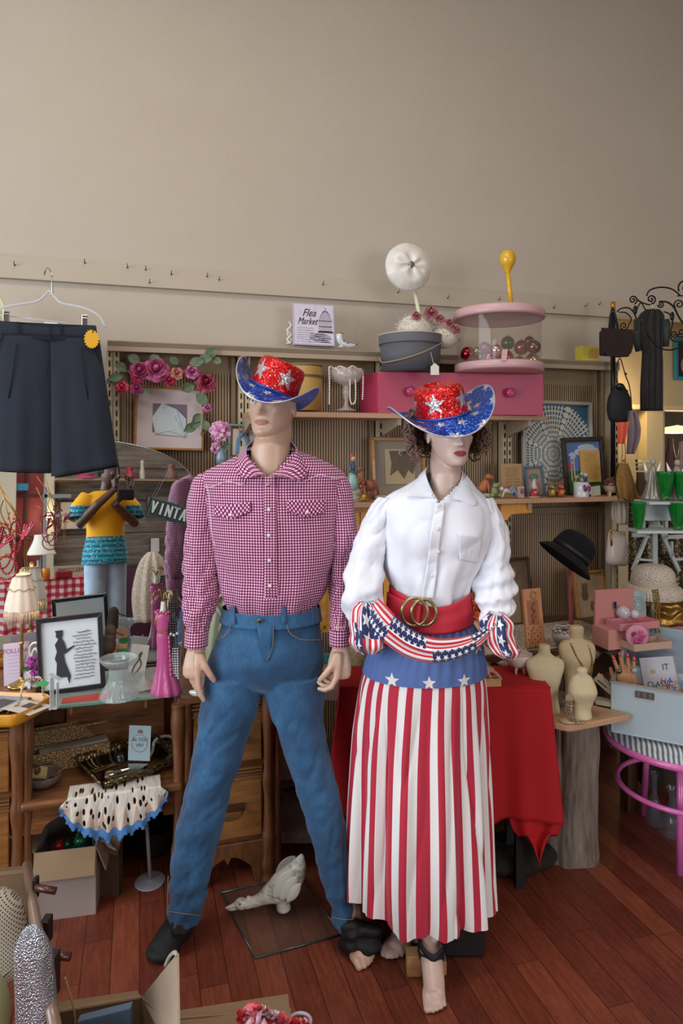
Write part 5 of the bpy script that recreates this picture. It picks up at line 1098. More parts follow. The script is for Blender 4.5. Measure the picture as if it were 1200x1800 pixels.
b=KB(k); flowerball(b,(-1,-12.5,19),4.5,12,7,2.2); flowerball(b,(9,-9.5,18),3.5,8,8,2); obj('printed_flowers',b,[mat('#7c2e58',.5),mat('#9a4878',.5)],t)
t,k=item('bird_posy','little blue bird on white blossoms poking out of the mug','ornament',1021,850,2.8)
b=KB(k); flowerball(b,(-4,0,8),7,24,6,3); obj('blossoms',b,[mat('#a5a698',.7),mat('#5d6a50',.7)],t); b=KB(k); b.sph((6,-2,10),(5,4,5)); b.sph((8,-3,4),(3.5,3,4)); obj('bird_body',b,mat('#2a3f8c',.5),t); b=KB(k); b.sph((6,-4,15),(4,3.5,4)); b.sph((-1,-3,17),3); obj('bird_head',b,mat('#b8b6ba',.5),t)
t,k=item('folded_card','small folded white card between the mug and the footed pot','card',1046,871,2.8); b=KB(k); b.box((0,0,8),(20,.8,17),Ry(-.1)); b.box((-2,4,8),(20,.8,16),Ry(-.1)@Rx(.2)); obj('card',b,mat('#aaa698',.8),t)
t,k=item('pincushion_pot','cream three-footed pot heaped with a plum beaded pincushion','pot',1075,875,2.8)
b=KB(k); b.lathe(smoothrows([(0,9),(8,9),(13,14),(16,21),(15,21.5),(0,20)],3),seg=28); 
for a in (0,2.1,4.2): b.tube([(9*cos(a-.5),9*sin(a-.5),11),(11*cos(a-.5),11*sin(a-.5),0)],[3,2],8)
obj('pot',b,mat('#b89c84',.35,coat=.4),t); b=KB(k)
for i in range(70):
    q=random.Random(i); a=q.uniform(0,2*pi); r=q.uniform(0,13); b.sph((r*cos(a),r*sin(a),22+12*sqrt(max(0,1-(r/14)**2))+q.uniform(-1,1)),2.4,8,6)
b.sph((0,0,22),(14,14,11)); obj('beaded_cushion',b,mat('#5f2c2c',.35,coat=.4,var=.3,vs=120),t)
t,k=item('mesh_bag','gold metal mesh evening bag hanging by its chain over the shelf end','handbag',1096,880,2.76)
b=KB(k); rows=[(-14,66,4),(-20,56,6),(-22,40,8),(-20,20,9),(-10,4,8)]
b.grid(lambda u,v:V(((-16-8*sin(pi*min(1,v*1.1))*.8)*(1-u)+u*(2+24*v**.9),-8-6*sin(pi*u)*sin(pi*v)-2*sin(u*20)*v*.4,66-64*v+4*sin(u*9)*v)),22,22); b.grid(lambda u,v:V(((-16-8*sin(pi*min(1,v*1.1))*.8)*(1-u)+u*(2+24*v**.9),-4+4*sin(pi*u)*sin(pi*v),66-64*v+4*sin(u*9)*v)),12,12)
mg=NT('gold_mesh',.35,.7); mg.color(mg.mix(mg.vor(420),lin('#6f5024'),lin('#c79c5c'))); mg.bump(mg.vor(420),.8,.003); obj('bag_body',b,mg.mat,t)
b=KB(k); necklace(b,[(-10,-6,66),(-8,-6,90),(-9,-2,120),(-4,-2,118),(0,-4,92),(-2,-6,70)],.9); b.sph((-4,-6,70),3,8,6); obj('chain',b,M_GOLD,t)
t,k=item('white_boxes','two slim white upright cases at the right end of the lower shelf','case',1121,875,2.84); b=KB(k); b.box((-6,3,13),(7,10,26)); b.box((4,0,16),(9,12,32)); obj('case_pair',b,mat('#a8a296',.6),t,bev=.001)
# ================================================================ right-hand side
def table_at(): pass
TZ=.745
# table with lace, against the shelving
lt=thing('lace_table','low display table with a cream lace cloth below the black felt hat','table',(0,0,0),ANG)
a0=sW(700,1130,2.45); a1=sW(1133,1140,2.42)
b=B().box(((a0+a1)/2,2.68,TZ-.03),(a1-a0,.5,.03)); obj('table_top',b,wood('table_wood','#4a2e1e','#6d452c','x'),lt,bev=.003)
for x in (a0+.04,a1-.04):
    for y in (2.47,2.88): b=B().box((x,y,(TZ-.045)/2),(.05,.05,TZ-.045)); obj('leg',b,wood('table_leg_wood','#3a2418','#553521','z'),lt)
b=B().box(((a0+a1)/2,2.45,TZ-.09),(a1-a0-.1,.02,.09)); obj('apron',b,wood('table_wood2','#3a2418','#553521','x'),lt)
def m_lace(h='#c9b8a4',sc=90):
    n=NT('lace_cloth',.9); v=n.vor(sc,n.coord(),feat='DISTANCE_TO_EDGE'); n.color(n.mix(n.math('GREATER_THAN',v,.12),lin('#d2c4b0'),lin('#8f7e6c'))); n.bump(v,.6,.003); return n.mat
q=random.Random(5); b=B()
def lace(u,v):
    x=a0+.25+(a1-a0-.29)*u; y=2.415+.4*(1-v); z=TZ-.0125
    if v>.92: z-=(v-.92)*.55*(1+.25*sin(u*60)); y=2.415+.4*.08-.4*(min(v,.96)-.92)
    return V((x,y-.004*sin(u*60)*(v>.9),z+.0015*sin(u*23+v*11)))
b.grid(lace,120,30); lc=obj('lace_cloth',b,m_lace(),None,solid=.001); lc.rotation_euler=(0,0,ANG); tag(lc,'cream lace cloth spread on the low display table','cloth')
# red cloth over a box table in front of it
rt=thing('side_table','box table hidden under the long red cloth beside the striped skirt','table',(.36,2.49,0),0)
for x in (-.3,.3):
    for y in (-.07,.07): b=B().box((x*.9,y,.34),(.03,.03,.68)); obj('leg',b,mat('#140d0a',.7),rt)
b=B().box((0,0,.7),(.68,.2,.03)); obj('table_top',b,M_WAL,rt)
def redc(u,v):
    # u around the rectangle, v down the drop
    w,dp=.365,.115; per=[(-w,dp),(-w,-dp),(w,-dp),(w,dp)]
    L_=[2*dp,2*w,2*dp]; s=u*sum(L_); i=0
    while i<2 and s>L_[i]: s-=L_[i]; i+=1
    f=s/L_[i]; x=per[i][0]+(per[i+1][0]-per[i][0])*f; y=per[i][1]+(per[i+1][1]-per[i][1])*f
    nx,ny=((-1,0),(0,-1),(1,0))[i]
    if i==1: e=abs(2*f-1)**6; nx=(2*f-1)*e; ny=-1+e*.3
    fold=.012*sin(s*26+i*2)+.008*sin(s*61+1); g=v*.62
    k=v*.022+fold*v
    g=v*.45
    z=.722-g*(1-.0)+.02*sin(s*9+i)*v*v
    if i==0 or x<-.2: k+=.02*v*v
    return V((x+nx*k,y+ny*k,z-(.03*v**3*exp(-((x-w)/.09)**2))))
b=B(); b.grid(redc,150,36)
b.grid(lambda u,v:V(((u-.5)*.735,(v-.5)*.235,.7225+.001*sin(u*30)*sin(v*10))),30,12)
cl=obj('tablecloth',b,mat('#a80a14',.85,var=.06,vs=6,sheen=.0),None,solid=.002); cl.location=rt.location; tag(cl,'long bright red cloth draped to the floor over the side table','tablecloth')
b=B()
def tail(u,v):
    w=(26+18*sin(pi*min(1,v*1.25))**1.2+5*sin(v*7))*(1 if v<.62 else max(0.04,(1-v)/.38)); cx=938+10*v
    return P(cx+(u*2-1)*w,1395+129*v-(0 if v<.6 else 14*abs(u*2-1)),2.385-.035*v+.012*sin(u*11+v*3))-cl.location
b.grid(tail,40,26); o=obj('gathered_corner',b,mat('#b00a14',.85,var=.06,vs=6),cl,solid=.003)
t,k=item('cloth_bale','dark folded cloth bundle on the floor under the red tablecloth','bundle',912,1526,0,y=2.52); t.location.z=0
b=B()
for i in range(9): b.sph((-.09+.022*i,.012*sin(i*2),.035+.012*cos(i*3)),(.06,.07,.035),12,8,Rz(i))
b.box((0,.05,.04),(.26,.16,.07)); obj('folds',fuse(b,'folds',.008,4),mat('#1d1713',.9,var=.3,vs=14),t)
# --- things on the tables
def onT(px,py,z=TZ): return onZ(px,py,z)
def titem(name,label,cat,px,py,z,rz=0,group=None):
    loc=onZ(px,py,z); return thing(name,label,cat,loc,rz,group),loc.y/FPX
t,k=titem('carved_plaque','tall carved pale wooden plaque with a heart top standing on the lace cloth','plaque',941,1137,TZ,ANG); lean(t,6,-2)
M_CARV=wood('carved_wood','#b07248','#c98d5e','z',6,8,.5); b=KB(k).box((0,0,51),(36,7,100)); obj('board',b,M_CARV,t,bev=.0015)
b=KB(k); b.box((-1,-3.6,60),(22,.8,43)); obj('recessed_panel',b,mat('#9a6240',.6),t); b=KB(k); b.tube(spl([(-2,-4.2,42),(-4,-4.6,52),(1,-4.6,60),(-3,-4.6,68),(0,-4.2,76)],5),1.5,6); 
for i in range(9): b.sph((-5+i%3*4,-4.2,44+i*4),(1.6,1,1.8),8,6)
obj('carving',b,mat('#7e4a30',.6),t); b=KB(k); b.loop([(2+6*cos(a),-3.8,90+6*sin(a)) for a in [2*pi*i/20 for i in range(20)]],1.2,6); b.tube(spl([(-14,-3.8,4),(-8,-4,22),(-3,-4,36)],5),.9,6); obj('relief',b,mat('#9b6a46',.6),t)
b=KB(k)
for i in range(5):
    for j in range(7):
        if (i+j)%2==0: b.sph((-14+i*6,-3.7,4+j*5),(1,.5,1.4),6,4)
obj('punched_dots',b,mat('#3f2413',.8),t)
t,k=titem('ceramic_basket','grey-white ceramic basket bowl with flowered rim beside the carved plaque','bowl',990,1134,TZ)
b=KB(k); b.lathe(smoothrows([(0,0),(9,0),(17,7),(20,17),(17,25),(15,25),(17,17),(0,4)],4),seg=36,fl=lambda th,z:.03*sin(8*th)); obj('bowl',b,mat('#9f978f',.35,coat=.4),t)
b=KB(k)
for i in range(14): a=i*2*pi/14; b.sph((17*cos(a),17*sin(a),26+2*(i%2)),(4,4,3),8,6)
b.tube(spl([(-16,0,26),(-12,0,35),(0,0,33),(10,0,35),(16,0,26)],5),1.6,6); obj('flowered_rim',b,mat('#a8988e',.35,var=.2,vs=100),t)
t,k=titem('sepia_picture','dark framed sepia portrait leaning on the slotted wall behind the white sleeve','picture',915,1120,TZ,ANG); t.location=onW(915,1117,2.86); k=t.location.y/FPX; lean(t,5,-3)
frame(t,k,58,136,4,mat('#463a2c',.4),6,mat('#6f5c48',.8,var=.2,vs=14),0); b=KB(k); b.tube(spl([(-10,-.6,6),(-8,-.6,50),(-6,-.6,80),(-6,-.6,96)],5),[14]*6+[12]*5+[4]*5,14,True,.05); b.sph((-6,-.9,108),(9,.6,11),12,8); obj('portrait_figure',b,mat('#8d755c',.8,var=.2,vs=30),t)
t,k=item('rabbit_picture','gilt framed sepia rabbit drawing leaning behind the pink jewellery box','picture',1042,1112,2.86); lean(t,5,-2)
frame(t,k,62,108,4.5,M_GOLDW,6,mat('#9c8264',.8,var=.1,vs=20),0); b=KB(k)
b.sph((-10,-.6,66),(6,.5,9),12,8); b.sph((-13,-.6,80),(2,.5,8),8,6); b.sph((-7,-.6,80),(2,.5,8),8,6); b.sph((4,-.6,46),(4,.5,9),10,8); b.box((-8,-.4,18),(26,.5,20)); obj('rabbit_drawing',b,mat('#59442f',.8,var=.2,vs=60),t)
t,k=item('felt_hat','black felt brimmed hat hung tilted on the pink stand','hat',998,980,2.80,y=2.93); t.location=P(1000,975,2.93); k=t.location.y/FPX
Q=Ry(radians(38))@Rx(radians(8)); b=KB(k)
b.lathe([(p[0],p[1]) for p in smoothrows([(52,-14),(44,-6),(35,0),(34,8),(33,20),(29,32),(18,40),(0,42)],5)],seg=48,sy=1.1,fl=lambda th,z:(.06*sin(2*th+.6) if z<-2 else 0)); b.v=[Q@p for p in b.v]; obj('crown_and_brim',b,mat('#040405',1.0,bump=.3,bs=150),t,solid=.003)
b=KB(k); b.lathe([(35,1),(35,11)],seg=40,sy=1.1); b.v=[Q@p for p in b.v]; obj('ribbon',b,mat('#0d1017',.5),t,solid=.002)
t,k=titem('hat_pole','dusty pink hat pole holding up the black felt hat','hat stand',1004,1108,TZ); b=KB(k)
b.tube([(0,0,0),(-.5,6,112)],4.2,14); b.lathe([(0,0),(10,0),(10,2),(5,5),(4,6)],seg=20); obj('pole',b,mat('#b0625c',.5),t); b=KB(k); b.sph((-1,6,114),(6,6,5)); obj('top_knob',b,mat('#b0625c',.5),t)
# pink jewellery box
t,k=titem('jewellery_box','open pink jewellery box with trays on the lace cloth','jewellery box',1098,1135,TZ,ANG)
M_JP=mat('#c08078',.6); b=KB(k); b.box((-4,24,48),(82,6,94)); obj('lid',b,M_JP,t,bev=.002)
b=KB(k); b.box((-6,4,17),(84,44,34)); obj('body',b,mat('#c58a7e',.6),t,bev=.002)
for (z,x0,x1,y0,y1,nm,h) in ((34,-30,50,-26,10,'upper_tray','#c9808a'),(5,-22,54,-50,-16,'drawer_tray','#bfa08c')):
    b=KB(k); b.box(((x0+x1)/2,(y0+y1)/2,z+1),(x1-x0,y1-y0,2)); 
    for yy in (y0,y1): b.box(((x0+x1)/2,yy,z+6),(x1-x0,2.5,12))
    for xx in (x0,x1): b.box((xx,(y0+y1)/2,z+6),(2.5,y1-y0,12))
    obj(nm,b,mat(h,.6),t,bev=.001)
t.location.z=TZ+.001
JB=t.location.copy(); UJ=UW
for (px,py,r,h,lb) in ((1095,1077,12,'#bdb8be','larger white glass ball on the jewellery box tray'),(1115,1080,8,'#c6c2c4','smaller white glass ball between the larger ball and the card')):
    c=P(px,py,JB.y+.03); s=thing('glass_ball',lb,'ball',c,0,'white balls in the jewellery box'); b=B(); b.sph((0,0,0),r*c.y/FPX,24,16); obj('ball',b,mat(h,.2,coat=.6),s)
c=P(1122,1088,JB.y+.09); s=thing('ornate_card','pale blue card with a rose medallion leaning in the jewellery box','card',c,ANG); k=c.y/FPX; lean(s,12,6)
b=KB(k).box((0,0,24),(33,1,47)); obj('card',b,mat('#a9bcbc',.7),s); b=KB(k)
for r in (5,9,13): b.loop([(r*cos(a),-.8,25+r*sin(a)) for a in [2*pi*i/24 for i in range(24)]],.6,5)
obj('medallion',b,mat('#7d9aa0',.7),s)
c=P(1119,1128,JB.y-.10); s=thing('flower_soap','round pink carnation ornament in the jewellery box drawer','ornament',c,0); k=c.y/FPX
b=KB(k); b.lathe(smoothrows([(0,-3),(18,-3),(19.5,0),(18,3),(0,3)],3),seg=32); b.v=[Rx(pi/2)@p+V((0,0,10*k)) for p in b.v]; obj('rim',b,mat('#c887a0',.5),s); b=KB(k); flowerball(b,(0,-3,10),11,26,6,3); obj('petals',b,[mat('#a82a5e',.6),mat('#c65a88',.6)],s)
t,k=item('compact_mirror','small dark mirror clip hooked on the pink jewellery box lid','mirror',1080,1064,2.0,y=JB.y+.04); b=KB(k); b.box((0,0,0),(8,1.5,15)); b.m=1; b.box((0,-.9,0),(6,.3,12)); b.m=2; b.box((-1,1,-22),(1.4,1,34)); obj('clip',b,[mat('#9a8a90',.4),mat('#22242a',.1),mat('#c08078',.5)],t,bev=.0005)
# white footed bowl and hand
RZ=.7245
t,k=titem('footed_bowl','white footed china bowl standing on the red cloth','bowl',911,1182,RZ)
b=KB(k); b.lathe(smoothrows([(0,9),(10,10),(18,15),(23,24),(24,32),(23,32),(21,24),(0,14)],4),seg=40,fl=lambda th,z:.02*cos(6*th)); obj('bowl',b,mat('#d2c4ba',.3,coat=.5),t)
for a in (-2.2,-.9,1.57): b=KB(k); b.tube([(10*cos(a),10*sin(a),12),(12*cos(a),12*sin(a),5),(11*cos(a),11*sin(a),0)],[3.4,2.4,2.6],8); obj('foot',b,mat('#c2a69c',.3,coat=.5),t)
t,k=titem('wooden_block','pale wooden block under the small ring display hand','block',866,1207,RZ,.1); b=KB(k).box((0,8,7),(30,18,14)); obj('block',b,wood('block_wood','#b98a50','#d6ac70','x'),t,bev=.0015)
TB=t.location.copy(); c=TB+V((-.004,.015,14.5*k)); s=thing('display_hand','small pinkish ring display hand lying on the pale block','display hand',c,0); b=B(); hand(b,V((-.035,.0,.05)),(.75,-.35,-.35),(-.3,-.1,-.9),(0,-1,.3),.5,(.15,.2,.2,.2),(.5,.15)); b.tube([V((-.06,.01,.075)),V((-.03,0,.05))],[.016,.013],12)
zmin=min(p.z for p in b.v); b.v=[p-V((0,0,zmin-.001)) for p in b.v]; obj('hand',fuse(b,'hand',.0022,2),mat('#b98f80',.4),s)
t,k=titem('orange_flowers','orange artificial flowers behind the female mannequin\'s right cuff','flowers',836,1120,TZ); b=KB(k); flowerball(b,(0,0,48),16,60,2,4); obj('blossom',b,[mat('#c04a22',.7),mat('#d8784a',.7)],t); b=KB(k); b.lathe(smoothrows([(0,0),(12,0),(15,12),(12,26),(9,32)],3),seg=24); obj('pot',b,mat('#c2977c',.5),t)
# ---- log stand with board and busts
c=onZ(1020,1526,0); LG=V((P(1015,1526,c.y).x,c.y+.118,0)); lg=thing('log_stand','weathered grey upright tree log used as a pedestal','log',LG)
m_=NT('weathered_log',.85); co=m_.coord(); f=m_.noise(5,m_.map(co,(3,3,.35)),5,.65); g=m_.noise(30,m_.map(co,(3,3,.3)),4,.6); m_.color(m_.ramp(m_.math('ADD',m_.math('MULTIPLY',f,.6),m_.math('MULTIPLY',g,.4)),[(.3,lin('#3d332c')),(.47,lin('#6f6459')),(.6,lin('#857a6e')),(.72,lin('#a2917c'))])); m_.bump(g,.8,.006)
b=B(); hL=.572
b.grid(lambda u,v:(lambda a,r:V((r*cos(a),r*sin(a),v*hL)))(2*pi*u,(.113+.010*(1-v)+.014*NZ.noise(V((cos(2*pi*u)*1.5,sin(2*pi*u)*1.5,v*2)))+.007*NZ.noise(V((cos(2*pi*u)*5,sin(2*pi*u)*5,v*3)))-.016*exp(-((((u-.66)%1)-.0)/.02)**2)*v)),120,40)
R=[b.v[40*121+i] for i in range(120)]; b.add(R+[V((0,0,hL))],[(i,(i+1)%120,120) for i in range(120)],False); obj('trunk',b,m_.mat,lg)
b=B(); b.grid(lambda u,v:(lambda a,r:V((r*cos(a),r*sin(a),.16+v*.40)))(2*pi*(.52+.13*u),.122+.014*sin(pi*u)*sin(pi*v)+.008*NZ.noise(V((u*4,v*9,2)))),20,50); obj('bark_strip',b,mat('#3a2a20',.9,var=.4,vs=40,bump=.8,bs=60),lg)
zb=.5735; bf=onZ(1000,1277,zb+.022); bl_=onZ(916,1256,zb+.022); br=onZ(1113,1255,zb+.022); bk=bl_+br-bf
t=thing('display_board','square pale chipboard top with rounded corner balanced on the log','board',(bf+bk)/2); t.location.z=zb
b=B(); cs=[bf,br,bk,bl_]; out=[]
for i in range(4):
    p,a_,c_=cs[i],cs[i-1],cs[(i+1)%4]; d1=(a_-p).normalized()*.025; d2=(c_-p).normalized()*.025
    for q_ in range(5): tt=q_/4; out.append(p+d1*(1-tt)**2+d2*tt**2)
b.prism([(p.x-t.location.x,p.y-t.location.y) for p in out],0,.022,'z'); obj('board',b,wood('board_top','#ab8362','#bf9a78','x',3,3,.5),t,bev=.004)
BT=zb+.0225; M_BUST=mat('#c4b792',.65,var=.05,vs=20)
def bust(name,label,px,py,rows,m,rz=0):
    loc=onZ(px,py,BT); k=loc.y/FPX; t=thing(name,label,'bust',loc,rz); b=KB(k); R=[]
    for (z,rx,ry,yo,e) in smoothrows(rows,5):
        R.append([V((rx*math.copysign(abs(cos(2*pi*j/40))**e,cos(2*pi*j/40)),yo+ry*math.copysign(abs(sin(2*pi*j/40))**e,sin(2*pi*j/40)),z)) for j in range(40)])
    b.rings(R); obj('torso',b,m,t); return t,k
t,k=bust('jewellery_bust','tall cream headless jewellery bust without a necklace, on the board\'s left',957,1252,[(0,26,15,0,1),(3,27,16,0,1),(30,23,13,0,1),(58,27,16,-3,.9),(80,33,14,-3,.9),(92,31,10,0,.9),(98,18,9,2,1),(104,11,9,2,1),(112,10,9,2,1),(118,9,8,2,1),(119,5,5,2,1)],M_BUST)
t,k=bust('jewellery_bust','cream jewellery bust wearing a beaded gold necklace, behind the small one',1013,1225,[(0,20,16,0,1),(20,20,14,0,1),(48,24,15,-2,.9),(68,30,16,-4,.9),(86,32,13,-2,.9),(96,27,10,0,.9),(102,14,9,1,1),(107,12,9,1,1),(118,13,10,1,1),(124,11,9,1,1),(126,5,5,1,1)],mat('#bda983',.65,var=.05,vs=20))
nk=thing('gold_necklace','gold chain necklace with a round pendant on the necklace bust','necklace',t.location,0); b=KB(k); necklace(b,[(-14,-2,100),(-12,-12,92),(-6,-18,76),(4,-21,60),(12,-21,48),(16,-19,40)],1.9); necklace(b,[(14,-2,100),(18,-12,88),(21,-17,70),(20,-19,52),(17,-20,40)],1.9); obj('chain',b,mat('#8f7550',.3,metal=.7),nk); b=KB(k)
for r in (7,4): b.loop([(17+r*cos(a),-21,34+r*1.1*sin(a)) for a in [2*pi*i/24 for i in range(24)]],1.3,6)
b.sph((17,-21,34),2.6,8,6); obj('pendant',b,mat('#a5865a',.3,metal=.8),nk)
t,k=bust('jewellery_bust','small cream bust with rounded chest in front on the chipboard square',1022,1262,[(0,17,12,0,1),(3,18,13,0,1),(16,16,11,0,1),(28,20,12,-1,.95),(44,25,16,-4,.9),(54,24,15,-4,.9),(64,21,11,-1,.9),(72,17,8,0,.9),(78,10,8,0,1),(84,10,8,0,1),(89,7,6,0,1),(90,3,3,0,1)],mat('#cdbd98',.6,var=.05,vs=20))
t,k=titem('bracelet_hand','small cream hand hung with silver link bracelets at the board\'s front corner','display hand',1000,1268,BT); b=KB(k); b.lathe(smoothrows([(0,0),(16,0),(16,3),(9,6),(6,10),(6,26),(7,34)],3),seg=24,sy=.8); 
for i in range(4): b.tube([(-4.5+3*i,0,30),(-5+3.2*i,0,46+2*(i in(1,2)))],[2,1.2],8)
obj('hand',b,mat('#b09c78',.6),t); b=KB(k); q=random.Random(9)
for i in range(3):
    pts=[(-8+3*i,-7,38),(-9+4*i,-9,24),(-4+5*i,-10,10),(4+4*i,-12,2),(14+4*i,-12,1.5)]
    necklace(b,pts,1.7)
b.loop([(9*cos(a),9*sin(a)-1,34+3*sin(a)) for a in [2*pi*i/24 for i in range(24)]],1.5,6); obj('bracelets',b,mat('#a39884',.2,metal=.85),t)
t,k=titem('hair_clipper','cream vintage appliance handle propped on the board beside the white case','appliance',1072,1240,BT,-.5); b=KB(k); b.box((0,0,5),(46,22,8)); b.T=M.Scale(k,4)@M.Translation((2,4,26))@M.Rotation(radians(38),4,'Y'); b.box((0,0,0),(66,16,12)); b.m=1; b.box((-18,-8.6,0),(18,.6,3)); b.box((33.2,0,0),(.6,13,9)); obj('casing',b,[mat('#a89e88',.4,coat=.3),mat('#5c5650',.4)],t,bev=.001)
# ---- pink chair with the vintage case on it
cz=.45; cc=V((1.30,2.62,0)); ch=thing('pink_chair','bright pink metal chair with a striped round cushion under the pale case','chair',cc)
M_PK=mat('#d468ac',.3,coat=.4); Rr=.26
c1=onZ(1193,1541,0); legs=[V((c1.x+.01,c1.y+.012,0)),V((P(1130,1430,2.905).x,2.9,0)),V((c1.x+.32,c1.y+.06,0)),V((c1.x+.27,2.90,0))]
for L_ in legs:
    top=V((cc.x+(L_.x-cc.x)*.86,cc.y+(L_.y-cc.y)*.86,cz-.01)); b=B(); b.tube([L_-cc,top-cc],.0125,14); obj('leg',b,M_PK,ch)
b=B(); b.loop([(Rr*1.02*cos(a),Rr*1.02*sin(a),cz-.012) for a in [2*pi*i/60 for i in range(60)]],.0145,12); obj('seat_ring',b,M_PK,ch)
b=B(); b.loop([(.225*cos(a),.225*sin(a),.262) for a in [2*pi*i/60 for i in range(60)]],.010,10); obj('footrest_ring',b,M_PK,ch)
b=B(); b.lathe(smoothrows([(0,cz-.01),(Rr-.012,cz-.008),(Rr+.002,cz+.018),(Rr-.01,cz+.042),(Rr*.7,cz+.052),(0,cz+.055)],4),seg=56)
n=NT('ticking_stripe',.85); x=n.xyz(n.coord()); n.color(n.mix(n.math('GREATER_THAN',n.math('FRACT',n.math('ADD',n.math('MULTIPLY',x[0],62),n.math('MULTIPLY',x[1],-14))),.5),lin('#c9c9c4'),lin('#5c6b78'))); obj('seat_cushion',b,n.mat,ch)
def bx(px,py): return P(px,py,3.03)-cc
pts=spl([bx(1128,1165),bx(1140,1128),bx(1160,1115),bx(1200,1106),bx(1240,1118),bx(1262,1160),bx(1266,1300)],6)
b=B(); b.tube([V((pts[0].x-.02,.24,cz-.01)),pts[0]]+pts[1:],.0135,12); obj('back_hoop',b,M_PK,ch)
b=B(); b.tube(spl([bx(1150,1145),bx(1160,1130),bx(1178,1124),bx(1198,1130),bx(1214,1150),bx(1220,1290)],6),.008,10); obj('back_inner_hoop',b,M_PK,ch)
# case
cz2=cz+.058
bl=onZ(1073,1287,cz2); br_=onZ(1200,1312,cz2); dirc=(br_-bl).normalized(); rzc=atan2(dirc.y,dirc.x)
vc=thing('vintage_case','open pale blue hard vanity case full of gifts on the pink chair','case',bl,rzc)
Wc=.42; Dc=.24; Hc=.185; M_CASE=mat('#a3b6bd',.4,coat=.3,var=.03,vs=10); hh=[(0,0),(Wc,0),(Wc,Hc),(0,Hc)]
b=B(); b.box((Wc/2,.006,Hc/2),(Wc,.008,Hc)); b.box((Wc/2,Dc,Hc/2),(Wc,.008,Hc)); b.box((.004,Dc/2,Hc/2),(.008,Dc,Hc)); b.box((Wc-.004,Dc/2,Hc/2),(.008,Dc,Hc)); b.box((Wc/2,Dc/2,.004),(Wc,Dc,.008)); obj('body',b,M_CASE,vc,bev=.003)
b=B(); b.box((Wc/2,.002,Hc+.002),(Wc,.012,.006)); b.box((Wc/2,Dc,Hc+.002),(Wc,.01,.006)); b.box((.002,Dc/2,Hc+.002),(.01,Dc,.006)); obj('rim',b,mat('#aaa79c',.3,metal=.5),vc)
T_=M.Translation((0,Dc+.01,Hc+.01))@M.Rotation(radians(-70),4,'X'); b=B(); b.T=T_; lh=.225; b.box((Wc/2,.03,lh/2),(Wc,.008,lh)); b.box((Wc/2,.0,lh),(Wc,.06,.008)); b.box((.004,.0,lh/2),(.008,.06,lh)); b.box((Wc-.004,0,lh/2),(.008,.06,lh)); obj('lid',b,M_CASE,vc,bev=.002)
b=B(); b.T=T_; b.grid(lambda u,v:V((.01+(Wc-.02)*u,.022+.003*NZ.noise(V((u*5,v*6,1))),.01+(lh-.02)*v)),40,30); nsat=mat('#8793a6',.25,sheen=.5,var=.15,vs=9); obj('satin_lining',b,nsat,vc)
b=B(); b.T=T_; b.box((Wc/2,-.03,lh+.003),(Wc,.006,.008)); b.box((0,-.03,lh/2),(.006,.006,lh)); obj('lid_rim',b,mat('#aaa79c',.3,metal=.5),vc)
b=B().box((.115,-.0005,Hc-.028),(.062,.006,.024)); obj('latch',b,mat('#6b6660',.3,metal=.8),vc,bev=.001); b=B()
for x in (.095,.115,.135): b.box((x,-.0045,Hc-.028),(.01,.003,.016))
obj('latch_relief',b,mat('#8d8880',.3,metal=.9),vc)
b=B().box((Wc/2,Dc/2,Hc*.4),(Wc-.03,Dc-.03,Hc*.55)); o=obj('red_lining',b,mat('#7c0d14',.8),vc)
def cw(x,y,z): return vc.matrix_world@V((x,y,z))
bpy.context.view_layer.update()
# wooden ring hand standing in the case
hp=P(1106,1218,vc.location.y+.05); s=thing('ring_display_hand','tan display hand with red nails wearing green and turquoise rings','display hand',hp)
b=B(); hand(b,V((0,0,-.01)),(-.12,.05,1),(.1,1,0),(-1,0,0),.93,(.06,.05,.05,.08),(.62,.05),.13); b.tube([V((.02,0,-.10)),V((.0,0,.01))],[.03,.025],16,True,.8); obj('hand',fuse(b,'hand',.0026,2),mat('#a9744e',.5,var=.06,vs=20),s)
tips=[(1074,1148),(1085,1138),(1097,1145),(1112,1152),(1066,1182)]
b=B(); hb_=B(); hand(hb_,V((0,0,-.01)),(-.12,.05,1),(.1,1,0),(-1,0,0),.93,(.06,.05,.05,.08),(.62,.05),.13)
def tipsof(hb_): 
    return None
b2=B(); 
D=V((-.12,.05,1)).normalized(); N=V((.1,1,0)); N=(N-D*N.dot(D)).normalized(); S=N.cross(D); S=S if S.x<0 else -S
def chain(i,x,Ln,c):
    L=lambda a,bb,cz_:V((0,0,-.01))+(S*a+N*bb+D*cz_)*.93
    p=L(x*1.05,0,.086); a=c*.6; sp=(1.5-i)*.13; out=[p]
    for q_,f in enumerate((.45,.3,.25)):
        d=(D*cos(a)+N*sin(a)+S*sin(sp)).normalized(); p=p+d*Ln*f*1.08*.93; out.append(p); a+=c*(.9,.75,.5)[q_]
    return out
for i,(x,Ln,c) in enumerate(((.027,.070,.06),(.009,.078,.05),(-.009,.072,.05),(-.026,.058,.08))):
    o_=chain(i,x,Ln,c); d=(o_[3]-o_[2]).normalized(); b=B(); b.sph(o_[3]-N*.0045-d*.004,(.0062,.003,.010),12,8,V((0,0,1)).rotation_difference(d).to_matrix()); obj('nail',b,mat('#b3141c',.2,coat=.6),s,label='red painted nail')
    if i in (0,3):
        b=B(); m_p=(o_[0]+o_[1])/2; b.loop([m_p+S*.0095*cos(a)+N*.0095*sin(a) for a in [2*pi*j/20 for j in range(20)]],.0016,6); b.m=1; b.sph(m_p-N*.011,(.012,.005,.010) if i==0 else (.010,.005,.010),14,8); obj('ring',b,[M_GOLD,mat('#0d4a2c' if i==0 else '#7ba8a8',.15,coat=.6)],s,label='dark green stone ring' if i==0 else 'turquoise stone ring')
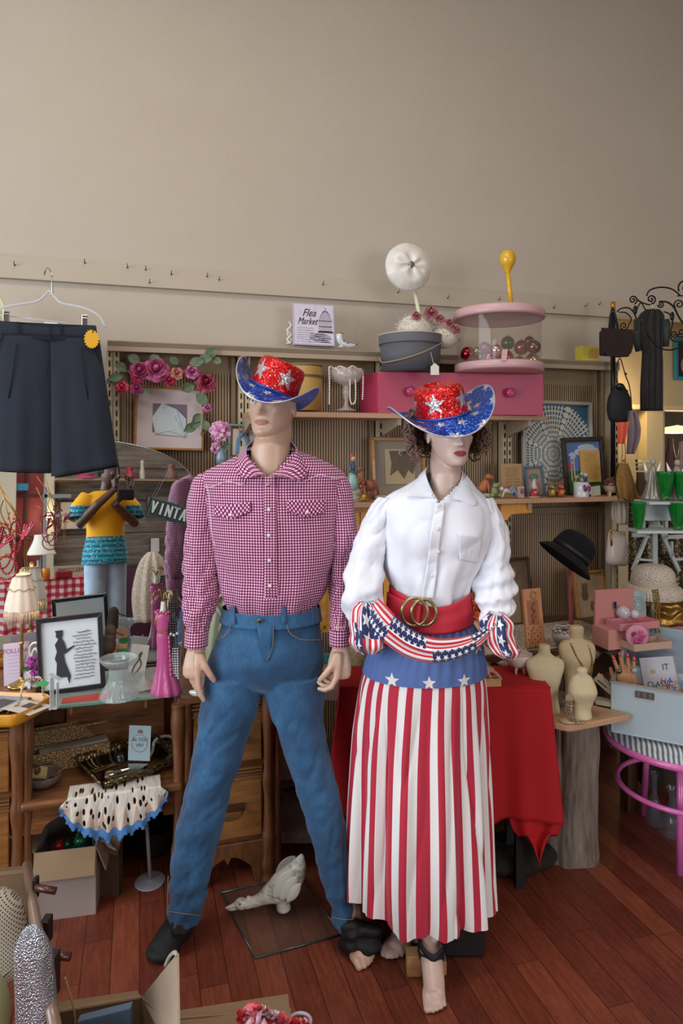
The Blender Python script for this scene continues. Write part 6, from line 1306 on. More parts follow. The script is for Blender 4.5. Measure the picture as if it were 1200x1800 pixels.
b=B(); p=V((0,0,-.01))+(S*.088+D*.078+N*.03)*.93; b.sph(p,(.007,.004,.010),12,8,V((0,0,1)).rotation_difference((S*.7+D)).to_matrix()); obj('nail',b,mat('#b3141c',.2,coat=.6),s,label='red painted nail')
# book in the case
bp=P(1165,1226,vc.location.y+.09); s=thing('style_book','white CLASSIC style book standing tilted in the open case','book',bp,rzc-.1); lean(s,14,-14)
k=bp.y/FPX; b=KB(k); b.box((0,0,32),(56,1.2,72)); b.m=1; b.box((1,6,32),(54,9,70)); b.m=0; b.box((0,12,32),(56,1.2,72)); b.box((28.3,6,32),(1,12,72)); obj('book_block',b,[mat('#b3b4bd',.4),mat('#8f8a84',.8)],s)
b=KB(k); text(b,'CLASSIC',12.5,(0,-.9,22),.95,0,ext=.15); text(b,'STYLE',12.5,(-2,-.9,8),.95,0,ext=.15); text(b,'IT',15,(14,-.9,50),.9,0,ext=.15); obj('cover_title',b,mat('#17171c',.6),s); b=KB(k); b.sph((-8,-.7,44),(5,.3,4),12,8); b.box((-8,-.7,32),(20,.2,.5)); obj('cover_emblem',b,mat('#a3a27a',.6),s)
# letter candles
cols=['#b3202c','#c9a82a','#4a9a5a','#2a7fb0','#d07a2a','#2a4ea0']
lt_=thing('letter_candles','colourful HAPPY BIRTHDAY letter candles poking out of the case front','candles',P(1168,1211,vc.location.y+.012),rzc); k=lt_.location.y/FPX
i=0
for row,(wd,z0,x0) in enumerate((('HAPPY',14,-2),('BIRTHDAY',2,-14))):
    for j,c_ in enumerate(wd):
        b=KB(k); text(b,c_,13,(x0+j*10,-1-row*2+1.5*(j%2),z0+2*sin(i*2)),1.05,0,ext=1.1,rot=Ry(.25*sin(i*3))); obj('letter',b,mat(cols[(i*5+row)%6],.35,coat=.4),lt_); i+=1
# glass vases under the chair
M_VG=thin_glass('dark_glass','#6f7a88',.3,.03)
for (px,py,sx,h,lb) in ((1108,1400,12,62,'clear glass vase on the floor behind the pink chair legs'),(1150,1448,14,90,'tall clear bottle vase between the pink chair legs'),(1182,1465,22,80,'wide clear glass vase nearest the pink chair\'s front leg')):
    c=onZ(px,py,0); s=thing('glass_vase',lb,'vase',c,0,'glassware under the chair'); k=c.y/FPX; b=KB(k); b.lathe(smoothrows([(0,0),(sx,0),(sx*1.0,8),(sx*.8,h*.35),(sx*.35,h*.6),(sx*.3,h*.85),(sx*.5,h)],4),seg=28,fl=flut(10,.03)); obj('vase',b,M_VG,s)
# ---- purses and post at the shelving's right end
t,k=item('display_post','cream square post holding the pale purses beside the shelving','post',1078,1040,2.86); t.location=onW(1079,1130,2.80); k=t.location.y/FPX
t.location.z=TZ+.001; b=B().box((0,0,(Z3-.026-TZ)/2),(.017,.017,Z3-.026-TZ)); obj('post',b,mat('#a79a84',.6),t,bev=.001)
t,k=item('cream_purse','smooth cream clasp purse with a gold frame on the cream post','handbag',1084,994,2.78); b=KB(k)
R=[]
for (z,rx,ry) in smoothrows([(0,14,4),(2,20,7),(10,23,9),(30,21,8),(48,19,5),(60,17,3)],4): R.append([V((rx*math.copysign(abs(cos(a))**.6,cos(a)),ry*sin(a),z)) for a in [2*pi*j/40 for j in range(40)]])
b.rings(R); b.v=[p+V((0,0,-.1*p.x)) for p in b.v]; obj('body',b,mat('#b8aba0',.45,coat=.2),t); b=KB(k); b.tube([(-17,0,62),(17,0,57)],1.6,8); b.tube([(-16,-5,62),(-17,-7,48),(-16,-6.5,36)],1.8,8); obj('gold_frame',b,M_GOLD,t)
t,k=item('striped_purse','gathered white pleated purse hanging just under the lower shelf end','handbag',1094,922,2.80); b=KB(k); R=[]
for (z,rx,ry) in smoothrows([(0,12,6),(5,19,9),(18,22,10),(34,21,8),(44,20,6)],4): R.append([V((rx*cos(a)*(1+.06*sin(14*a)),ry*sin(a)*(1+.12*sin(14*a)),z)) for a in [2*pi*j/112 for j in range(112)]])
b.rings(R); obj('body',b,mat('#b3a99a',.5),t)
t,k=titem('crochet_hat','white crochet hat with rolled brim on a stand at the right edge','hat',1148,1046,1.0); t.location=P(1148,1040,3.1); k=3.1/FPX
b=KB(k); b.lathe(smoothrows([(42,4),(47,-2),(50,-8),(49,4),(43,10),(37,14),(36,26),(32,38),(20,46),(0,48)],5),seg=56,fl=lambda th,z:.02*sin(3*th)); hatm=NT('crochet',.85); hatm.color(hatm.mix(hatm.vor(150),lin('#ece0d0'),lin('#b8aa9c'))); hatm.bump(hatm.vor(150),1,.006); obj('crown_and_brim',b,hatm.mat,t,solid=.003)
b=KB(k); b.lathe([(38,10),(39,15),(37.5,20)],seg=48); obj('hat_band',b,mat('#b8aa9a',.7),t); b=KB(k); b.tube([(-2,0,-88),(-2,0,14)],4,12); b.lathe([(0,-90),(18,-90),(18,-87),(0,-85)],(-2*k,0,0),seg=24); st_=obj('hat_stand',b,mat('#8a8f94',.4,metal=.6),None); st_.location=t.location; tag(st_,'grey metal stand under the white crochet hat','hat stand')
b=None
st_.location.z=t.location.z; 
# white lattice display rack with green goblets
t,k=item('lattice_rack','white plastic A-shaped lattice display rack at the right edge','rack',1150,1005,2.0,y=3.22); b=KB(k); W_=2.6
def bar(x0,z0,x1,z1,w=5): 
    a=atan2(z1-z0,x1-x0); L_=hypot(x1-x0,z1-z0); b.box(((x0+x1)/2,0,(z0+z1)/2),(L_,5,w),Ry(-a))
for (x0,z0,x1,z1,w) in ((0,0,0,120,10),(-24,120,30,120,7),(-24,120,-24,66,6),(24,120,24,60,6),(-2,92,-46,4,6),(2,92,52,-2,7),(-46,66,-14,66,7),(16,60,60,60,7),(-38,24,-2,20,4),(36,24,36,52,5),(-6,112,-6,90,4),(6,112,6,90,4),(44,20,60,20,5)): bar(x0,z0,x1,z1,w)
obj('lattice',b,mat('#b9c3c4',.45),t,bev=.001)
b=KB(k); b.box((0,2,-130),(10,6,260)); b.box((0,0,-335),(80,50,8)); b.box((0,2,-290),(9,6,90)); obj('upright',b,mat('#b9c3c4',.45),t,bev=.001)
M_GRN=NT('green_glass_goblet',.06); M_GRN.color(lin('#077a2c')); M_GRN.b.inputs['Alpha'].default_value=.78; M_GRN.b.inputs['Coat Weight'].default_value=.8; M_GRN=M_GRN.mat
k=3.13/FPX
sv=thing('display_shelf','white plastic shelf level carrying the green goblets and silver angels','shelf',P(1165,880,3.14)); b=B().box((.03,0,-.006),(.26,.16,.012)); b.box((.0,.03,-.05),(.2,.01,.09)); obj('level',b,mat('#b9c3c4',.45),sv,bev=.001)
for i,(px,py,h,w,d,lb) in enumerate(((1169,877,46,15,3.10,'green fluted glass goblet in front of the silver angels on the upper level'),(1197,877,46,15,3.10,'green fluted glass goblet at the photo\'s right edge, upper level'),(1122,934,50,12,3.11,'green glass goblet tucked beside the pleated purse'),(1191,930,46,16,3.07,'green fluted goblet in front of the white lattice rack'))):
    c=P(px,py,d); kk=d/FPX; s=thing('green_goblet',lb,'glass',c,0,'green goblets at the right edge'); b=KB(kk); b.lathe(smoothrows([(0,0),(w*.45,0),(w*.5,2),(w*.45,5),(w*.6,h*.25),(w*.88,h*.65),(w,h),(w*.94,h),(w*.8,h*.6),(w*.4,h*.2),(0,h*.14)],3),seg=40,fl=flut(12,.05)); obj('bowl',b,M_GRN,s)
t=thing('goblet_ledge','narrow white shelf strip carrying the lower green goblets','shelf',P(1160,932,3.08)); b=B().box((0,.02,-.004),(.24,.12,.012)); obj('level',b,mat('#b9c3c4',.45),t)
for (px,py,h,w,lb) in ((1147,878,72,17,'tall silver cone angel left of the green goblets'),(1190,878,70,20,'pale silver cone angel behind the green goblets')):
    c=P(px,py,3.17); s=thing('angel_ornament',lb,'ornament',c,0); b=KB(k); b.lathe(smoothrows([(0,0),(w,0),(w*.8,h*.2),(w*.5,h*.5),(w*.3,h*.78),(w*.1,h*.85)],3),seg=36,fl=flut(9,.08)); obj('robe',b,mat('#a09a8e',.3,metal=.4),s); b=KB(k); b.sph((0,0,h*.93),(5,5,6)); obj('head',b,mat('#a8a090',.4),s); b=KB(k)
    for sg_ in (-1,1): b.prism([(0,h*.5),(sg_*w*.9,h*.95),(sg_*w*.7,h*.5),(sg_*w*.4,h*.36)],3,5)
    obj('wings',b,mat('#b0aa9e',.3,metal=.3),s)
# gold fabric and beads behind the crochet hat
t=thing('gold_cloth','crumpled gold lame cloth heaped behind the crochet hat','cloth',P(1170,1110,3.12)); b=KB(3/FPX); b.grid(lambda u,v:V((-46+120*u,8*NZ.noise(V((u*5,v*5,2)))+10*v,-10+78*v*(.75+.25*sin(u*3))+6*NZ.noise(V((u*7,v*4,5))))),50,34); o=obj('cloth_folds',b,mat('#9a7430',.32,metal=.65,var=.3,vs=16),t,solid=.003)
b=KB(3/FPX); b.box((14,0,-150),(130,60,244)); o=obj('plinth',b,mat('#33261a',.7),t)
t=thing('sequin_net','dark gold sequinned net hanging behind the white lattice rack','fabric',P(1150,1010,3.3)); k=3.3/FPX; b=KB(k); b.grid(lambda u,v:V((-46+110*u,3*sin(u*14),-70+196*v)),40,20); n=NT('sequin_net',.3,.5); v_=n.vor(95); n.color(n.mix(n.math('LESS_THAN',v_,.32),lin('#3c3222'),lin('#a8925a'))); obj('net',b,n.mat,t,solid=.002)
t,k=item('bead_strand','dark gold bead strands hanging beside the pink jewellery box','beads',1150,1100,2.8,y=2.85); b=KB(k)
for i in range(3): necklace(b,[(-4+i*5,0,62),(-2+i*5,-2,40),(-5+i*6,-3,12),(i*8,-4,-12)],2)
obj('beads',b,mat('#8a6a28',.3,metal=.6),t)
# black display pole with bags
t,k=item('black_pole','thin black pole with a brass tip holding the black bags','pole',1077,1000,2.86); t.location=onW(1077,870,2.88); t.location.z=Z3+.001; k=t.location.y/FPX
zt=P(1075,535,t.location.y).z-t.location.z; b=B(); b.tube([(0,0,.012),(0,0,zt-.03)],.012,12); b.lathe([(0,0),(.03,0),(.03,.01),(0,.014)],seg=24); obj('pole',b,M_BLKG,t); b=B(); b.cyl((0,0,zt-.045),(0,0,zt-.025),.0135,seg=12); b.m=1; b.cyl((0,0,zt-.025),(0,0,zt+.012),.011,seg=12); obj('tip',b,[M_CHROME,mat('#c9862a',.3,metal=.6)],t)
t,k=item('brown_bag','small dark brown suede flap bag hanging high on the black pole','handbag',1082,628,2.80); b=KB(k); b.box((0,4,24),(58,10,44)); o=obj('body',b,mat('#2a1a17',.9,bump=.2,bs=200),t,bev=.008); b=KB(k)
b.prism([(-32,50),(34,50),(34,20),(30,8),(20,1),(0,-1),(-18,1),(-28,8),(-32,22)],-3.5,-1.5); obj('flap',b,mat('#2c1c19',.9,bump=.2,bs=200),t,bev=.003); b=KB(k); b.tube([(-12,2,50),(-8,4,74),(-2,6,88),(2,4,74),(6,2,50)],2,8); obj('strap',b,mat('#14100f',.7),t)
t,k=item('black_bag','black drawstring pouch bag hanging lower on the black pole','handbag',1088,742,2.80); b=KB(k); R=[]
for (z,rx,ry) in smoothrows([(0,14,5),(4,20,9),(20,24,12),(40,22,12),(54,16,8),(64,10,5)],4): R.append([V((rx*cos(a)*(1+.03*sin(9*a)),ry*sin(a),z)) for a in [2*pi*j/54 for j in range(54)]])
b.rings(R); obj('body',b,M_BLK,t); b=KB(k); b.tube(spl([(-6,-4,62),(-10,-4,90),(-2,-4,112),(4,-5,96),(8,-6,82),(16,-6,64),(20,-6,40),(20,-8,4),(16,-8,-22),(20,-8,-34),(24,-8,-22),(21,-8,0)],6),1.1,6); b.sph((8,-7,84),2.4,8,6); b.sph((-4,-7,62),(8,6,6),10,8); obj('drawstring',b,M_BLKG,t)
# wrought iron scrolls, dress, blue frame, orange scarf beyond
t=thing('iron_scroll','curly wrought iron scrollwork wall hanging at the upper right','scrollwork',P(1150,560,2.95)); k=2.95/FPX; b=KB(k)
def I(x,y): return (x-1150,0,560-y)
def spiral(cx,cy,r0,a0,turns,sgn=1):
    return [I(cx+r0*(1-.86*i/28)*cos(a0+sgn*2*pi*turns*i/28),cy+r0*(1-.86*i/28)*sin(a0+sgn*2*pi*turns*i/28)) for i in range(29)]
b.tube(spiral(1112,527,8,1.2,1.6,-1),1.3,6); b.tube(spl([I(1120,527),I(1130,533),I(1142,536)],5),1.3,6); b.tube(spiral(1144,526,8.5,1.6,1.5,-1),1.4,6); b.tube(spl([I(1136,520),I(1142,510),I(1160,505),I(1180,508),I(1196,520)],6),1.4,6)
b.tube(spiral(1205,505,14,2.6,1.4,1),1.6,6); b.tube(spl([I(1084,548),I(1092,542),I(1106,542),I(1116,554),I(1119,570),I(1118,584)],6),1.3,6); b.tube(spiral(1096,573,8,0,1.5,1),1.2,6); b.tube(spl([I(1104,572),I(1109,560),I(1100,550),I(1088,549)],5),1.1,6)
b.tube(spl([I(1136,545),I(1131,560),I(1134,580),I(1145,598),I(1160,612),I(1180,615),I(1200,608)],7),1.4,6); b.tube(spiral(1161,535,6,3,1.4,-1),1.3,6); b.tube(spl([I(1158,530),I(1172,531),I(1184,540),I(1192,556),I(1200,568)],6),1.6,6)
b.tube(spiral(1193,535,9,2.4,1.5,1),1.3,6); b.tube(spl([I(1166,548),I(1176,552),I(1182,566),I(1178,585),I(1181,598),I(1195,602)],6),1.2,6); b.tube(spiral(1185,587,7,0,1.4,1),1.2,6); b.tube(spiral(1197,585,9,3,1.5,-1),1.3,6); b.tube(spl([I(1119,544),I(1126,532),I(1134,545)],4),1.2,6); b.tube(spl([I(1119,560),I(1132,562)],3),1,6)
for x,y in ((1205,520),(1205,600)): b.tube([I(1190,y),I(x+30,y)],1.2,6)
obj('scrolls',b,mat('#14100f',.4,metal=.6),t)
for x,y in ((1181,556),(1116,545)): b=KB(k); b.sph(I(x,y),(4,3,8),10,8); obj('iron_bud',b,mat('#1b1614',.4,metal=.6),t)
dc=P(1145,722,3.45); t=thing('black_dress','long dark pleated dress hanging in the recess behind the iron scroll','dress',dc); k=dc.y/FPX; b=KB(k); R=[]
for (z,rx,ry,xo) in smoothrows([(0,20,7,0),(40,20,7,0),(80,19,7,1),(105,18,7,1),(125,22,7,-1),(150,24,6,-2),(168,22,5,0),(178,12,4,2)],4): R.append([V((xo+rx*cos(a),ry*sin(a)*(1+.25*sin(11*a)),z)) for a in [2*pi*j/88 for j in range(88)]])
b.rings(R); obj('dress_fabric',b,mat('#211c1d',.8,var=.3,vs=14),t)
for pp in ([(-26,-2,160),(-27,-2,120),(-24,-2,104)],[(24,-2,160),(25,-2,138),(24,-2,112)]): b=KB(k); b.tube(pp,[6,6.5,5],10); obj('sleeve',b,mat('#26312e',.7,var=.3,vs=14),t)
b=KB(k); b.tube([(2,0,176),(2,4,196)],1,6); obj('hanger',b,M_CHROME,t)
c=onW(1203,668,REC-.02); t=thing('blue_picture','turquoise painted picture frame in the recess at the right edge','picture',c,ANG); k=c.y/FPX; frame(t,k,44,72,6,mat('#1b86a8',.4,coat=.3),6,mat('#3a2c2c',.7,var=.3,vs=30),0); b=KB(k); b.sph((0,-.5,26),(9,.5,14),12,8); obj('portrait_drawing',b,mat('#a58272',.7),t)
c=P(1113,792,3.3); t=thing('lilac_scarf','sheer dusty lilac scarf hanging beside the black drawstring bag','scarf',c); k=c.y/FPX; b=KB(k); b.grid(lambda u,v:V((-12+22*u*(.6+.4*sin(pi*v))+3*v,4*sin(u*12),-6+76*v)),24,20); obj('scarf_fabric',b,mat('#7d6a6e',.7,sheen=.4),t,solid=.002)
c=P(1095,776,3.2); t=thing('orange_scarf','glowing orange silk scarf behind the black pole','scarf',c); k=c.y/FPX; b=KB(k); b.grid(lambda u,v:V((-10+20*u*(.6+.4*v),3*sin(u*10),-4+38*v)),20,14); obj('scarf_fabric',b,mat('#d0502a',.5,sheen=.3),t,solid=.002)
# warm lamp in the room beyond, lighting it
lp=P(1190,757,REC+1.2); t=thing('pendant_lamp','lit warm disc pendant lamp in the room beyond the recess','lamp',lp); b=B(); b.lathe(smoothrows([(0,-.02),(.13,-.016),(.15,0),(.10,.02),(.02,.035),(0,.04)],3),seg=32); obj('shade',b,mat('#ffd890',.4,emit=2.2),t); b=B(); b.tube([(0,0,.035),(0,0,1.2)],.004,6); obj('cord',b,M_BLK,t)
def lamp(name,loc,e,col,r=.04):
    l=bpy.data.lights.new(name,'POINT'); l.energy=e; l.color=col; l.shadow_soft_size=r; o=bpy.data.objects.new(name,l); C.objects.link(o); o.location=loc; return o
lamp('pendant_lamp_light',lp-V((0,0,.12)),9,(1,.8,.5),.1)
c=onW(1100,700,3.44); lamp('recess_lamp_light',c,8,(1,.68,.34),.03); t=thing('recess_bulb','small warm bulb lighting the recess behind the black pole','bulb',c); b=B(); b.sph((0,0,0),.018,12,8); obj('bulb',b,mat('#ffc070',.4,emit=6),t); b=B(); b.cyl((0,0,.015),(0,0,.05),.012,seg=12); obj('socket',b,M_BLK,t)
for (px,py,w,h,hx,lb) in ((1178,830,20,70,'#5a3230','maroon bottle box seen through the opening'),(1197,850,16,84,'#a08c88','pale gauze figure seen through the opening')):
    c=P(px,py+10,REC+.9); s=thing('far_ornament',lb,'ornament',c); kk=c.y/FPX; b=KB(kk); b.lathe(smoothrows([(0,0),(w*.6,0),(w*.55,h*.4),(w*.3,h*.7),(w*.2,h)],3),seg=20,fl=flut(5,.05)); obj('body',b,mat(hx,.5,var=.2,vs=20),s)
c=P(1128,808,3.35); t=thing('silver_tin','small stack of silver trinket tins behind the silver angel','tins',c); k=c.y/FPX; b=KB(k)
for i in range(3): b.box((0,0,-2-i*7),(20-i,10,5.4))
obj('tins',b,mat('#7d7258',.3,metal=.7),t,bev=.001); b=KB(k); b.box((0,0,-60),(16,10,76)); obj('column',b,mat('#5c4a38',.7),t)
# ================================================================ left side: hanging things, dresser top
c=onW(88,572,2.80); k=c.y/FPX
t=thing('tailored_shorts','navy blue pleated shorts clipped to a clear hanger on the rail board','shorts',c,ANG)
M_NAVY=mat('#121b29',.85,var=.18,vs=5,bump=.2,bs=500,sheen=.12)
def S_(x,y): return (x-88,572-y)
def leg_(b,x0t,x1t,x0b,x1b,zt,zb0,zb1,th,sd):
    def fr(u,v,s_):
        xt=x0t+(x1t-x0t)*u; xb=x0b+(x1b-x0b)*u; zb=zb0+(zb1-zb0)*u
        x=xt+(xb-xt)*v; z=zt+(zb-zt)*v; e=sqrt(max(0,sin(pi*u)))
        return V((x,s_*(th*(.5+.7*v))*e+(1.6*sin(u*9+sd)+.8*sin(u*19+sd*2)+4*NZ.noise(V((u*2,v*2,sd))))*v*min(1,e*1.2)*(s_<0),z))
    b.grid(lambda u,v:fr(u,v,-1),60,34); b.grid(lambda u,v:fr(1-u,v,1),30,20)
b=KB(k); leg_(b,-84,2,-92,2,-22,-254,-258,14,1); leg_(b,0,82,2,114,-22,-266,-246,14,4)
R=[]
for (z,x0,x1) in ((2,-84,76),(-12,-85,78),(-27,-86,81)): R.append([V(((x0+x1)/2+(x1-x0)/2*cos(a),7*sin(a)+ (0),z-3*abs(cos(a))*0)) for a in [2*pi*j/64 for j in range(64)]])
b.rings(R[::-1],True,(False,False)); obj('fabric',b,M_NAVY,t,solid=.0015)
b=KB(k)
for r,zz in ((1.0,3),(1.0,-16)): b.tube([((-84+160*i/20),-9*sin(pi*i/20)-1,zz-2.5*sin(pi*i/20)) for i in range(21)],.7,5)
for x in (-50,18): b.box((x,-9.5,-8),(3,1.2,20))
b.tube([(1,-9.5,-2),(1,-10,-50),(-4,-10.5,-86)],.7,5)
for x0,x1 in ((-52,-68),(52,66)): b.tube([(x0,-11,-36),((x0*.6+x1*.4),-12.5,-90),(x1*.8+x0*.2,-12,-130)],.9,5)
b.tube([(62,-7,-18),(84,-6,-62)],.9,5); b.tube([(-74,-7,-18),(-86,-6,-52)],.9,5)
obj('waistband_seams',b,mat('#0b1119',.85),t); b=KB(k).box((1,-2,3),(22,2,4)); obj('size_label',b,M_WHT,t,label='white woven label')
t2=thing('scalloped_tag','yellow scalloped price tag pinned on the navy shorts\' waistband','tag',onW(161,596,2.77),ANG); k2=t2.location.y/FPX
b=KB(k2); b.prism([((12+1.1*cos(18*a))*cos(a),(16+1.1*cos(18*a))*sin(a)) for a in [2*pi*i/144 for i in range(144)]],-.6,.6); obj('paper',b,mat('#dca31c',.7),t2); b=KB(k2); b.tube([(2,-1,12),(3,0,24)],.5,5); b.sph((2,-.8,12),1.2,6,5); obj('string',b,M_BLK,t2)
b=KB(k2); text(b,'25',9,(-1,-.8,-2),.9,.2,ext=.1); obj('pencil_mark',b,mat('#a67a20',.8),t2) if False else None
t=thing('clear_hanger','clear plastic clip hanger holding the navy shorts','hanger',onW(88,572,2.84),ANG); k=t.location.y/FPX
M_CL=thin_glass('clear_plastic','#d8dde0',.55,.05)
b=KB(k); b.tube(spl([S_(8,545)[:1]+(0,)+S_(8,545)[1:],(-50,0,34),(-20,0,42),(-6,0,56),(0,0,60),(8,0,50),(20,0,40),(55,0,34),(80,0,22),(92,0,2)],6),2.2,8); b.tube([(-84,0,14),(80,0,2)],1.1,6); obj('hanger_body',b,M_CL,t)
b=KB(k); b.tube(spl([(4,0,52),(3,0,78),(2,2,92),(-4,10,103),(-10,26,104),(-14,34,96)],6),1.3,8); obj('hook',b,M_CHROME,t)
for x in (-68,58): b=KB(k); b.box((x,-9,9),(9,10,20)); b.box((x,-15.5,4),(9,1.5,20)); obj('clip',b,M_CHROME,t,bev=.001)
t=thing('pale_garment','pale green garment edge hanging at the far left beside the navy shorts','garment',onW(-10,520,2.86),ANG); k=t.location.y/FPX; b=KB(k); b.grid(lambda u,v:V((-30+ (50-14*v+10*sin(v*3))*u,-4+3*sin(u*9),-95+118*v-18*u*v)),20,16); obj('fabric',b,mat('#c3c79c',.8,sheen=.3),t,solid=.003)
# VINTAGE sign
def tri(px,py,off): return onW(px,py,off)
c=onW(306,902,2.66); t=thing('vintage_sign','tilted black sign with white VINTAGE lettering hanging before the mirror','sign',c,ANG); k=c.y/FPX; t.rotation_euler=(0,radians(17.5),ANG)
b=KB(k).box((3,0,0),(92,3,33)); obj('board',b,mat('#33443e',.6,var=.2,vs=60),t,bev=.001); b=KB(k)
for i in range(7): b.box((-36+i*13,-1.7,0),(11.4,.6,27))
obj('letter_plates',b,mat('#202b28',.6),t); b=KB(k)
for i,c_ in enumerate('VINTAGE'):
    for dx in (-.9,-.3,.3,.9): text(b,c_,30,(-36+i*13+dx,-2.3,0),.5,0,ext=.2)
obj('lettering',b,mat('#dbe3df',.6),t,label='white lettering VINTAGE'); b=KB(k); b.tube([(-40,0,16),(-30,3,80)],.35,4); obj('cord',b,mat('#8a8a88',.6),t)
def dz(name,label,cat,px,py,z,rz=0,group=None):
    loc=onZ(px,py,z); return thing(name,label,cat,loc,rz,group),loc.y/FPX
GZ=.702; TT=.6905
# lamp
t,k=dz('table_lamp','small brass table lamp with a fringed cream shade at the left','lamp',38,1205,TT)
zb_=t.location.z; top=(EYEH-(1070-HZ)*t.location.y/FPX-zb_)/k
b=KB(k); b.lathe(smoothrows([(0,0),(20,0),(22,3),(14,7),(6,11),(3.5,16)],4),seg=28); b.tube([(0,0,14),(0,0,top+50)],2.8,12); b.sph((0,0,top*.55),(4.5,4.5,4),12,8); obj('stem',b,mat('#a98f55',.3,metal=.85),t)
def shfl(th,z): return .03*cos(10*th)
n=NT('lamp_shade_fabric',.8); n.color(lin('#e8dcc8')); n.b.inputs['Transmission Weight'].default_value=0; n.b.inputs['Subsurface Weight'].default_value=.0; n.b.inputs['Emission Color'].default_value=lin('#ffb070'); n.b.inputs['Emission Strength'].default_value=.05
b=KB(k); b.lathe(smoothrows([(27,top-2),(26,top+10),(22,top+28),(17,top+46),(14,top+58),(15,top+61)],4),seg=80,fl=shfl); obj('lamp_shade',b,n.mat,t,solid=.0012)
b=KB(k)
for i in range(90):
    a=2*pi*i/90; q=random.Random(i); b.tube([(27*cos(a),27*sin(a),top),(28*cos(a)+q.uniform(-1,1),28*sin(a),top-9),(27.5*cos(a)+q.uniform(-2,2),28*sin(a),top-20-q.uniform(0,7))],[.9,.7,.5],4)
obj('fringe',b,mat('#c6b8a4',.8),t); b=KB(k); b.loop([(15.5*cos(a),15.5*sin(a),top+60) for a in [2*pi*i/40 for i in range(40)]],1.6,6); b.loop([(22*cos(a),22*sin(a),top+36+2*sin(8*a)) for a in [2*pi*i/40 for i in range(40)]],.8,6); b.sph((0,0,top+66),(4,4,5),10,8); obj('shade_trim',b,mat('#b4a27e',.6),t)
b=KB(k); b.sph((0,0,top+22),(7,7,9),14,10); obj('bulb',b,mat('#ffcf8a',.4,emit=5),t)
lamp('table_lamp_light',t.location+V((0,0,(top+22)*k)),1.1,(1,.68,.36),.03)
# framed silhouette
c=onZ(128,1216,GZ); t=thing('silhouette_frame','black framed silhouette of a lady with a script poem on the glass','picture',c,ANG-.05); k=c.y/FPX; lean(t,7,-3.6)
frame(t,k,110,132,8,mat('#17181f',.3,coat=.3),8,mat('#c9d0d4',.6),0)
b=KB(k); sil=[(-26,26),(-24,52),(-27,60),(-23,72),(-26,84),(-20,93),(-24,98),(-23,103),(-25,108),(-12,108),(-12,100),(-14,94),(-10,86),(-7,74),(6,80),(5,77),(-8,68),(-12,66),(-10,52),(-2,28),(-5,14),(-8,27)]
b.prism(sil,-.4,.1); obj('silhouette',b,mat('#2a2732',.7),t,label='dark silhouette of a reading lady'); b=KB(k)
for i in range(15):
    q=random.Random(i); x0=4+q.uniform(-2,6); x1=44-q.uniform(0,10); scribble(b,x0 if i else 12,x1 if i else 34,101-i*5.6,1,2.6 if i else 4,i*3,-.3,.42 if i else .5)
obj('script_poem',b,mat('#33323a',.7),t,label='handwritten poem lines')
# FOLLOW card and leaflets
t,k=dz('follow_card','lilac card reading FOLLOW leaning among the leaflets','card',30,1206,TT,.1); t.location.z=TT+.005; lean(t,10,-5)
b=KB(k).box((0,0,36),(44,1,72)); obj('card',b,mat('#b8adc0',.7),t); b=KB(k); text(b,'FOLLOW',11,(0,-.8,58),1.0,0,ext=.2); obj('lettering',b,mat('#8a5a90',.7),t); b=KB(k)
for i in range(6): scribble(b,-14,14,50-i*6,1,1.2,i,-.6,.25)
obj('fine_print',b,mat('#a899ae',.8),t)
t,k=dz('folded_leaflet','white folded leaflet standing behind the FOLLOW card','leaflet',2,1198,TT,.25); t.location+=V((0,.05,0)); lean(t,10,14); b=KB(k); b.box((0,0,38),(50,1,80)); obj('paper',b,mat('#c6c2c0',.7),t); b=KB(k); text(b,'PORTS',9,(0,-.8,66),1,0,ext=.2); b.box((-12,-.7,30),(14,.4,40)); obj('print',b,mat('#4a4a52',.7),t)
t,k=dz('flower_figurine','white openwork figurine with magenta flowers in front of the black frame','figurine',62,1206,TT); b=KB(k)
b.tube(spl([(-6,0,0),(-12,0,20),(-8,0,46),(0,0,66),(10,0,46),(12,0,20),(6,0,0)],6),2.6,8); b.loop([(10*cos(a),0,62+14*sin(a)) for a in [2*pi*i/28 for i in range(28)]],2.2,8); b.lathe([(0,0),(13,0),(13,4),(0,5)],seg=20,sy=.7); b.lathe(smoothrows([(0,8),(12,14),(15,26),(12,30)],3),seg=24,sy=.6); obj('body',b,mat('#c9c4ba',.3,coat=.4),t)
b=KB(k); flowerball(b,(0,-6,44),10,22,3,3.4); flowerball(b,(5,-6,24),9,20,5,3.2); obj('magenta_flowers',b,[mat('#a63a9a',.5),mat('#7a2470',.5)],t); b=KB(k); leafq(b,(-8,-8,32),(-1,-.2,.2),10,4); leafq(b,(2,-9,32),(1,-.2,-.2),12,4); b.sph((-11,-7,33),(3,2,5),8,6); obj('leaves',b,mat('#3c5c3a',.5),t)
b=KB(k); b.prism([(-17,-4),(-3,-4),(-3,8),(-10,13),(-17,8)],-12,-11.4); obj('price_tag',b,mat('#e6e6e6',.7),t,label='white price tag')
t,k=dz('silk_flowers','bunch of orange and purple silk flowers behind the lilac FOLLOW card','flowers',22,1160,TT); b=KB(k); flowerball(b,(-4,0,72),15,50,3,4); flowerball(b,(14,0,60),11,30,6,4); b.tube([(0,0,0),(0,0,60)],3,8); obj('blossom',b,[mat('#b8683a',.7),mat('#8a3a6e',.7)],t)
t,k=dz('cream_vase','round cream vase with a brown shadowed side at the left edge','vase',2,1175,TT); b=KB(k); b.lathe(smoothrows([(0,0),(12,0),(24,16),(26,34),(16,52),(9,60),(11,66)],4),seg=32); obj('vase',b,mat('#c2b49c',.4,coat=.3),t)
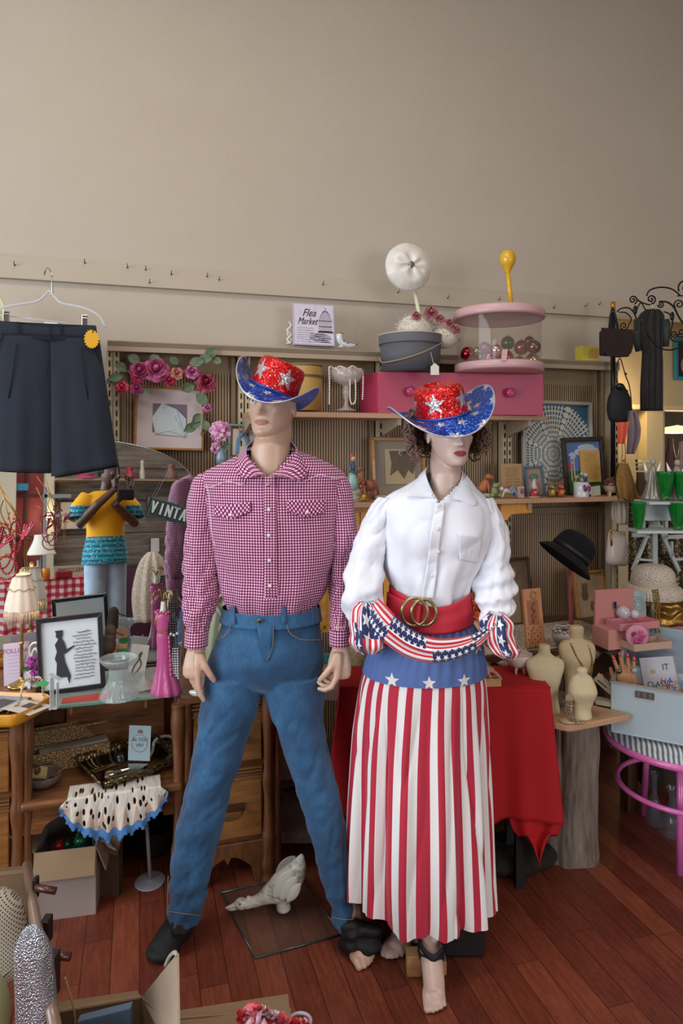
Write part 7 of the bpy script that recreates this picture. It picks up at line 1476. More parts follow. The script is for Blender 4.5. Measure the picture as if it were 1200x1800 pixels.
t,k=dz('brown_bag','dark brown crumpled leather bag behind the small brass lamp','handbag',62,1170,TT); t.location+=V((.02,.12,0)); b=KB(k); R=[[V((w*cos(a)*(1+.06*sin(5*a+z)),w*.5*sin(a),z)) for a in [2*pi*j/40 for j in range(40)]] for z,w in smoothrows([(0,26),(14,34),(44,32),(70,22),(84,10)],4)]; b.rings(R); obj('body',b,mat('#4a3527',.6,var=.25,vs=16),t)
# red necklaces and pegs hanging in front of the mirror's left
t=thing('necklace_rack','tangle of gold wires and red bead necklaces hanging at the left edge','necklaces',P(10,900,2.05)); k=2.05/FPX; b=KB(k)
def J(x,y,d=0): return (x-10,d,900-y)
for (x0,y0,x1,y1) in ((-30,820,38,918),(-30,850,20,960),(-30,900,12,930),(0,856,38,916),(-5,830,26,950),(30,938,55,948)): b.tube([J(x0,y0),J(x1,y1)],.9,6)
obj('gold_wires',b,mat('#b58a4a',.3,metal=.8),t); b=KB(k)
for i,(cx,cy,rx,ry) in enumerate(((12,975,14,34),(2,960,18,40),(24,945,10,28),(6,1000,20,20))): necklace(b,[J(cx+rx*cos(a),cy+ry*sin(a),i*3) for a in [2*pi*j/16 for j in range(17)]],2.2)
obj('red_beads',b,mat('#a8182a',.25,coat=.5),t); b=KB(k)
for i in range(2): necklace(b,[J(44+i*4+3*sin(y*.05),y,4) for y in range(945,1010,10)],1.3)
necklace(b,[J(5,880,2),J(0,900,2),J(14,930,2),J(22,950,2)],1.3); obj('gold_beads',b,mat('#8a6428',.3,metal=.6),t); b=KB(k)
for i in range(16):
    q=random.Random(i+40); b.sph(J(q.uniform(0,26),q.uniform(900,985),q.uniform(-4,4)),q.uniform(2,3.5),8,6)
o=obj('coral_charms',b,mat('#c0502a',.35,var=.3,vs=40),t); o['kind']='stuff'
for i,(px,py,a,lb) in enumerate(((43,935,.25,'red clothes peg hanging upright on the gold wires'),(52,930,.55,'pinkish red clothes peg tilted beside the upright one'),(8,955,.9,'long crimson peg crossing the bead necklaces'),(1,940,.2,'dark red peg at the photo\'s left edge'))):
    s=thing('clothes_peg',lb,'peg',P(px,py,2.04),0,'pegs on the necklace rack'); b=KB(2.04/FPX); r_=Ry(a)
    for sg in (-1,1): b.box(r_@V((sg*1.6,0,0)),(2.6,5,28 if i!=2 else 40),r_@Ry(.05*sg))
    obj('peg_halves',b,mat(('#c0203a','#b8405a','#b8124a','#8c1a2c')[i],.4),s,bev=.0005)
    b=KB(2.04/FPX); b.cyl(r_@V((-3,-2.6,2)),r_@V((3,-2.6,2)),1,seg=8); obj('spring',b,M_CHROME,s)
# yellow tray
t,k=dz('yellow_tray','mustard yellow rounded tray with leaflets and shell beads at the lower left','tray',30,1282,.705); t.location=onZ(24,1278,.6905)
cx0,cy0=-8,0; pts=[]
A1=[onZ(x,y,.728) for x,y in ((88,1226),(80,1220),(36,1218),(-60,1216),(-110,1240),(-60,1259),(0,1258.5),(28,1257),(55,1245))]
A1=[V((p.x,p.y,0)) for p in A1]; loopp=spl(A1+[A1[0]],5)[:-1]; zr=.728; zlo=.6905
b=B(); n_=len(loopp)
def ringz(z,inset): 
    c=sum(loopp,V((0,0,0)))/n_; return [V((p.x+(c.x-p.x)*inset,p.y+(c.y-p.y)*inset,z))-t.location for p in loopp]
b.rings([ringz(zlo,.10),ringz(zlo,.05),ringz(zlo+.012,.01),ringz(zr,0),ringz(zr+.003,.015),ringz(zr,.03),ringz(zlo+.012,.045),ringz(zlo+.008,.12)],True,(True,True)); obj('tray_shell',b,mat('#c98a1c',.35,coat=.4),t)
Mz=zr-.01
for i,(px,py,w,l,rz,h,lb) in enumerate(((20,1232,.10,.16,.5,'#b9c0bc','pale green leaflet lying in the yellow tray'),(-6,1238,.12,.17,-.3,'#8fa4b4','blue printed leaflet at the back of the yellow tray'),(48,1243,.13,.09,-.45,'#cfc8c0','cream leaflet under the shell beads in the yellow tray'))):
    p=onZ(px,py,.712+.004*i); s=thing('leaflet',lb,'leaflet',p,rz,'leaflets in the yellow tray'); b=B(); b.box((0,0,0),(w,l,.0015)); obj('paper',b,mat(h,.6,var=.15,vs=20),s); b=B(); b.box((.01,.01,.001),(w*.5,l*.4,.0006)); obj('print',b,mat('#4c4450',.6,var=.4,vs=60),s)
s=thing('shell_beads','string of cream shell beads arching over the yellow tray','necklace',P(40,1235,2.2)); k=2.2/FPX; b=KB(k); X_=lambda x,y,d=0:(x-40,d,1235-y)
necklace(b,[X_(12,1256,0),X_(20,1244,0),X_(32,1236,4),X_(33,1215,12),X_(36,1202,16),X_(50,1198,20),X_(62,1198,20),X_(67,1208,18),X_(69,1222,14),X_(73,1233,10)],2.1,jit=.25,alt=(5,2)); obj('beads',b,[mat('#cdbfa0',.35),mat('#a58f6c',.35)],s)
s=thing('green_leaf_clip','bright green leaf clip on the shell bead string','clip',P(76,1202,2.19)); b=KB(2.0/FPX); b.prism([(-14,-3),(-8,5),(2,6),(12,2),(6,-4),(-4,-5)],-1.5,1.5); obj('leaf',b,mat('#3f9a4c',.5),s,bev=.001); b=KB(2/FPX); b.tube([(-16,-1,0),(-8,-2,8),(-4,-2,11)],.8,6); obj('bow',b,mat('#c0a040',.4),s)
s,k=dz('acrylic_stand','empty clear acrylic necklace stand beside the yellow tray','stand',97,1246,.66); s.location=P(95,1246,2.2); b=KB(2.2/FPX); b.box((-4,0,28),(1.2,16,56)); b.box((6,0,24),(1.2,10,44)); b.box((2,0,56),(22,14,1.2),Ry(.5)); b.box((0,0,2),(14,14,1.2)); obj('acrylic',b,M_CL,s)
# red papers, glassware and cards on the glass plate
s,k=dz('red_envelope','coral red envelope lying on the glass plate under the poem frame','envelope',152,1228,GZ,.28); b=KB(k); b.box((0,0,.6),(80,24,1.0)); b.box((6,6,1.6),(66,18,.8),Rz(.1)); obj('paper',b,mat('#c0483c',.6),s)
t,k=dz('glass_dish_stand','stacked cut glass bowl and candy dish on the glass plate','glass dish',209,1226,GZ)
M_CG=thin_glass('cut_glass_grey','#b8c6c4',.38,.04); b=KB(k); b.lathe(smoothrows([(0,0),(30,0),(33,4),(28,14),(20,26),(17,36),(17,52),(24,58),(31,66),(32,70),(30,70),(22,62),(0,58)],4),seg=60,fl=flut(20,.03)); obj('dish',b,M_CG,t)
b=KB(k); b.lathe(smoothrows([(0,58),(12,59),(16,66),(17,70)],3),seg=36); obj('inner_cup',b,thin_glass('smoke_glass','#7f868c',.5),t)
t,k=dz('paper_cone','folded pale paper leaflet cone beside the pink gown figure','leaflet',252,1215,GZ,.1); b=KB(k); b.grid(lambda u,v:V(((-20+40*u)*(1-v)+4*v,8*sin(pi*u)*(-1),34*v+6*(1-v)*u)),10,8); b.box((14,4,18),(3,2,44),Ry(.5)); b.box((-3,0,6),(40,14,1)); obj('paper',b,mat('#aaa79e',.7),t)
t,k=dz('sketch_card','white card with an ink sketch standing behind the glass dish','card',236,1192,GZ,.25); t.location=onW(236,1198,2.72); k=t.location.y/FPX; lean(t,10,10); b=KB(k).box((0,0,32),(30,1,62)); obj('card',b,mat('#d9d5d0',.7),t); b=KB(k); b.tube(spl([(-8,-.8,12),(-5,-.8,26),(0,-.8,36),(4,-.8,50),(0,-.8,44),(6,-.8,30),(0,-.8,16),(-6,-.8,10)],5),1.2,6); obj('ink_sketch',b,mat('#66605f',.7),t)
t=thing('wooden_puzzle','small peach and green paper ornament behind the glass bowl','ornament',onW(207,1158,2.66),ANG); k=t.location.y/FPX; b=KB(k); b.prism([(-18,4),(-18,26),(-8,20),(0,28),(12,22),(16,28),(16,6)],-2,2); obj('peach_paper',b,mat('#c08a6a',.7),t); b=KB(k).prism([(-1,-6),(16,-6),(16,18),(-1,18)],-5,-3); b.box((3,-6,8),(2,.6,22)); obj('green_card',b,mat('#2f8a3c',.5),t)
# brown camera-like dark shape of a figurine beside frame
t,k=item('dark_figurine','dark brown carved head figurine behind the poem frame\'s right corner','figurine',190,1150,2.62); b=KB(k); b.tube(spl([(0,0,-8),(0,0,8),(2,0,22),(3,0,36)],5),[9]*5+[12]*5+[11]*5+[6],12); b.sph((4,0,40),(10,9,12)); b.box((20,0,34),(14,2,3),Ry(.4)); obj('carving',b,mat('#4c3a30',.7,var=.2,vs=30),t)
# pink gown jewellery stand
t,k=dz('gown_jewellery_stand','small pink satin gown mannequin jewellery stand on the glass plate','jewellery stand',290,1219,GZ)
b=KB(k); R=[]
for (z,rx,ry,xo) in smoothrows([(0,26,20,2),(6,26,20,2),(24,21,16,1),(50,14,11,-1),(80,12,9,-2),(100,12,9,-3),(108,10.5,8,-3),(116,12,9,-3),(134,14,9,-3),(142,13,8,-3)],5):
    f=max(0,1-z/70); R.append([V((xo+rx*cos(a)*(1+.10*f*sin(9*a)),ry*sin(a)*(1+.10*f*sin(9*a)),z)) for a in [2*pi*j/72 for j in range(72)]])
b.rings(R); n=NT('pink_satin',.3); n.color(lin('#b84a84')); n.b.inputs['Sheen Weight'].default_value=.4; n.bump(n.noise(60,n.map(n.coord(),(1,1,.4)),4),.5,.004); obj('gown',b,n.mat,t)
b=KB(k)
for i in range(18): a=2*pi*i/18; b.sph((-3+13.5*cos(a),8.5*sin(a),143+1.5*sin(i*2)),(2.6,2.2,2.4),8,6)
for i in range(9): b.sph((9+.5*i,-8-1*i*.2,100-i*8),(2.4,2,4.4),8,6)
obj('ruffle',b,mat('#c0567e',.45),t); b=KB(k); b.tube([(-3,0,138),(-3,0,150),(-3,0,162)],[9,5,4],14); obj('neck',b,mat('#d6d2c2',.5),t); b=KB(k); q=random.Random(4)
for i in range(15):
    a=q.uniform(0,2*pi); r=q.uniform(8,22); zz=q.uniform(172,184); b.tube(spl([(-3,0,160),(-3+.3*r*cos(a),.3*r*sin(a),170),(-3+.8*r*cos(a),.8*r*sin(a),zz),(-3+1.15*r*cos(a),1.15*r*sin(a),zz-8)],4),.8,6)
obj('gold_branches',b,mat('#a48c5e',.35,metal=.8),t); b=KB(k); b.box((-2,-9.2,110),(16,1,3)); obj('belt',b,M_GOLD,t)
s=thing('bead_necklaces','black and clear bead necklaces hanging from the pink gown stand','necklaces',onZ(306,1216,GZ)+V((0,-.02,0))); s.location.z=GZ; k=s.location.y/FPX; b=KB(k)
for i in range(4): necklace(b,[(-6+i*3,0,160),(-7+i*4,-2,130),(-6+i*4.5,-3,100),(-2+i*3.4,-3,70-i*4)],2.2)
obj('black_beads',b,mat('#101014',.12,coat=.8),s); b=KB(k)
for i in range(3): necklace(b,[(1+i*4,-3,80),(1+i*4.4,-4,58),(4+i*3.4,-4,36-i*5)],2.1)
necklace(b,[(-2,-4,106),(5,-5,104),(10,-4,108)],3); obj('clear_beads',b,mat('#c2c8cc',.1,metal=.4),s); b=KB(k)
for r in (8,6): b.loop([(-22+r*cos(a),-4,128+r*1.3*sin(a)) for a in [2*pi*i/24 for i in range(24)]],1,6)
obj('hoop_earrings',b,M_GOLD,s)
# porcelain on the right tower
t,k=dz('porcelain_shoe','white porcelain slipper with pink roses on the dresser tower','ornament',352,1224,TT); b=KB(k)
b.tube(spl([(20,0,30),(14,0,18),(4,0,10),(-8,0,6),(-20,0,8)],5),[9,9,9,9,9,9,8.5,8.5,8,8,8,7.5,7.2,7,6.6,6.2,5.5,4.8,4,3,1.2],16,True,.8); b.tube([(20,0,28),(19,0,0)],[5,2.4],10); obj('shoe',b,mat('#d6d4d2',.2,coat=.6),t); b=KB(k)
flowerball(b,(6,-8,20),5,12,2,2.4); flowerball(b,(17,-7,14),3.4,8,4,2); obj('painted_roses',b,[mat('#c0407c',.4),mat('#8c5a70',.4)],t)
t,k=dz('china_jar','pale china jar behind the porcelain slipper','jar',356,1212,TT); t.location+=V((0,.1,0)); b=KB(k); b.lathe(smoothrows([(0,0),(12,0),(17,10),(18,24),(12,36),(8,42),(9,46),(0,47)],4),seg=32); b.sph((0,0,50),(4,4,4)); obj('jar',b,mat('#b9c2ba',.3,coat=.5),t); b=KB(k); b.sph((0,0,55),(2.6,2.6,3)); flowerball(b,(2,-15,26),4,8,3,2.2); obj('rose_knob',b,mat('#b8788c',.4),t)
t=thing('pale_blouse','pale green and white blouse hanging behind the male mannequin\'s left arm','blouse',P(380,1205,2.5)); k=2.5/FPX; b=KB(k); b.grid(lambda u,v:V((-34*(1-v)**.9*(1-u)+ (8+18*v)*u+ (-8)*(1-u)*v,3*sin(u*12),-14+ 185*v)),24,30); obj('fabric',b,mat('#bcc6a2',.75,sheen=.3),t,solid=.003); b=KB(k); b.tube([(20,-2,168),(-4,-3,150),(14,-4,118)],3,8); b.m=1; b.sph((0,-3,160),(10,3,16),12,8); obj('collar',b,[mat('#d8d6cc',.7),mat('#c86a4a',.7)],t)
# behind the man's right hand: small teal box and tan basket
t=thing('teal_box','small teal box on the wicker stand behind the male mannequin\'s hip','box',P(573,1166,2.72)); k=2.72/FPX; b=KB(k).box((0,8,7),(22,16,14)); obj('box',b,mat('#15807c',.5),t,bev=.001); 
t=thing('tan_canister','tan speckled canister between the two mannequins','canister',P(628,1180,2.78)); k=2.78/FPX; b=KB(k); b.lathe(smoothrows([(0,0),(15,0),(17,10),(17,44),(12,52),(0,54)],3),seg=28); obj('canister',b,mat('#a08560',.6,var=.3,vs=80),t)
t=thing('wood_crate','stack of thin wooden drawers on the wicker stand behind the gingham cuff','drawers',P(574,1225,2.74)); k=2.74/FPX; b=KB(k); b.box((4,10,29),(36,20,58)); b.m=1
for z in (15,30,45): b.box((4,-.6,z),(32,1,1.6))
obj('case',b,[M_OAK,mat('#3c2414',.6)],t,bev=.001)
for (x,z) in ((-4,38),(10,22)): b=KB(k); b.sph((x,-2,z),1.8,8,6); obj('knob',b,M_BLK,t)
# wicker stand
t=thing('wicker_stand','white wicker shelf stand between the dresser and red cloth','shelf stand',P(541,1510,2.58)); t.location.z=0; L0=t.location; M_WK=mat('#8d7b6e',.75,bump=.8,bs=160,var=.15,vs=60)
xa=P(483,1400,2.58).x-L0.x; xb=P(602,1400,2.58).x-L0.x; zt=P(0,1205,2.58).z
for x in (xa,xb):
    for y in (0,.26):
        b=B(); b.grid(lambda u,v:V((x+.012*(1+.10*sin(v*300))*cos(2*pi*u),y+.012*sin(2*pi*u),v*zt)),10,260); obj('leg',b,M_WK,t)
for z in (zt-.02,.34,.10):
    b=B(); b.box(((xa+xb)/2,.13,z),(xb-xa,.26,.018)); b.box(((xa+xb)/2,-.004,z-.012),(xb-xa,.014,.04)); obj('shelf_panel',b,M_WK,t)
b=B()
for i in range(7):
    f0=i/7; 
    for s_ in (0,1): 
        z0,z1=(.14,.30); y0=.26*f0; y1=min(.26,y0+.16); 
        b.tube([(xa,y0 if s_ else .26-y0,z0),(xa,(y1 if s_ else .26-y1),z0+(z1-z0)*((y1-y0)/.16))],.003,5)
for i in range(9):
    x0=xa+(xb-xa)*i/9
    for s_ in (-1,1):
        x1=x0+s_*.06
        if xa<=x1<=xb: b.tube([(x0,.26,.13),(x1,.26,.31)],.003,5)
obj('lattice',b,M_WK,t)
# ---------------------------------------------------------------- on the dresser's centre shelf
SZ=.4045
M_BASK=NT('gold_weave',.5,.35); _c=M_BASK.coord(); _w=M_BASK.vor(120,_c); M_BASK.color(M_BASK.mix(M_BASK.math('LESS_THAN',_w,.35),lin('#846743'),lin('#b09466'))); M_BASK.bump(_w,1,.004); M_BASK=M_BASK.mat
t,k=dz('woven_box','long open gold woven box on the dresser\'s centre shelf','box',125,1350,SZ,ANG+.18); b=KB(k); 
for (c_,s_) in (((0,0,17),(128,3,34)),((0,34,17),(128,3,34)),((-64,17,17),(3,36,34)),((64,17,17),(3,36,34)),((0,17,1.5),(128,36,3))): b.box(c_,s_)
obj('base',b,M_BASK,t,bev=.001); b=KB(k); b.box((0,42,44),(128,3,40),Rx(-.2)); b.box((0,30,62),(128,26,3),Rx(-.2)); obj('lid',b,M_BASK,t,bev=.001); b=KB(k).box((6,18,32),(112,22,5),Ry(-.05)); obj('papers',b,mat('#8e867c',.8),t)
t=thing('mirror_tray','rectangular gilt filigree mirror tray hanging over the dresser shelf edge','tray',onZ(228,1352,SZ+.02)); tl_,tf,tr2,tn=onZ(137,1343,SZ+.02),onZ(258,1311,SZ+.03),onZ(317,1342,SZ+.02),onZ(182,1388,SZ+.008)
o0=t.location; Cn=[p-o0 for p in (tn,tr2,tf,tl_)]; Cn[2]=Cn[1]+Cn[3]-Cn[0]
def bil(u,v): return Cn[0]*(1-u)*(1-v)+Cn[1]*u*(1-v)+Cn[2]*u*v+Cn[3]*(1-u)*v
b=B(); b.grid(lambda u,v:bil(u,v),2,2); obj('mirror_glass',b,mat('#b9b4aa',.05,metal=1),t,solid=.003)
n=NT('filigree',.35,.7); u_=n.xyz(n.coord()); v_=n.vor(95); n.color(n.mix(n.math('LESS_THAN',v_,.33),lin('#4a3a22'),lin('#a58f60'))); n.bump(v_,.8,.003)
for i in range(4):
    b=B(); p,q_=Cn[i],Cn[(i+1)%4]; ctr=sum(Cn,V((0,0,0)))/4; out_=((p+q_)/2-ctr).normalized()
    b.grid(lambda u,v:p+(q_-p)*u+out_*.010*v+V((0,0,.024*v)),30,2); b.tube([p+out_*.011+V((0,0,.025)),q_+out_*.011+V((0,0,.025))],.0025,6); obj('filigree_side',b,n.mat,t,solid=.0015)
t,k=dz('quote_card','pale blue Be YOU tiful card standing on the mirror tray','card',244,1337,SZ+.028,-.05); lean(t,4,1); b=KB(k).box((0,0,30),(39,.8,60)); obj('card',b,mat('#9fb4ba',.7),t); b=KB(k); text(b,'Be YOU',8.5,(0,-.6,36),.95,.2,ext=.15); text(b,'tiful',8.5,(0,-.6,27),.95,.3,ext=.15); obj('lettering',b,mat('#3a3440',.7),t); b=KB(k); b.tube([(14*cos(a),-.6,30+15*sin(a)) for a in [pi*.12*i+.0*pi for i in range(-1,9)]],.5,5); b.tube([(14*cos(a),-.6,30+15*sin(a)) for a in [pi+pi*.1*i for i in range(10)]],.5,5); flowerball(b,(0,-.6,50),3,7,2,1.6); obj('wreath_drawing',b,mat('#a0707c',.7),t)
t,k=dz('white_ring_handle','white ceramic ring handle behind the mirror tray','ornament',288,1326,SZ); t.location=onW(290,1322,2.66); t.location.z=SZ; b=KB(k); b.loop([(20*cos(a),10*sin(a),16+9*sin(a)) for a in [2*pi*i/36 for i in range(36)]],3,10); b.lathe([(0,0),(15,0),(18,8),(0,9)],seg=24); obj('ring',b,mat('#b3a89c',.35,coat=.3),t)
t,k=dz('black_clip_box','small black oval case between the woven box and quote card','case',212,1318,SZ); t.location=onW(212,1320,2.62); t.location.z=SZ; b=KB(k); b.sph((0,0,10),(12,9,10),16,10); obj('case',b,M_BLKG,t)
t,k=dz('trinket_bowl','small grey wicker trinket bowl with a yellow card at the shelf\'s left','bowl',76,1380,SZ); b=KB(k); b.lathe(smoothrows([(0,0),(14,0),(26,8),(32,20),(30,20),(24,10),(0,5)],4),seg=40,fl=flut(24,.02)); obj('bowl',b,mat('#6b5f58',.6,var=.3,vs=90,bump=.5,bs=200),t); b=KB(k); b.prism([(-34,16),(8,14),(10,34),(-2,36),(-4,31),(-28,32)],-6,-5); obj('yellow_card',b,mat('#c9ba7a',.7),t); b=KB(k); flowerball(b,(-8,-8,30),6,10,4,2.4); b.tube(spl([(14,-6,16),(26,-8,22),(34,-8,30)],4),2.4,6); obj('beads',b,mat('#6a3a40',.3),t)
# doily over the edge
t=thing('crochet_doily','white crochet doily with blue scalloped edge hanging over the dresser shelf','doily',onZ(200,1400,SZ)); t.location.z=SZ; o0=t.location
def dl(u,v):
    px=118+165*u; drop=(10+66*sin(pi*u)**.6)*(1+.06*cos(u*2*pi*9)); s_=sW(px,1400,2.385)
    if v<.3: f=v/.3; p=wp(s_,2.392+.09*(1-f),SZ+.004)
    else: f=(v-.3)/.7; p=wp(s_+(u-.5)*.05*f,2.388+.006*sin(u*40)*f-.008*f,SZ+.004-drop*2.3/FPX*f)
    return p-o0
n=NT('doily_crochet',.9); x=n.xyz(n.n.new('ShaderNodeUVMap').outputs[0]); cv=n.vor(1,n.comb(n.math('MULTIPLY',x[0],22),n.math('MULTIPLY',x[1],5)),'Distance'); hole=n.math('LESS_THAN',cv,.33); f9=n.math('ABSOLUTE',n.math('SUBTRACT',n.math('FRACT',n.math('MULTIPLY',x[0],9)),.5))
c_=n.mix(n.math('GREATER_THAN',x[1],.86),n.mix(n.math('GREATER_THAN',n.math('SUBTRACT',x[1],n.math('MULTIPLY',f9,.8)),.55),lin('#cfc8bc'),lin('#b89a86')),lin('#4a78ae')); n.color(c_); n.put(n.b.inputs['Alpha'],n.math('SUBTRACT',1.0,n.math('MULTIPLY',hole,n.math('LESS_THAN',x[1],.84)))); n.bump(cv,.7,.004)
b=B(); b.grid(dl,140,40); obj('crochet',b,n.mat,t,solid=.002)
b=B()
for i in range(19):
    u=(i+.5)/19; p=dl(u,1); b.sph(p,(.007,.003,.006),10,6)
obj('blue_scallops',b,mat('#3f6ea8',.9),t)
# under the dresser
def fz(px,py): return onZ(px,py,0)
def carton(name,label,cat,A_,B_,h,dep,m,flaps=(),open_=True):
    d=(B_-A_); W=hypot(d.x,d.y); rz=atan2(d.y,d.x); t=thing(name,label,cat,A_,rz); b=B()
    th=.004
    for (c,s) in (((W/2,0,h/2),(W,th,h)),((W/2,dep,h/2),(W,th,h)),((0,dep/2,h/2),(th,dep,h)),((W,dep/2,h/2),(th,dep,h)),((W/2,dep/2,th/2),(W,dep,th))): b.box(c,s)
    obj('box',b,m,t)
    for (e,L_,a) in flaps:
        b=B()
        if e=='f': b.T=M.Translation((0,0,h))@M.Rotation(a,4,'X'); b.box((W/2,-L_/2,0),(W,L_,th))
        if e=='b': b.T=M.Translation((0,dep,h))@M.Rotation(-a,4,'X'); b.box((W/2,L_/2,0),(W,L_,th))
        if e=='r': b.T=M.Translation((W,0,h))@M.Rotation(a,4,'Y'); b.box((L_/2,dep/2,0),(L_,dep,th))
        if e=='l': b.T=M.Translation((0,0,h))@M.Rotation(-a,4,'Y'); b.box((-L_/2,dep/2,0),(L_,dep,th))
        obj('flap',b,mat('#8d7458',.8,var=.05,vs=10),t)
    return t,W
M_CBW=mat('#8f8078',.8,var=.05,vs=8); M_CB=mat('#937a5e',.85,var=.06,vs=10)
A_=fz(60,1621); B_=fz(168,1606); d0=A_.y; h=P(0,1500,d0).z
t,W=carton('cardboard_box','white cardboard box with open flaps under the dresser\'s centre','box',A_,B_,h,.26,M_CBW,(('f',.085,1.25),('r',.09,1.2),('l',.10,-.7),('b',.1,-.6)))
for i,(px,py,r,hx,lb) in enumerate(((104,1487,10,'#b01c2c','red glitter ball ornament in the white cardboard box'),(120,1484,8,'#0c4a2c','small green foil ball beside the red glitter ball'),(141,1478,13,'#0f5434','large green tinsel ball in the white cardboard box'))):
    c=P(px,py,d0+.10); s=thing('tinsel_ornament',lb,'ornament',c,0,'ornaments in the white box'); k=c.y/FPX; b=KB(k); b.sph((0,0,0),r*.8,14,10)
    for j in range(60):
        q=random.Random(j+i*100); u=q.uniform(-1,1); a=q.uniform(0,2*pi); dd=V((sqrt(1-u*u)*cos(a),sqrt(1-u*u)*sin(a),u)); b.tube([dd*r*.7,dd*r*1.1],[.9,.3],4)
    obj('tinsel',b,mat(hx,.35,metal=.3),s)
s=thing('wire_loop','thin green wire loop rising from the white cardboard box','wire',P(150,1475,d0+.08)); b=KB((d0+.08)/FPX); b.tube(spl([(-18,0,-4),(-10,0,14),(4,0,19),(12,0,10),(14,0,-10)],6),.7,6); obj('wire',b,mat('#2f6a5a',.4),s)
t=thing('bow_box','small brown box with a white bow beside the white cardboard box','box',P(190,1500,2.36)); k=2.36/FPX; t.location.z=.12; t.location=P(190,1498,2.36); b=KB(k); b.box((0,10,22),(44,24,44),Ry(.25)); obj('box',b,mat('#6e5236',.8),t); b=KB(k); b.tube(spl([(-10,-6,26),(0,-8,22),(8,-8,14),(16,-6,8)],4),[4]*4+[5]*4+[3]*4+[2],8,True,.5); obj('bow',b,mat('#a8a49e',.7),t); b=KB(k); zf=t.location.z/k; b.box((0,14,-zf/2),(36,22,zf)); obj('lower_carton',b,mat('#4a3626',.8),t)
c=fz(252,1532); t=thing('metal_bucket','dull ribbed metal basin under the dresser behind the white pole stand','bucket',c+V((0,.13,0))); k=c.y/FPX; b=KB(k); b.lathe(smoothrows([(0,0),(28,0),(36,18),(40,46),(42,48),(38,47),(34,18),(0,3)],3),seg=48,fl=flut(18,.02)); b.loop([(41*cos(a),41*sin(a),48) for a in [2*pi*i/48 for i in range(48)]],1.6,6); obj('basin',b,mat('#4a443e',.4,metal=.7),t)
c=fz(264,1549); t=thing('pole_stand','white pole stand with a round base under the dresser','stand',c); k=c.y/FPX; b=KB(k); b.lathe(smoothrows([(0,0),(24,0),(24,2),(5,4),(0,5)],3),seg=40,sy=1.1); obj('base',b,mat('#a3a0a8',.4,coat=.3),t); b=KB(k); b.tube([(0,0,3),(-4,0,70),(-8,2,118)],3.4,12); obj('pole',b,mat('#93919a',.4,coat=.3),t); b=KB(k); b.tube([(-8,2,112),(-9,2,160)],2,10); b.loop([(-14+19*cos(a),4+14*sin(a),140) for a in [2*pi*i/30 for i in range(30)]],1,6); obj('ring_holder',b,mat('#5c5652',.4,metal=.5),t)
# ---------------------------------------------------------------- floor: glass sheet, goose, cartons, crate
f1,f2,f3=fz(449,1687),fz(600,1645),fz(388,1572); f4=f2+f3-f1; t=thing('glass_sheet','clear glass sheet lying on the floor under the white goose','glass sheet',(f1+f4)/2)
b=B(); b.prism([(p.x-t.location.x,p.y-t.location.y) for p in (f1,f2,f4,f3)],.001,.009,'z'); n=NT('floor_glass',.05); n.color(lin('#6a6a5c')); n.b.inputs['Alpha'].default_value=.14; obj('sheet',b,n.mat,t); b=B()
for p,q_ in ((f1,f2),(f2,f4),(f4,f3),(f3,f1)): b.tube([V((p.x,p.y,.005))-t.location+V((0,0,t.location.z*0)),V((q_.x,q_.y,.005))-t.location],.0028,6)
b.v=[V((p.x,p.y,max(p.z,.002))) for p in b.v]; obj('cut_edge',b,mat('#2e4a44',.15,coat=.5),t)
c=fz(490,1610); g=thing('goose_ornament','white ceramic feeding goose ornament on the floor between the man\'s feet','ornament',c); g.location.z=.0095; k=c.y/FPX; b=KB(k)
R=[]
for (x,z,rw,rh) in smoothrows([(-58,22,9,9),(-44,20,10,9),(-30,26,13,11),(-16,34,19,17),(0,42,25,24),(14,54,26,25),(26,68,22,21),(34,82,15,15),(38,94,8,9),(41,104,2,2.5)],5):
    R.append((x,z,rw,rh))
pts=[V((r[0],0,r[1])) for r in R]; ring=[]
for i,r in enumerate(R):
    d=(pts[min(i+1,len(R)-1)]-pts[max(i-1,0)]).normalized(); n_=V((-d.z,0,d.x)); ring.append([pts[i]+V((0,1,0))*r[2]*cos(a)*.8+n_*r[3]*sin(a) for a in [2*pi*j/32 for j in range(32)]])
b.rings(ring)
b.tube([(-22,0,30),(-40,0,22),(-56,-2,17),(-64,-2,18)],[11,9,8,7],14); b.sph((-66,-2,18),(12,9,10)); b.tube([(-72,-2,18),(-86,-3,13),(-94,-3,11)],[6,3.6,1.6],12,True,.8); b.tube([(-70,-2,12),(-84,-3,8),(-92,-3,8)],[4.6,2.8,1.2],12,True,.8)
b.sph((8,0,10),(13,12,9)); b.tube([(8,0,8),(6,0,30)],[11,14],14)
gm=NT('goose_glaze',.35); f=gm.vor(38,gm.map(gm.coord(),(1,1,2))); gm.color(gm.mix(gm.ss(.0,.5,f),lin('#9a9a90'),lin('#d2d0c4'))); gm.bump(f,.6,.004); obj('body',fuse(b,'goose',.003,2),gm.mat,g)
for sg in (-1,1):
    b=KB(k)
    for j,(L_,w,o_) in enumerate(((56,17,0),(48,13,-6),(38,10,-11))):
        b.grid(lambda u,v:V((-8+12*j+ (L_*v)*.62+(u-.5)*2*w*sin(pi*min(1,v*.98+.01))**.7*-.6, sg*(21+2*sin(pi*v)+j*1.2-abs(u-.5)*3), 40+o_*.5+L_*v*.95*.9+(u-.5)*2*w*sin(pi*min(1,v*.98+.01))**.7*.6)),8,14)
    obj('wing',b,mat('#c4c2b6',.4),g,solid=.002)
b=KB(k)
for sg in (-1,1): b.sph((-67,-2+sg*8,22),1.6,8,6)
obj('eyes',b,M_BLKG,g)
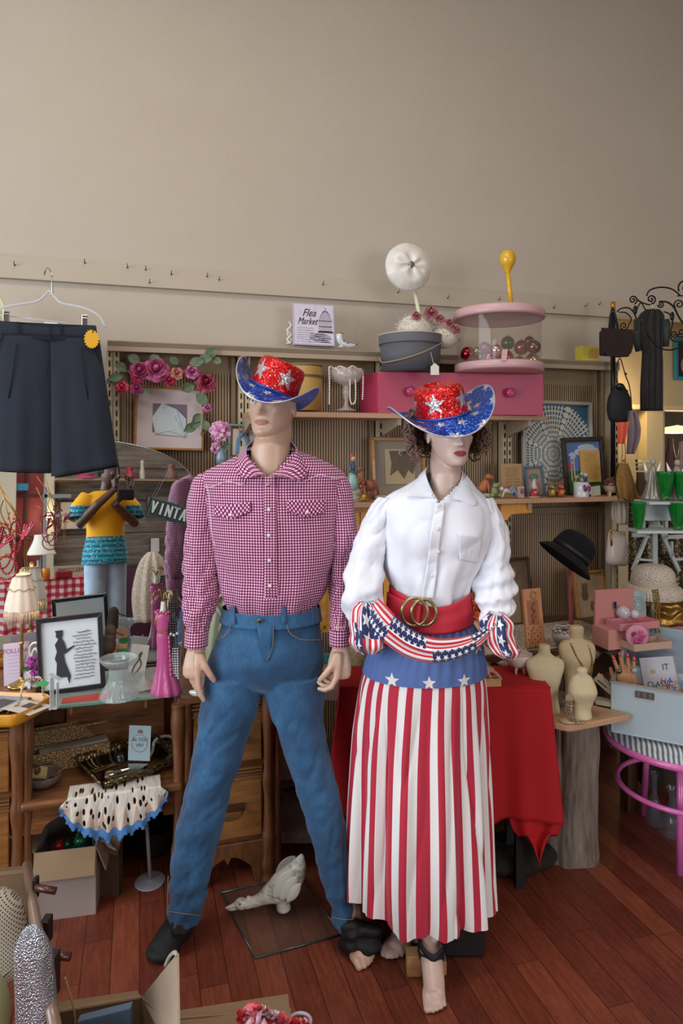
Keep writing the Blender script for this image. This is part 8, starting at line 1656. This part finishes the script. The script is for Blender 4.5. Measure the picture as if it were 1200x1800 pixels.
# base plate of the mannequins and wooden block
b0=fz(652,1650); t=thing('stand_base','dark square metal mannequin base on the floor behind the striped skirt\'s hem','stand',P(748,1660,2.24)); t.location.z=0
b=B(); xa_=P(655,1600,2.3).x-t.location.x; xb_=P(848,1600,2.12).x-t.location.x; b.box(((xa_+xb_)/2,.075,.052),(xb_-xa_,.17,.10)); b.box((xb_-.066,-.03,.052),(.132,.27,.10)); obj('base_plate',b,mat('#1c1a1d',.45,coat=.1),t,bev=.01); b=B(); b.cyl((0,.06,.10),(0,.06,.45),.013,seg=16); obj('rod',b,M_CHROME,t)
c=fz(750,1719); t=thing('heel_block','small raw wooden block propping the female mannequin\'s heel','block',c+V((0,.0,0))); k=c.y/FPX; b=KB(k); b.box((-22,12,20),(26,26,36)); b.box((14,14,14),(42,22,24)); obj('block',b,wood('raw_block','#a3794c','#c49a68','x',6,8),t,bev=.001)
# near cartons along the bottom edge
def quad(b,ps,th=.004): 
    n_=(ps[1]-ps[0]).cross(ps[3]-ps[0]).normalized()*th; b.add([p for p in ps]+[p+n_ for p in ps],[(0,1,2,3),(7,6,5,4),(0,4,5,1),(1,5,6,2),(2,6,7,3),(3,7,4,0)],False)
t=thing('open_carton','open brown carton with a blue grey packet inside at the bottom edge','box',P(190,1830,1.45)); t.location.z=0; o0=t.location
def Q(px,py,d): return P(px,py,d)-o0
zc=P(0,1775,1.45).z
b=B(); quad(b,[Q(97,1762,1.58),Q(241,1741,1.60),Q(247,1752,1.55),Q(97,1778,1.53)]); quad(b,[Q(97,1778,1.53),Q(247,1752,1.55),Q(247,1990,1.62),Q(97,1990,1.60)]); quad(b,[Q(247,1752,1.55),Q(312,1810,1.28),Q(312,2150,1.28),Q(247,1990,1.62)]); quad(b,[Q(97,1990,1.60),Q(247,1990,1.62),Q(312,2150,1.28),Q(60,2150,1.28)]); quad(b,[Q(97,1778,1.53),Q(97,1990,1.6),Q(60,2150,1.28),Q(60,1860,1.28)]); quad(b,[Q(60,1860,1.28),Q(60,2150,1.28),Q(312,2150,1.28),Q(312,1860,1.28)])
mz=min(p.z for p in b.v); b.v=[V((p.x,p.y,max(p.z,.004))) for p in b.v]; obj('box',b,M_CB,t)
b=B(); quad(b,[Q(248,1754,1.55),Q(311,1676,1.36),Q(313,1800,1.28),Q(300,1850,1.28)]); obj('flap',b,mat('#a08c78',.8),t); b=B(); b.tube(spl([Q(291,1697,1.42),Q(298,1682,1.40),Q(307,1674,1.37),Q(311,1680,1.36)],4),.004,8); obj('torn_edge',b,mat('#a09a90',.9),t)
s=thing('blue_packet','blue grey flat packet sticking up in the brown carton','packet',P(185,1810,1.44)); k=1.44/FPX; b=KB(k); b.prism([(-50,-120),(-50,14),(44,38),(47,-120)],0,16); obj('packet',b,mat('#5c7288',.5),s,bev=.002)
s=thing('straw_strand','single curved straw strand sticking out of the brown carton','straw',P(128,1790,1.50)); k=1.5/FPX; b=KB(k); b.tube(spl([(-14,0,72),(-6,0,46),(2,0,14),(4,0,-14),(2,0,-60)],6),[2.4]+[1.8]*24,6); obj('strand',b,mat('#a9885a',.8),s)
t=thing('ribbon_carton','flat open carton holding red and white frilly dress-up pieces','box',P(410,1850,1.40)); t.location.z=0; o0=t.location
b=B(); quad(b,[Q(314,1776,1.50),Q(506,1747,1.56),Q(512,1800,1.42),Q(314,1812,1.38)]); quad(b,[Q(314,1790,1.44),Q(512,1775,1.50),Q(512,2020,1.50),Q(314,2040,1.44)]); quad(b,[Q(314,2040,1.44),Q(512,2020,1.50),Q(560,2200,1.2),Q(314,2200,1.2)])
quad(b,[Q(314,1812,1.38),Q(314,2040,1.44),Q(314,2200,1.2),Q(314,1900,1.2)]); quad(b,[Q(512,1800,1.42),Q(560,1900,1.2),Q(560,2200,1.2),Q(512,2020,1.5)]); b.v=[V((p.x,p.y,max(p.z,.004))) for p in b.v]; obj('box',b,M_CB,t); 
s=thing('frilly_garters','red and white gingham frilly garters spilling out of the flat carton','garters',P(475,1800,1.34)); k=1.34/FPX; b=KB(k); q=random.Random(8)
for i in range(70):
    x=q.uniform(-52,62); z=24-abs(x+30)*.28+q.uniform(-14,8) if x<20 else q.uniform(-16,4); b.m=q.choice((0,0,1,2)); r=q.uniform(5,9); a0_=q.uniform(0,6)
    b.grid(lambda u,v:V((x+(r*(.4+.7*v))*cos(2*pi*u+a0_),q.uniform(0,.01)+-4+r*(.4+.7*v)*sin(2*pi*u+a0_)*.8,z+r*v+1.6*sin(2*pi*u*6)*v)),24,3)
b.m=1; b.sph((-30,0,24),(16,10,14)); b.m=0; b.sph((0,4,-10),(60,12,20))
obj('frills',b,[mat('#b81c28',.6),mat('#c4525c',.6,var=.5,vs=160),mat('#c8b4bc',.6)],s)
s=thing('plastic_ring','white oval plastic ring lying on the red and white frills','ring',P(528,1794,1.36)); b=KB(1.36/FPX); b.loop([(18*cos(a),4*sin(a),10*sin(a)) for a in [2*pi*i/30 for i in range(30)]],3,8); obj('ring',b,mat('#a9aab4',.4),s)
s=thing('pink_rolls','pale pink rolled fabric tubes among the frills','rolls',P(452,1798,1.31)); b=KB(1.31/FPX)
for (x,z,a) in ((-14,0,.7),(2,6,.2),(14,-4,-.5),(-6,-10,1.1)): r_=Ry(a); b.tube([r_@V((0,0,-9))+V((x,0,z)),r_@V((0,0,9))+V((x,0,z))],4.5,12)
obj('rolls',b,mat('#b9909c',.7),s)
# lower left: suitcase-like crate, cushion, sequin bag, hanger rail
t=thing('wooden_crate','open tan wooden crate with cushions at the lower left edge','crate',P(-40,1620,1.7)); t.location.z=0; o0=t.location
b=B(); quad(b,[Q(-160,1540,1.75),Q(38,1522,1.85),Q(46,1530,1.78),Q(-160,1550,1.7)],.006); quad(b,[Q(-160,1550,1.7),Q(46,1530,1.78),Q(52,1700,1.78),Q(-160,1700,1.7)],.006); quad(b,[Q(-160,1920,1.7),Q(60,1920,1.78),Q(60,2300,1.3),Q(-160,2300,1.3)],.006); quad(b,[Q(46,1530,1.78),Q(64,1640,1.50),Q(104,1900,1.22),Q(60,1920,1.78)],.006)
b.v=[V((p.x,p.y,max(p.z,.004))) for p in b.v]; obj('side_panels',b,mat('#7f674c',.7,var=.06,vs=8),t)
s=thing('garment_rail','slanting brown metal rail with wooden pegs at the lower left','rail',P(60,1600,1.6)); k=1.6/FPX; o0=s.location
b=B(); b.tube([Q(47,1520,1.80),Q(58,1590,1.62),Q(70,1655,1.48),Q(88,1760,1.30),Q(102,1830,1.24)],.0115,14); obj('rail',b,mat('#7e6557',.35,coat=.4),s)
for (x0,y0,x1,y1,d) in ((62,1560,98,1566,1.66),(86,1678,124,1682,1.44)): b=B(); b.tube([Q(x0,y0,d),Q(x1,y1,d)],.0085,12); obj('peg',b,mat('#4a2416',.4,coat=.3),s,label='dark wooden peg')
for (q1_,q2_) in ((Q(63,1560,1.67),(.010,.02,.05)),(Q(82,1634,1.55),(.018,.03,.055)),(Q(94,1712,1.41),(.018,.03,.085))): obj('bracket',B().box(q1_,q2_),mat('#2b201c',.4,metal=.4),s,bev=.002)
b=B(); b.tube([Q(60,1640,1.52),Q(64,1900,1.55)],.008,10); obj('post',b,mat('#4a3a30',.5),s)
n=NT('houndstooth_wool',.95); x=n.xyz(n.coord()); a=n.math('GREATER_THAN',n.math('FRACT',n.math('MULTIPLY',n.math('ADD',x[0],x[2]),105)),.5); c_=n.math('GREATER_THAN',n.math('FRACT',n.math('MULTIPLY',n.math('SUBTRACT',x[2],x[0]),105)),.55); n.color(n.mix(n.math('MULTIPLY',a,c_),lin('#a39a88'),lin('#3a3634')))
s=thing('wool_cushion','grey and cream woven wool cushion lying in the crate','cushion',P(-6,1645,1.62)); b=KB(1.62/FPX); R=[]
for i in range(19):
    v=i/18; z=(v-.5)*170; w=58*sqrt(max(0.001,1-(2*v-1)**4)); R.append([V((w*math.copysign(abs(cos(a))**.8,cos(a)),w*.45*sin(a),z)) for a in [2*pi*j/40 for j in range(40)]])
b.T=M.Scale(1.62/FPX,4)@M.Rotation(radians(-14),4,'Y'); b.rings(R); obj('cover',b,n.mat,s); b=B(); b.T=M.Scale(1.62/FPX,4)@M.Rotation(radians(-14),4,'Y'); b.tube([R[i][30]+V((0,-.8,0)) for i in range(1,18)],1.4,6); b.tube([(-50,-20,-46),(0,-30,-58),(52,-12,-40)],1.8,6); obj('piping',b,mat('#8c8470',.9),s)
s=thing('pale_cushion','pale green cushion edge below the wool cushion','cushion',P(-4,1770,1.40)); b=KB(1.4/FPX); b.sph((-16,0,-10),(36,34,70),28,16); obj('cover',b,mat('#9a9c78',.85),s)
n=NT('silver_sequins',.2,.85); co=n.coord(); x=n.xyz(co); v1=n.math('FRACT',n.math('MULTIPLY',x[2],150)); v_=n.vor(300,n.map(co,(1.2,1,1))); n.color(n.mix(v_,lin('#a9bccf'),lin('#eef4fa'))); n.bump(n.math('ADD',v1,v_),1,.004)
s=thing('sequin_clutch','shiny silver sequinned bag hanging on the slanting rail','handbag',P(62,1730,1.30)); k=1.30/FPX; b=KB(k); R=[]
for i in range(25):
    v=i/24; z=100-210*v; w=(10+22*min(1,v*5)**.6+6*v); R.append([V((-6+20*v*.6+w*math.copysign(abs(cos(a))**.9,cos(a)),w*.7*sin(a),z)) for a in [2*pi*j/40 for j in range(40)]])
b.rings(R[::-1]); obj('sequin_body',b,n.mat,s)
# ================================================================ what the round mirror shows of the shop behind the camera
# photographer standing behind the camera
def mz(px,py,y): return mY(px,py,y)
ph=thing('person','person in a yellow and turquoise patterned top and pale jeans photographing the display','person',(-.27,-.28,0)); o0=ph.location.copy()
b=B(); PX=-.27; Y_=-.30
def pr(z,rx,ry,dx=0,dy=0,n=36): return [V((PX+dx+rx*cos(a),Y_+dy+ry*sin(a),z)) for a in [2*pi*j/n for j in range(n)]]
rowsP=[(.86,.165,.13,0,0),(.95,.155,.12,0,0),(1.08,.135,.105,0,0),(1.22,.155,.115,0,0),(1.34,.175,.11,0,0),(1.42,.15,.085,0,0),(1.46,.07,.06,0,0)]
b.rings([pr(*r) for r in smoothrows(rowsP,3)]); b.tube([V((PX,Y_,1.42)),V((PX+.01,Y_+.02,1.54))],[.055,.05],16); b.sph((PX+.02,Y_+.04,1.62),(.075,.095,.115),24,16); b.sph((PX+.02,Y_+.135,1.61),(.014,.018,.02),10,8); b.sph((PX+.02,Y_+.11,1.575),(.03,.02,.012),10,8)
for sg in (-1,1):
    b.tube([V((PX+sg*.16,Y_,1.40)),V((PX+sg*.23,Y_+.03,1.28)),V((PX+sg*.24,Y_+.07,1.16)),V((PX+(.02 if sg>0 else -.12),Y_+.20,1.33)),V((PX+(.15 if sg>0 else .02),Y_+.20,1.46))],[.055,.052,.046,.038,.028],16)
    b.tube([V((PX+sg*.085,Y_,.92)),V((PX+sg*.095,Y_+.01,.5)),V((PX+sg*.10,Y_,.10))],[.088,.062,.045],20); foot(b,V((PX+sg*.10,Y_-.05,0)),V((PX+sg*.12,Y_+.19,0)),.04,ankle=V((PX+sg*.1,Y_,.1)),toes=False)
for (hp_,sd) in ((V((PX+.15,Y_+.20,1.47)),1),(V((PX+.03,Y_+.20,1.47)),-1)): hand(b,hp_,(sd*.15,.0,1),(-sd*.6,.2,0),(-sd,0,0),.9,(.9,.9,1.0,1.0),(.4,.3))
b.v=[p-o0 for p in b.v]; obj('body',fuse(b,'person_body',.006,3),mat('#5a3d33',.5),ph)
n=NT('patterned_top',.8); x=n.xyz(n.coord()); z=n.math('ADD',x[2],0.0); st=n.math('FRACT',n.math('MULTIPLY',x[2],26)); vx=n.vor(60)
band=n.math('MULTIPLY',n.math('LESS_THAN',z,1.22),n.math('GREATER_THAN',z,.80)); band2=n.math('MULTIPLY',n.math('GREATER_THAN',z,1.36),n.math('MULTIPLY',n.math('LESS_THAN',z,1.47),n.math('GREATER_THAN',n.math('ABSOLUTE',x[0]),.145)))
blue=n.mix(n.math('GREATER_THAN',st,.5),lin('#1f9aa8'),lin('#155a78')); blue=n.mix(n.math('LESS_THAN',vx,.25),blue,lin('#bfe0d8')); n.color(n.mix(n.math('MAXIMUM',band,band2),lin('#f0ac12'),blue))
b=B(); rowsT=[(.80,.20,.165,0,0),(.90,.19,.155,0,0),(1.02,.165,.135,0,0),(1.12,.16,.13,0,0),(1.24,.178,.138,0,0),(1.35,.195,.13,0,0),(1.42,.165,.10,0,0),(1.455,.095,.08,0,0)]
b.rings([pr(*r,n=64) for r in smoothrows(rowsT,3)],True,(False,False))
for sg in (-1,1): b.tube([V((PX+sg*.15,Y_,1.40)),V((PX+sg*.225,Y_+.02,1.30)),V((PX+sg*.245,Y_+.05,1.20))],[.075,.08,.085],20,False)
b.v=[p-o0 for p in b.v]; obj('tunic',b,n.mat,ph,label='yellow and turquoise tunic',solid=.003)
b=B()
for sg in (-1,1): b.tube([V((PX+sg*.075,Y_,.93)),V((PX+sg*.09,Y_+.01,.52)),V((PX+sg*.10,Y_,.09))],[.108,.085,.068],24,False)
b.rings([pr(.80,.17,.135),pr(.93,.165,.13)],True,(False,False)); b.v=[p-o0 for p in b.v]; obj('jeans',b,mat('#a9c0d2',.8,var=.1,vs=12),ph,label='pale washed jeans')
b=B(); q=random.Random(1)
for i in range(220):
    a=q.uniform(0,2*pi); u=q.uniform(-.3,1); d=V((sqrt(1-u*u)*cos(a)*.085,sqrt(1-u*u)*sin(a)*.105-.015,u*.125)); p=V((PX+.02,Y_+.03,1.635))+d; 
    if d.y>.05 and d.z<.05: continue
    b.sph(p,.014,6,5)
b.v=[p-o0 for p in b.v]; obj('hair',b,mat('#1c1512',.8),ph)
cm=thing('camera_body','black camera held up by the photographer','camera',(-.03,-.055,1.545)); b=B(); b.box((-.02,0,0),(.13,.05,.085)); obj('housing',b,M_BLK,cm,bev=.006); b=B(); b.cyl((-.0,.012,0),(-.0,.03,0),.03,seg=24); obj('lens',b,M_BLKG,cm)
def tall(p): return V((p.x*.92,p.y,p.z*1.25 if p.z<.8 else 1.0+(p.z-.8)*.9))
for o in ph.children:
    for v in o.data.vertices: v.co=tall(v.co)
ph.location.x+=.13
# gingham table
ty=-1.9; pL=mY(48,1018,ty); pR=mY(158,1018,ty); zt=pL.z; xL,xR=min(pL.x,pR.x),max(pL.x,pR.x); t=thing('display_table','display table under a red and white checked cloth seen in the mirror','table',((xL+xR)/2,ty-.3,0)); W=xR-xL+.5; zt=mY(100,1018,ty).z
b=B(); b.box((-.15,0,zt-.02),(W,.6,.03)); obj('table_top',b,M_OAK,t)
for x in (-.15-W/2+.05,-.15+W/2-.05):
    for y in (-.25,.25): b=B(); b.box((x,y,(zt-.035)/2),(.04,.04,zt-.035)); obj('leg',b,M_OAK,t)
n=NT('red_check_cloth',.8); x=n.xyz(n.coord()); a=n.math('GREATER_THAN',n.math('FRACT',n.math('MULTIPLY',x[0],13)),.5); c_=n.math('GREATER_THAN',n.math('FRACT',n.math('MULTIPLY',n.math('ADD',x[2],x[1]),13)),.5); n.color(n.ramp(n.math('MULTIPLY',n.math('ADD',a,c_),.5),[(0,lin('#e8dcd8')),(.5,lin('#c85060')),(1,lin('#a51228'))]))
b=B(); b.box((-.15,0,zt+.004),(W+.02,.62,.006)); b.grid(lambda u,v:V((-.15-W/2-.01+(W+.02)*u,.315+.012*sin(u*40)*v,zt+.004-.5*v)),60,10); b.grid(lambda u,v:V((-.15+(W/2+.01)*1,.31-.62*u,zt+.004-.5*v)),10,8); b.grid(lambda u,v:V((-.15-(W/2+.01)*1,.31-.62*u,zt+.004-.5*v)),10,8); o=obj('checked_cloth',b,n.mat,None); o.location=t.location; tag(o,'red and white checked tablecloth seen in the mirror','tablecloth')
def mt(name,label,cat,px,py,y=None,z=None):
    y=y if y is not None else ty-.1; p=mY(px,py,y); 
    return thing(name,label,cat,V((p.x,p.y,z if z is not None else p.z))),(p-EYE).length
t_=zt+.008
mk=6.6/FPX*1.0
t,_=mt('shaded_lamp','cream bell shaded lamp reflected in the mirror above the checked cloth','lamp',72,1010,z=t_); b=B(); b.lathe(smoothrows([(0,0),(.06,0),(.05,.02),(.015,.04),(.012,.30)],3),seg=20); obj('stem',b,mat('#6a5a4a',.5),t); b=B(); b.lathe(smoothrows([(.14,.24),(.11,.30),(.075,.38),(.065,.44)],4),seg=32); obj('lamp_shade',b,mat('#ddd6c8',.7,emit=.08),t,solid=.003)
t,_=mt('orange_jar','glass jar of orange drink reflected beside the lamp','jar',73,1020,z=t_); t.location.y+=.2; b=B(); b.lathe([(0,0),(.04,0),(.042,.09),(.035,.11)],seg=20); obj('jar',b,mat('#d8821c',.3,coat=.3),t)
t,_=mt('glass_bottle','pale glass bottle reflected beside the orange jar','bottle',60,1018,z=t_); t.location.y+=.2; b=B(); b.lathe(smoothrows([(0,0),(.035,0),(.035,.09),(.012,.13),(.012,.19)],3),seg=20); obj('bottle',b,mat('#9aa8ae',.2,coat=.5),t)
t,_=mt('red_purse','small red purse on the checked cloth in the mirror','purse',108,1012,z=t_); t.location.y+=.1; b=B(); b.box((0,0,.035),(.16,.06,.07)); obj('purse',b,mat('#8c1c28',.5),t,bev=.01)
t,_=mt('welcome_sign','cream WELCOME board standing on the checked cloth in the mirror','sign',130,1008,z=t_); t.location.y-=.1; b=B(); b.box((0,0,.06),(.36,.015,.11)); obj('board',b,mat('#b8ac94',.7),t); b=B(); me=textmesh('WELCOME',.06,.001); b.add([V((-v.co.x,-v.co.y+.0095,v.co.z+.065)) for v in me.vertices],[tuple(p.vertices) for p in me.polygons],False); obj('lettering',b,mat('#4a3a30',.7),t)
for (px,py,w,h,hx,lb) in ((134,906,50,44,'#b3aa9c','pale framed print on the grey boards, reflected left of the photographer'),(272,958,15,24,'#d3d0cc','small white framed oval print reflected right of the photographer'),(277,888,36,30,'#8a8078','grey shelf print reflected near the mirror\'s right side')):
    p=mY(px,py,Y0+.05); kk=((p-V((0,0,0))).length+5.9)*.5*2/FPX*.92; t=thing('rear_picture',lb,'picture',p); b=B(); b.box((0,0,0),(w*kk,.02,h*kk)); obj('print',b,mat(hx,.7,var=.1,vs=6),t); b=B()
    b.box((0,-.003,0),((w+3)*kk,.02,(h+3)*kk)); obj('frame',b,mat('#3a332e',.6),t)
p0=mY(118,842,Y0+.12); p1=mY(330,842,Y0+.12); zs=p0.z
t=thing('rear_shelf','dark shelf of ornaments on the rear wall seen at the mirror\'s top','shelf',((p0.x+p1.x)/2,Y0+.14,zs)); b=B().box((0,0,-.012),(abs(p1.x-p0.x)+.3,.24,.024)); obj('board',b,mat('#9a8468',.6),t)
for (px,w,h,hx,lb) in ((250,.07,.26,'#c0b8a4','cream china cat reflected on the rear shelf'),(228,.13,.17,'#a02434','red bowl reflected on the rear shelf'),(300,.16,.22,'#7a5a50','brown box reflected on the rear shelf'),(150,.30,.06,'#c04a78','pink cloth roll reflected on the rear shelf'),(190,.08,.20,'#4a5a6a','blue glass jug reflected on the rear shelf')):
    p=mY(px,842,Y0+.14); t=thing('shelf_ornament',lb,'ornament',V((p.x,Y0+.14,zs+.001))); b=B(); b.lathe(smoothrows([(0,0),(w*.45,0),(w*.5,h*.3),(w*.3,h*.65),(w*.35,h*.9),(0,h)],4),seg=20); obj('body',b,mat(hx,.5,var=.15,vs=20),t)
p=mY(38,856,Y0+.12); t=thing('blue_plaque','turquoise plaque on the red door in the mirror','plaque',p); b=B().box((0,0,0),(.14,.02,.08)); obj('plaque',b,mat('#2a7fa0',.5),t)
p=mY(83,908,Y0+.2); t=thing('wall_bulb','glowing warm wall bulb reflected on the cream post','lamp',p); b=B(); b.sph((0,0,0),.035,12,8); obj('bulb',b,mat('#ffc060',.4,emit=8),t); b=B(); b.cyl((0,-.04,-.03),(0,0,-.03),.02,seg=12); obj('holder',b,M_GOLD,t)
lamp('wall_bulb_light',p+V((0,.12,0)),3,(1,.75,.4),.03)
p=mY(80,872,-2.75); t=thing('grey_arm_rack','grey metal display arm rack reflected before the red door','rack',V((p.x,p.y,0))); b=B(); b.box((0,0,p.z/2+.05),(.03,.03,p.z+.1)); b.box((.12,0,p.z),(.30,.03,.04)); b.box((.12,0,p.z-.22),(.26,.03,.03)); obj('rack',b,mat('#8c9296',.5),t); b=B(); b.lathe([(0,0),(.12,0),(.12,.02),(0,.02)],seg=20); obj('base',b,mat('#8c9296',.5),t)
p=mY(268,1080,-1.6); t=thing('lace_shawl','white lace shawl draped on a stand behind the camera, seen in the mirror','shawl',V((p.x,p.y,0))); b=B(); R=[]
for (z,r) in smoothrows([(.35,.17),(.6,.19),(.85,.15),(.98,.10),(1.05,.04)],4): R.append([V((r*cos(a)*(1+.12*sin(9*a)),r*sin(a)*(1+.12*sin(9*a)),z)) for a in [2*pi*j/72 for j in range(72)]])
b.rings(R); obj('lace',b,m_lace(),t); b=B(); b.cyl((0,0,0),(0,0,.4),.025,seg=12); b.lathe([(0,0),(.14,0),(.14,.02),(0,.02)],seg=20); obj('stand',b,M_WAL,t)
p=mY(252,1100,-2.6); t=thing('purple_cabinet','dark plum low cabinet behind the photographer, seen in the mirror','cabinet',V((p.x,p.y,0))); b=B().box((0,0,.45),(.9,.4,.9)); obj('body',b,mat('#4a2a3a',.6),t,bev=.005)
for x in (-.22,.22): d=obj('door',B().box((x,.205,.45),(.42,.02,.8)),mat('#54304a',.6),t,bev=.003); obj('knob',B().sph((x*.2,.225,.5),.012,10,8),M_GOLD,d)
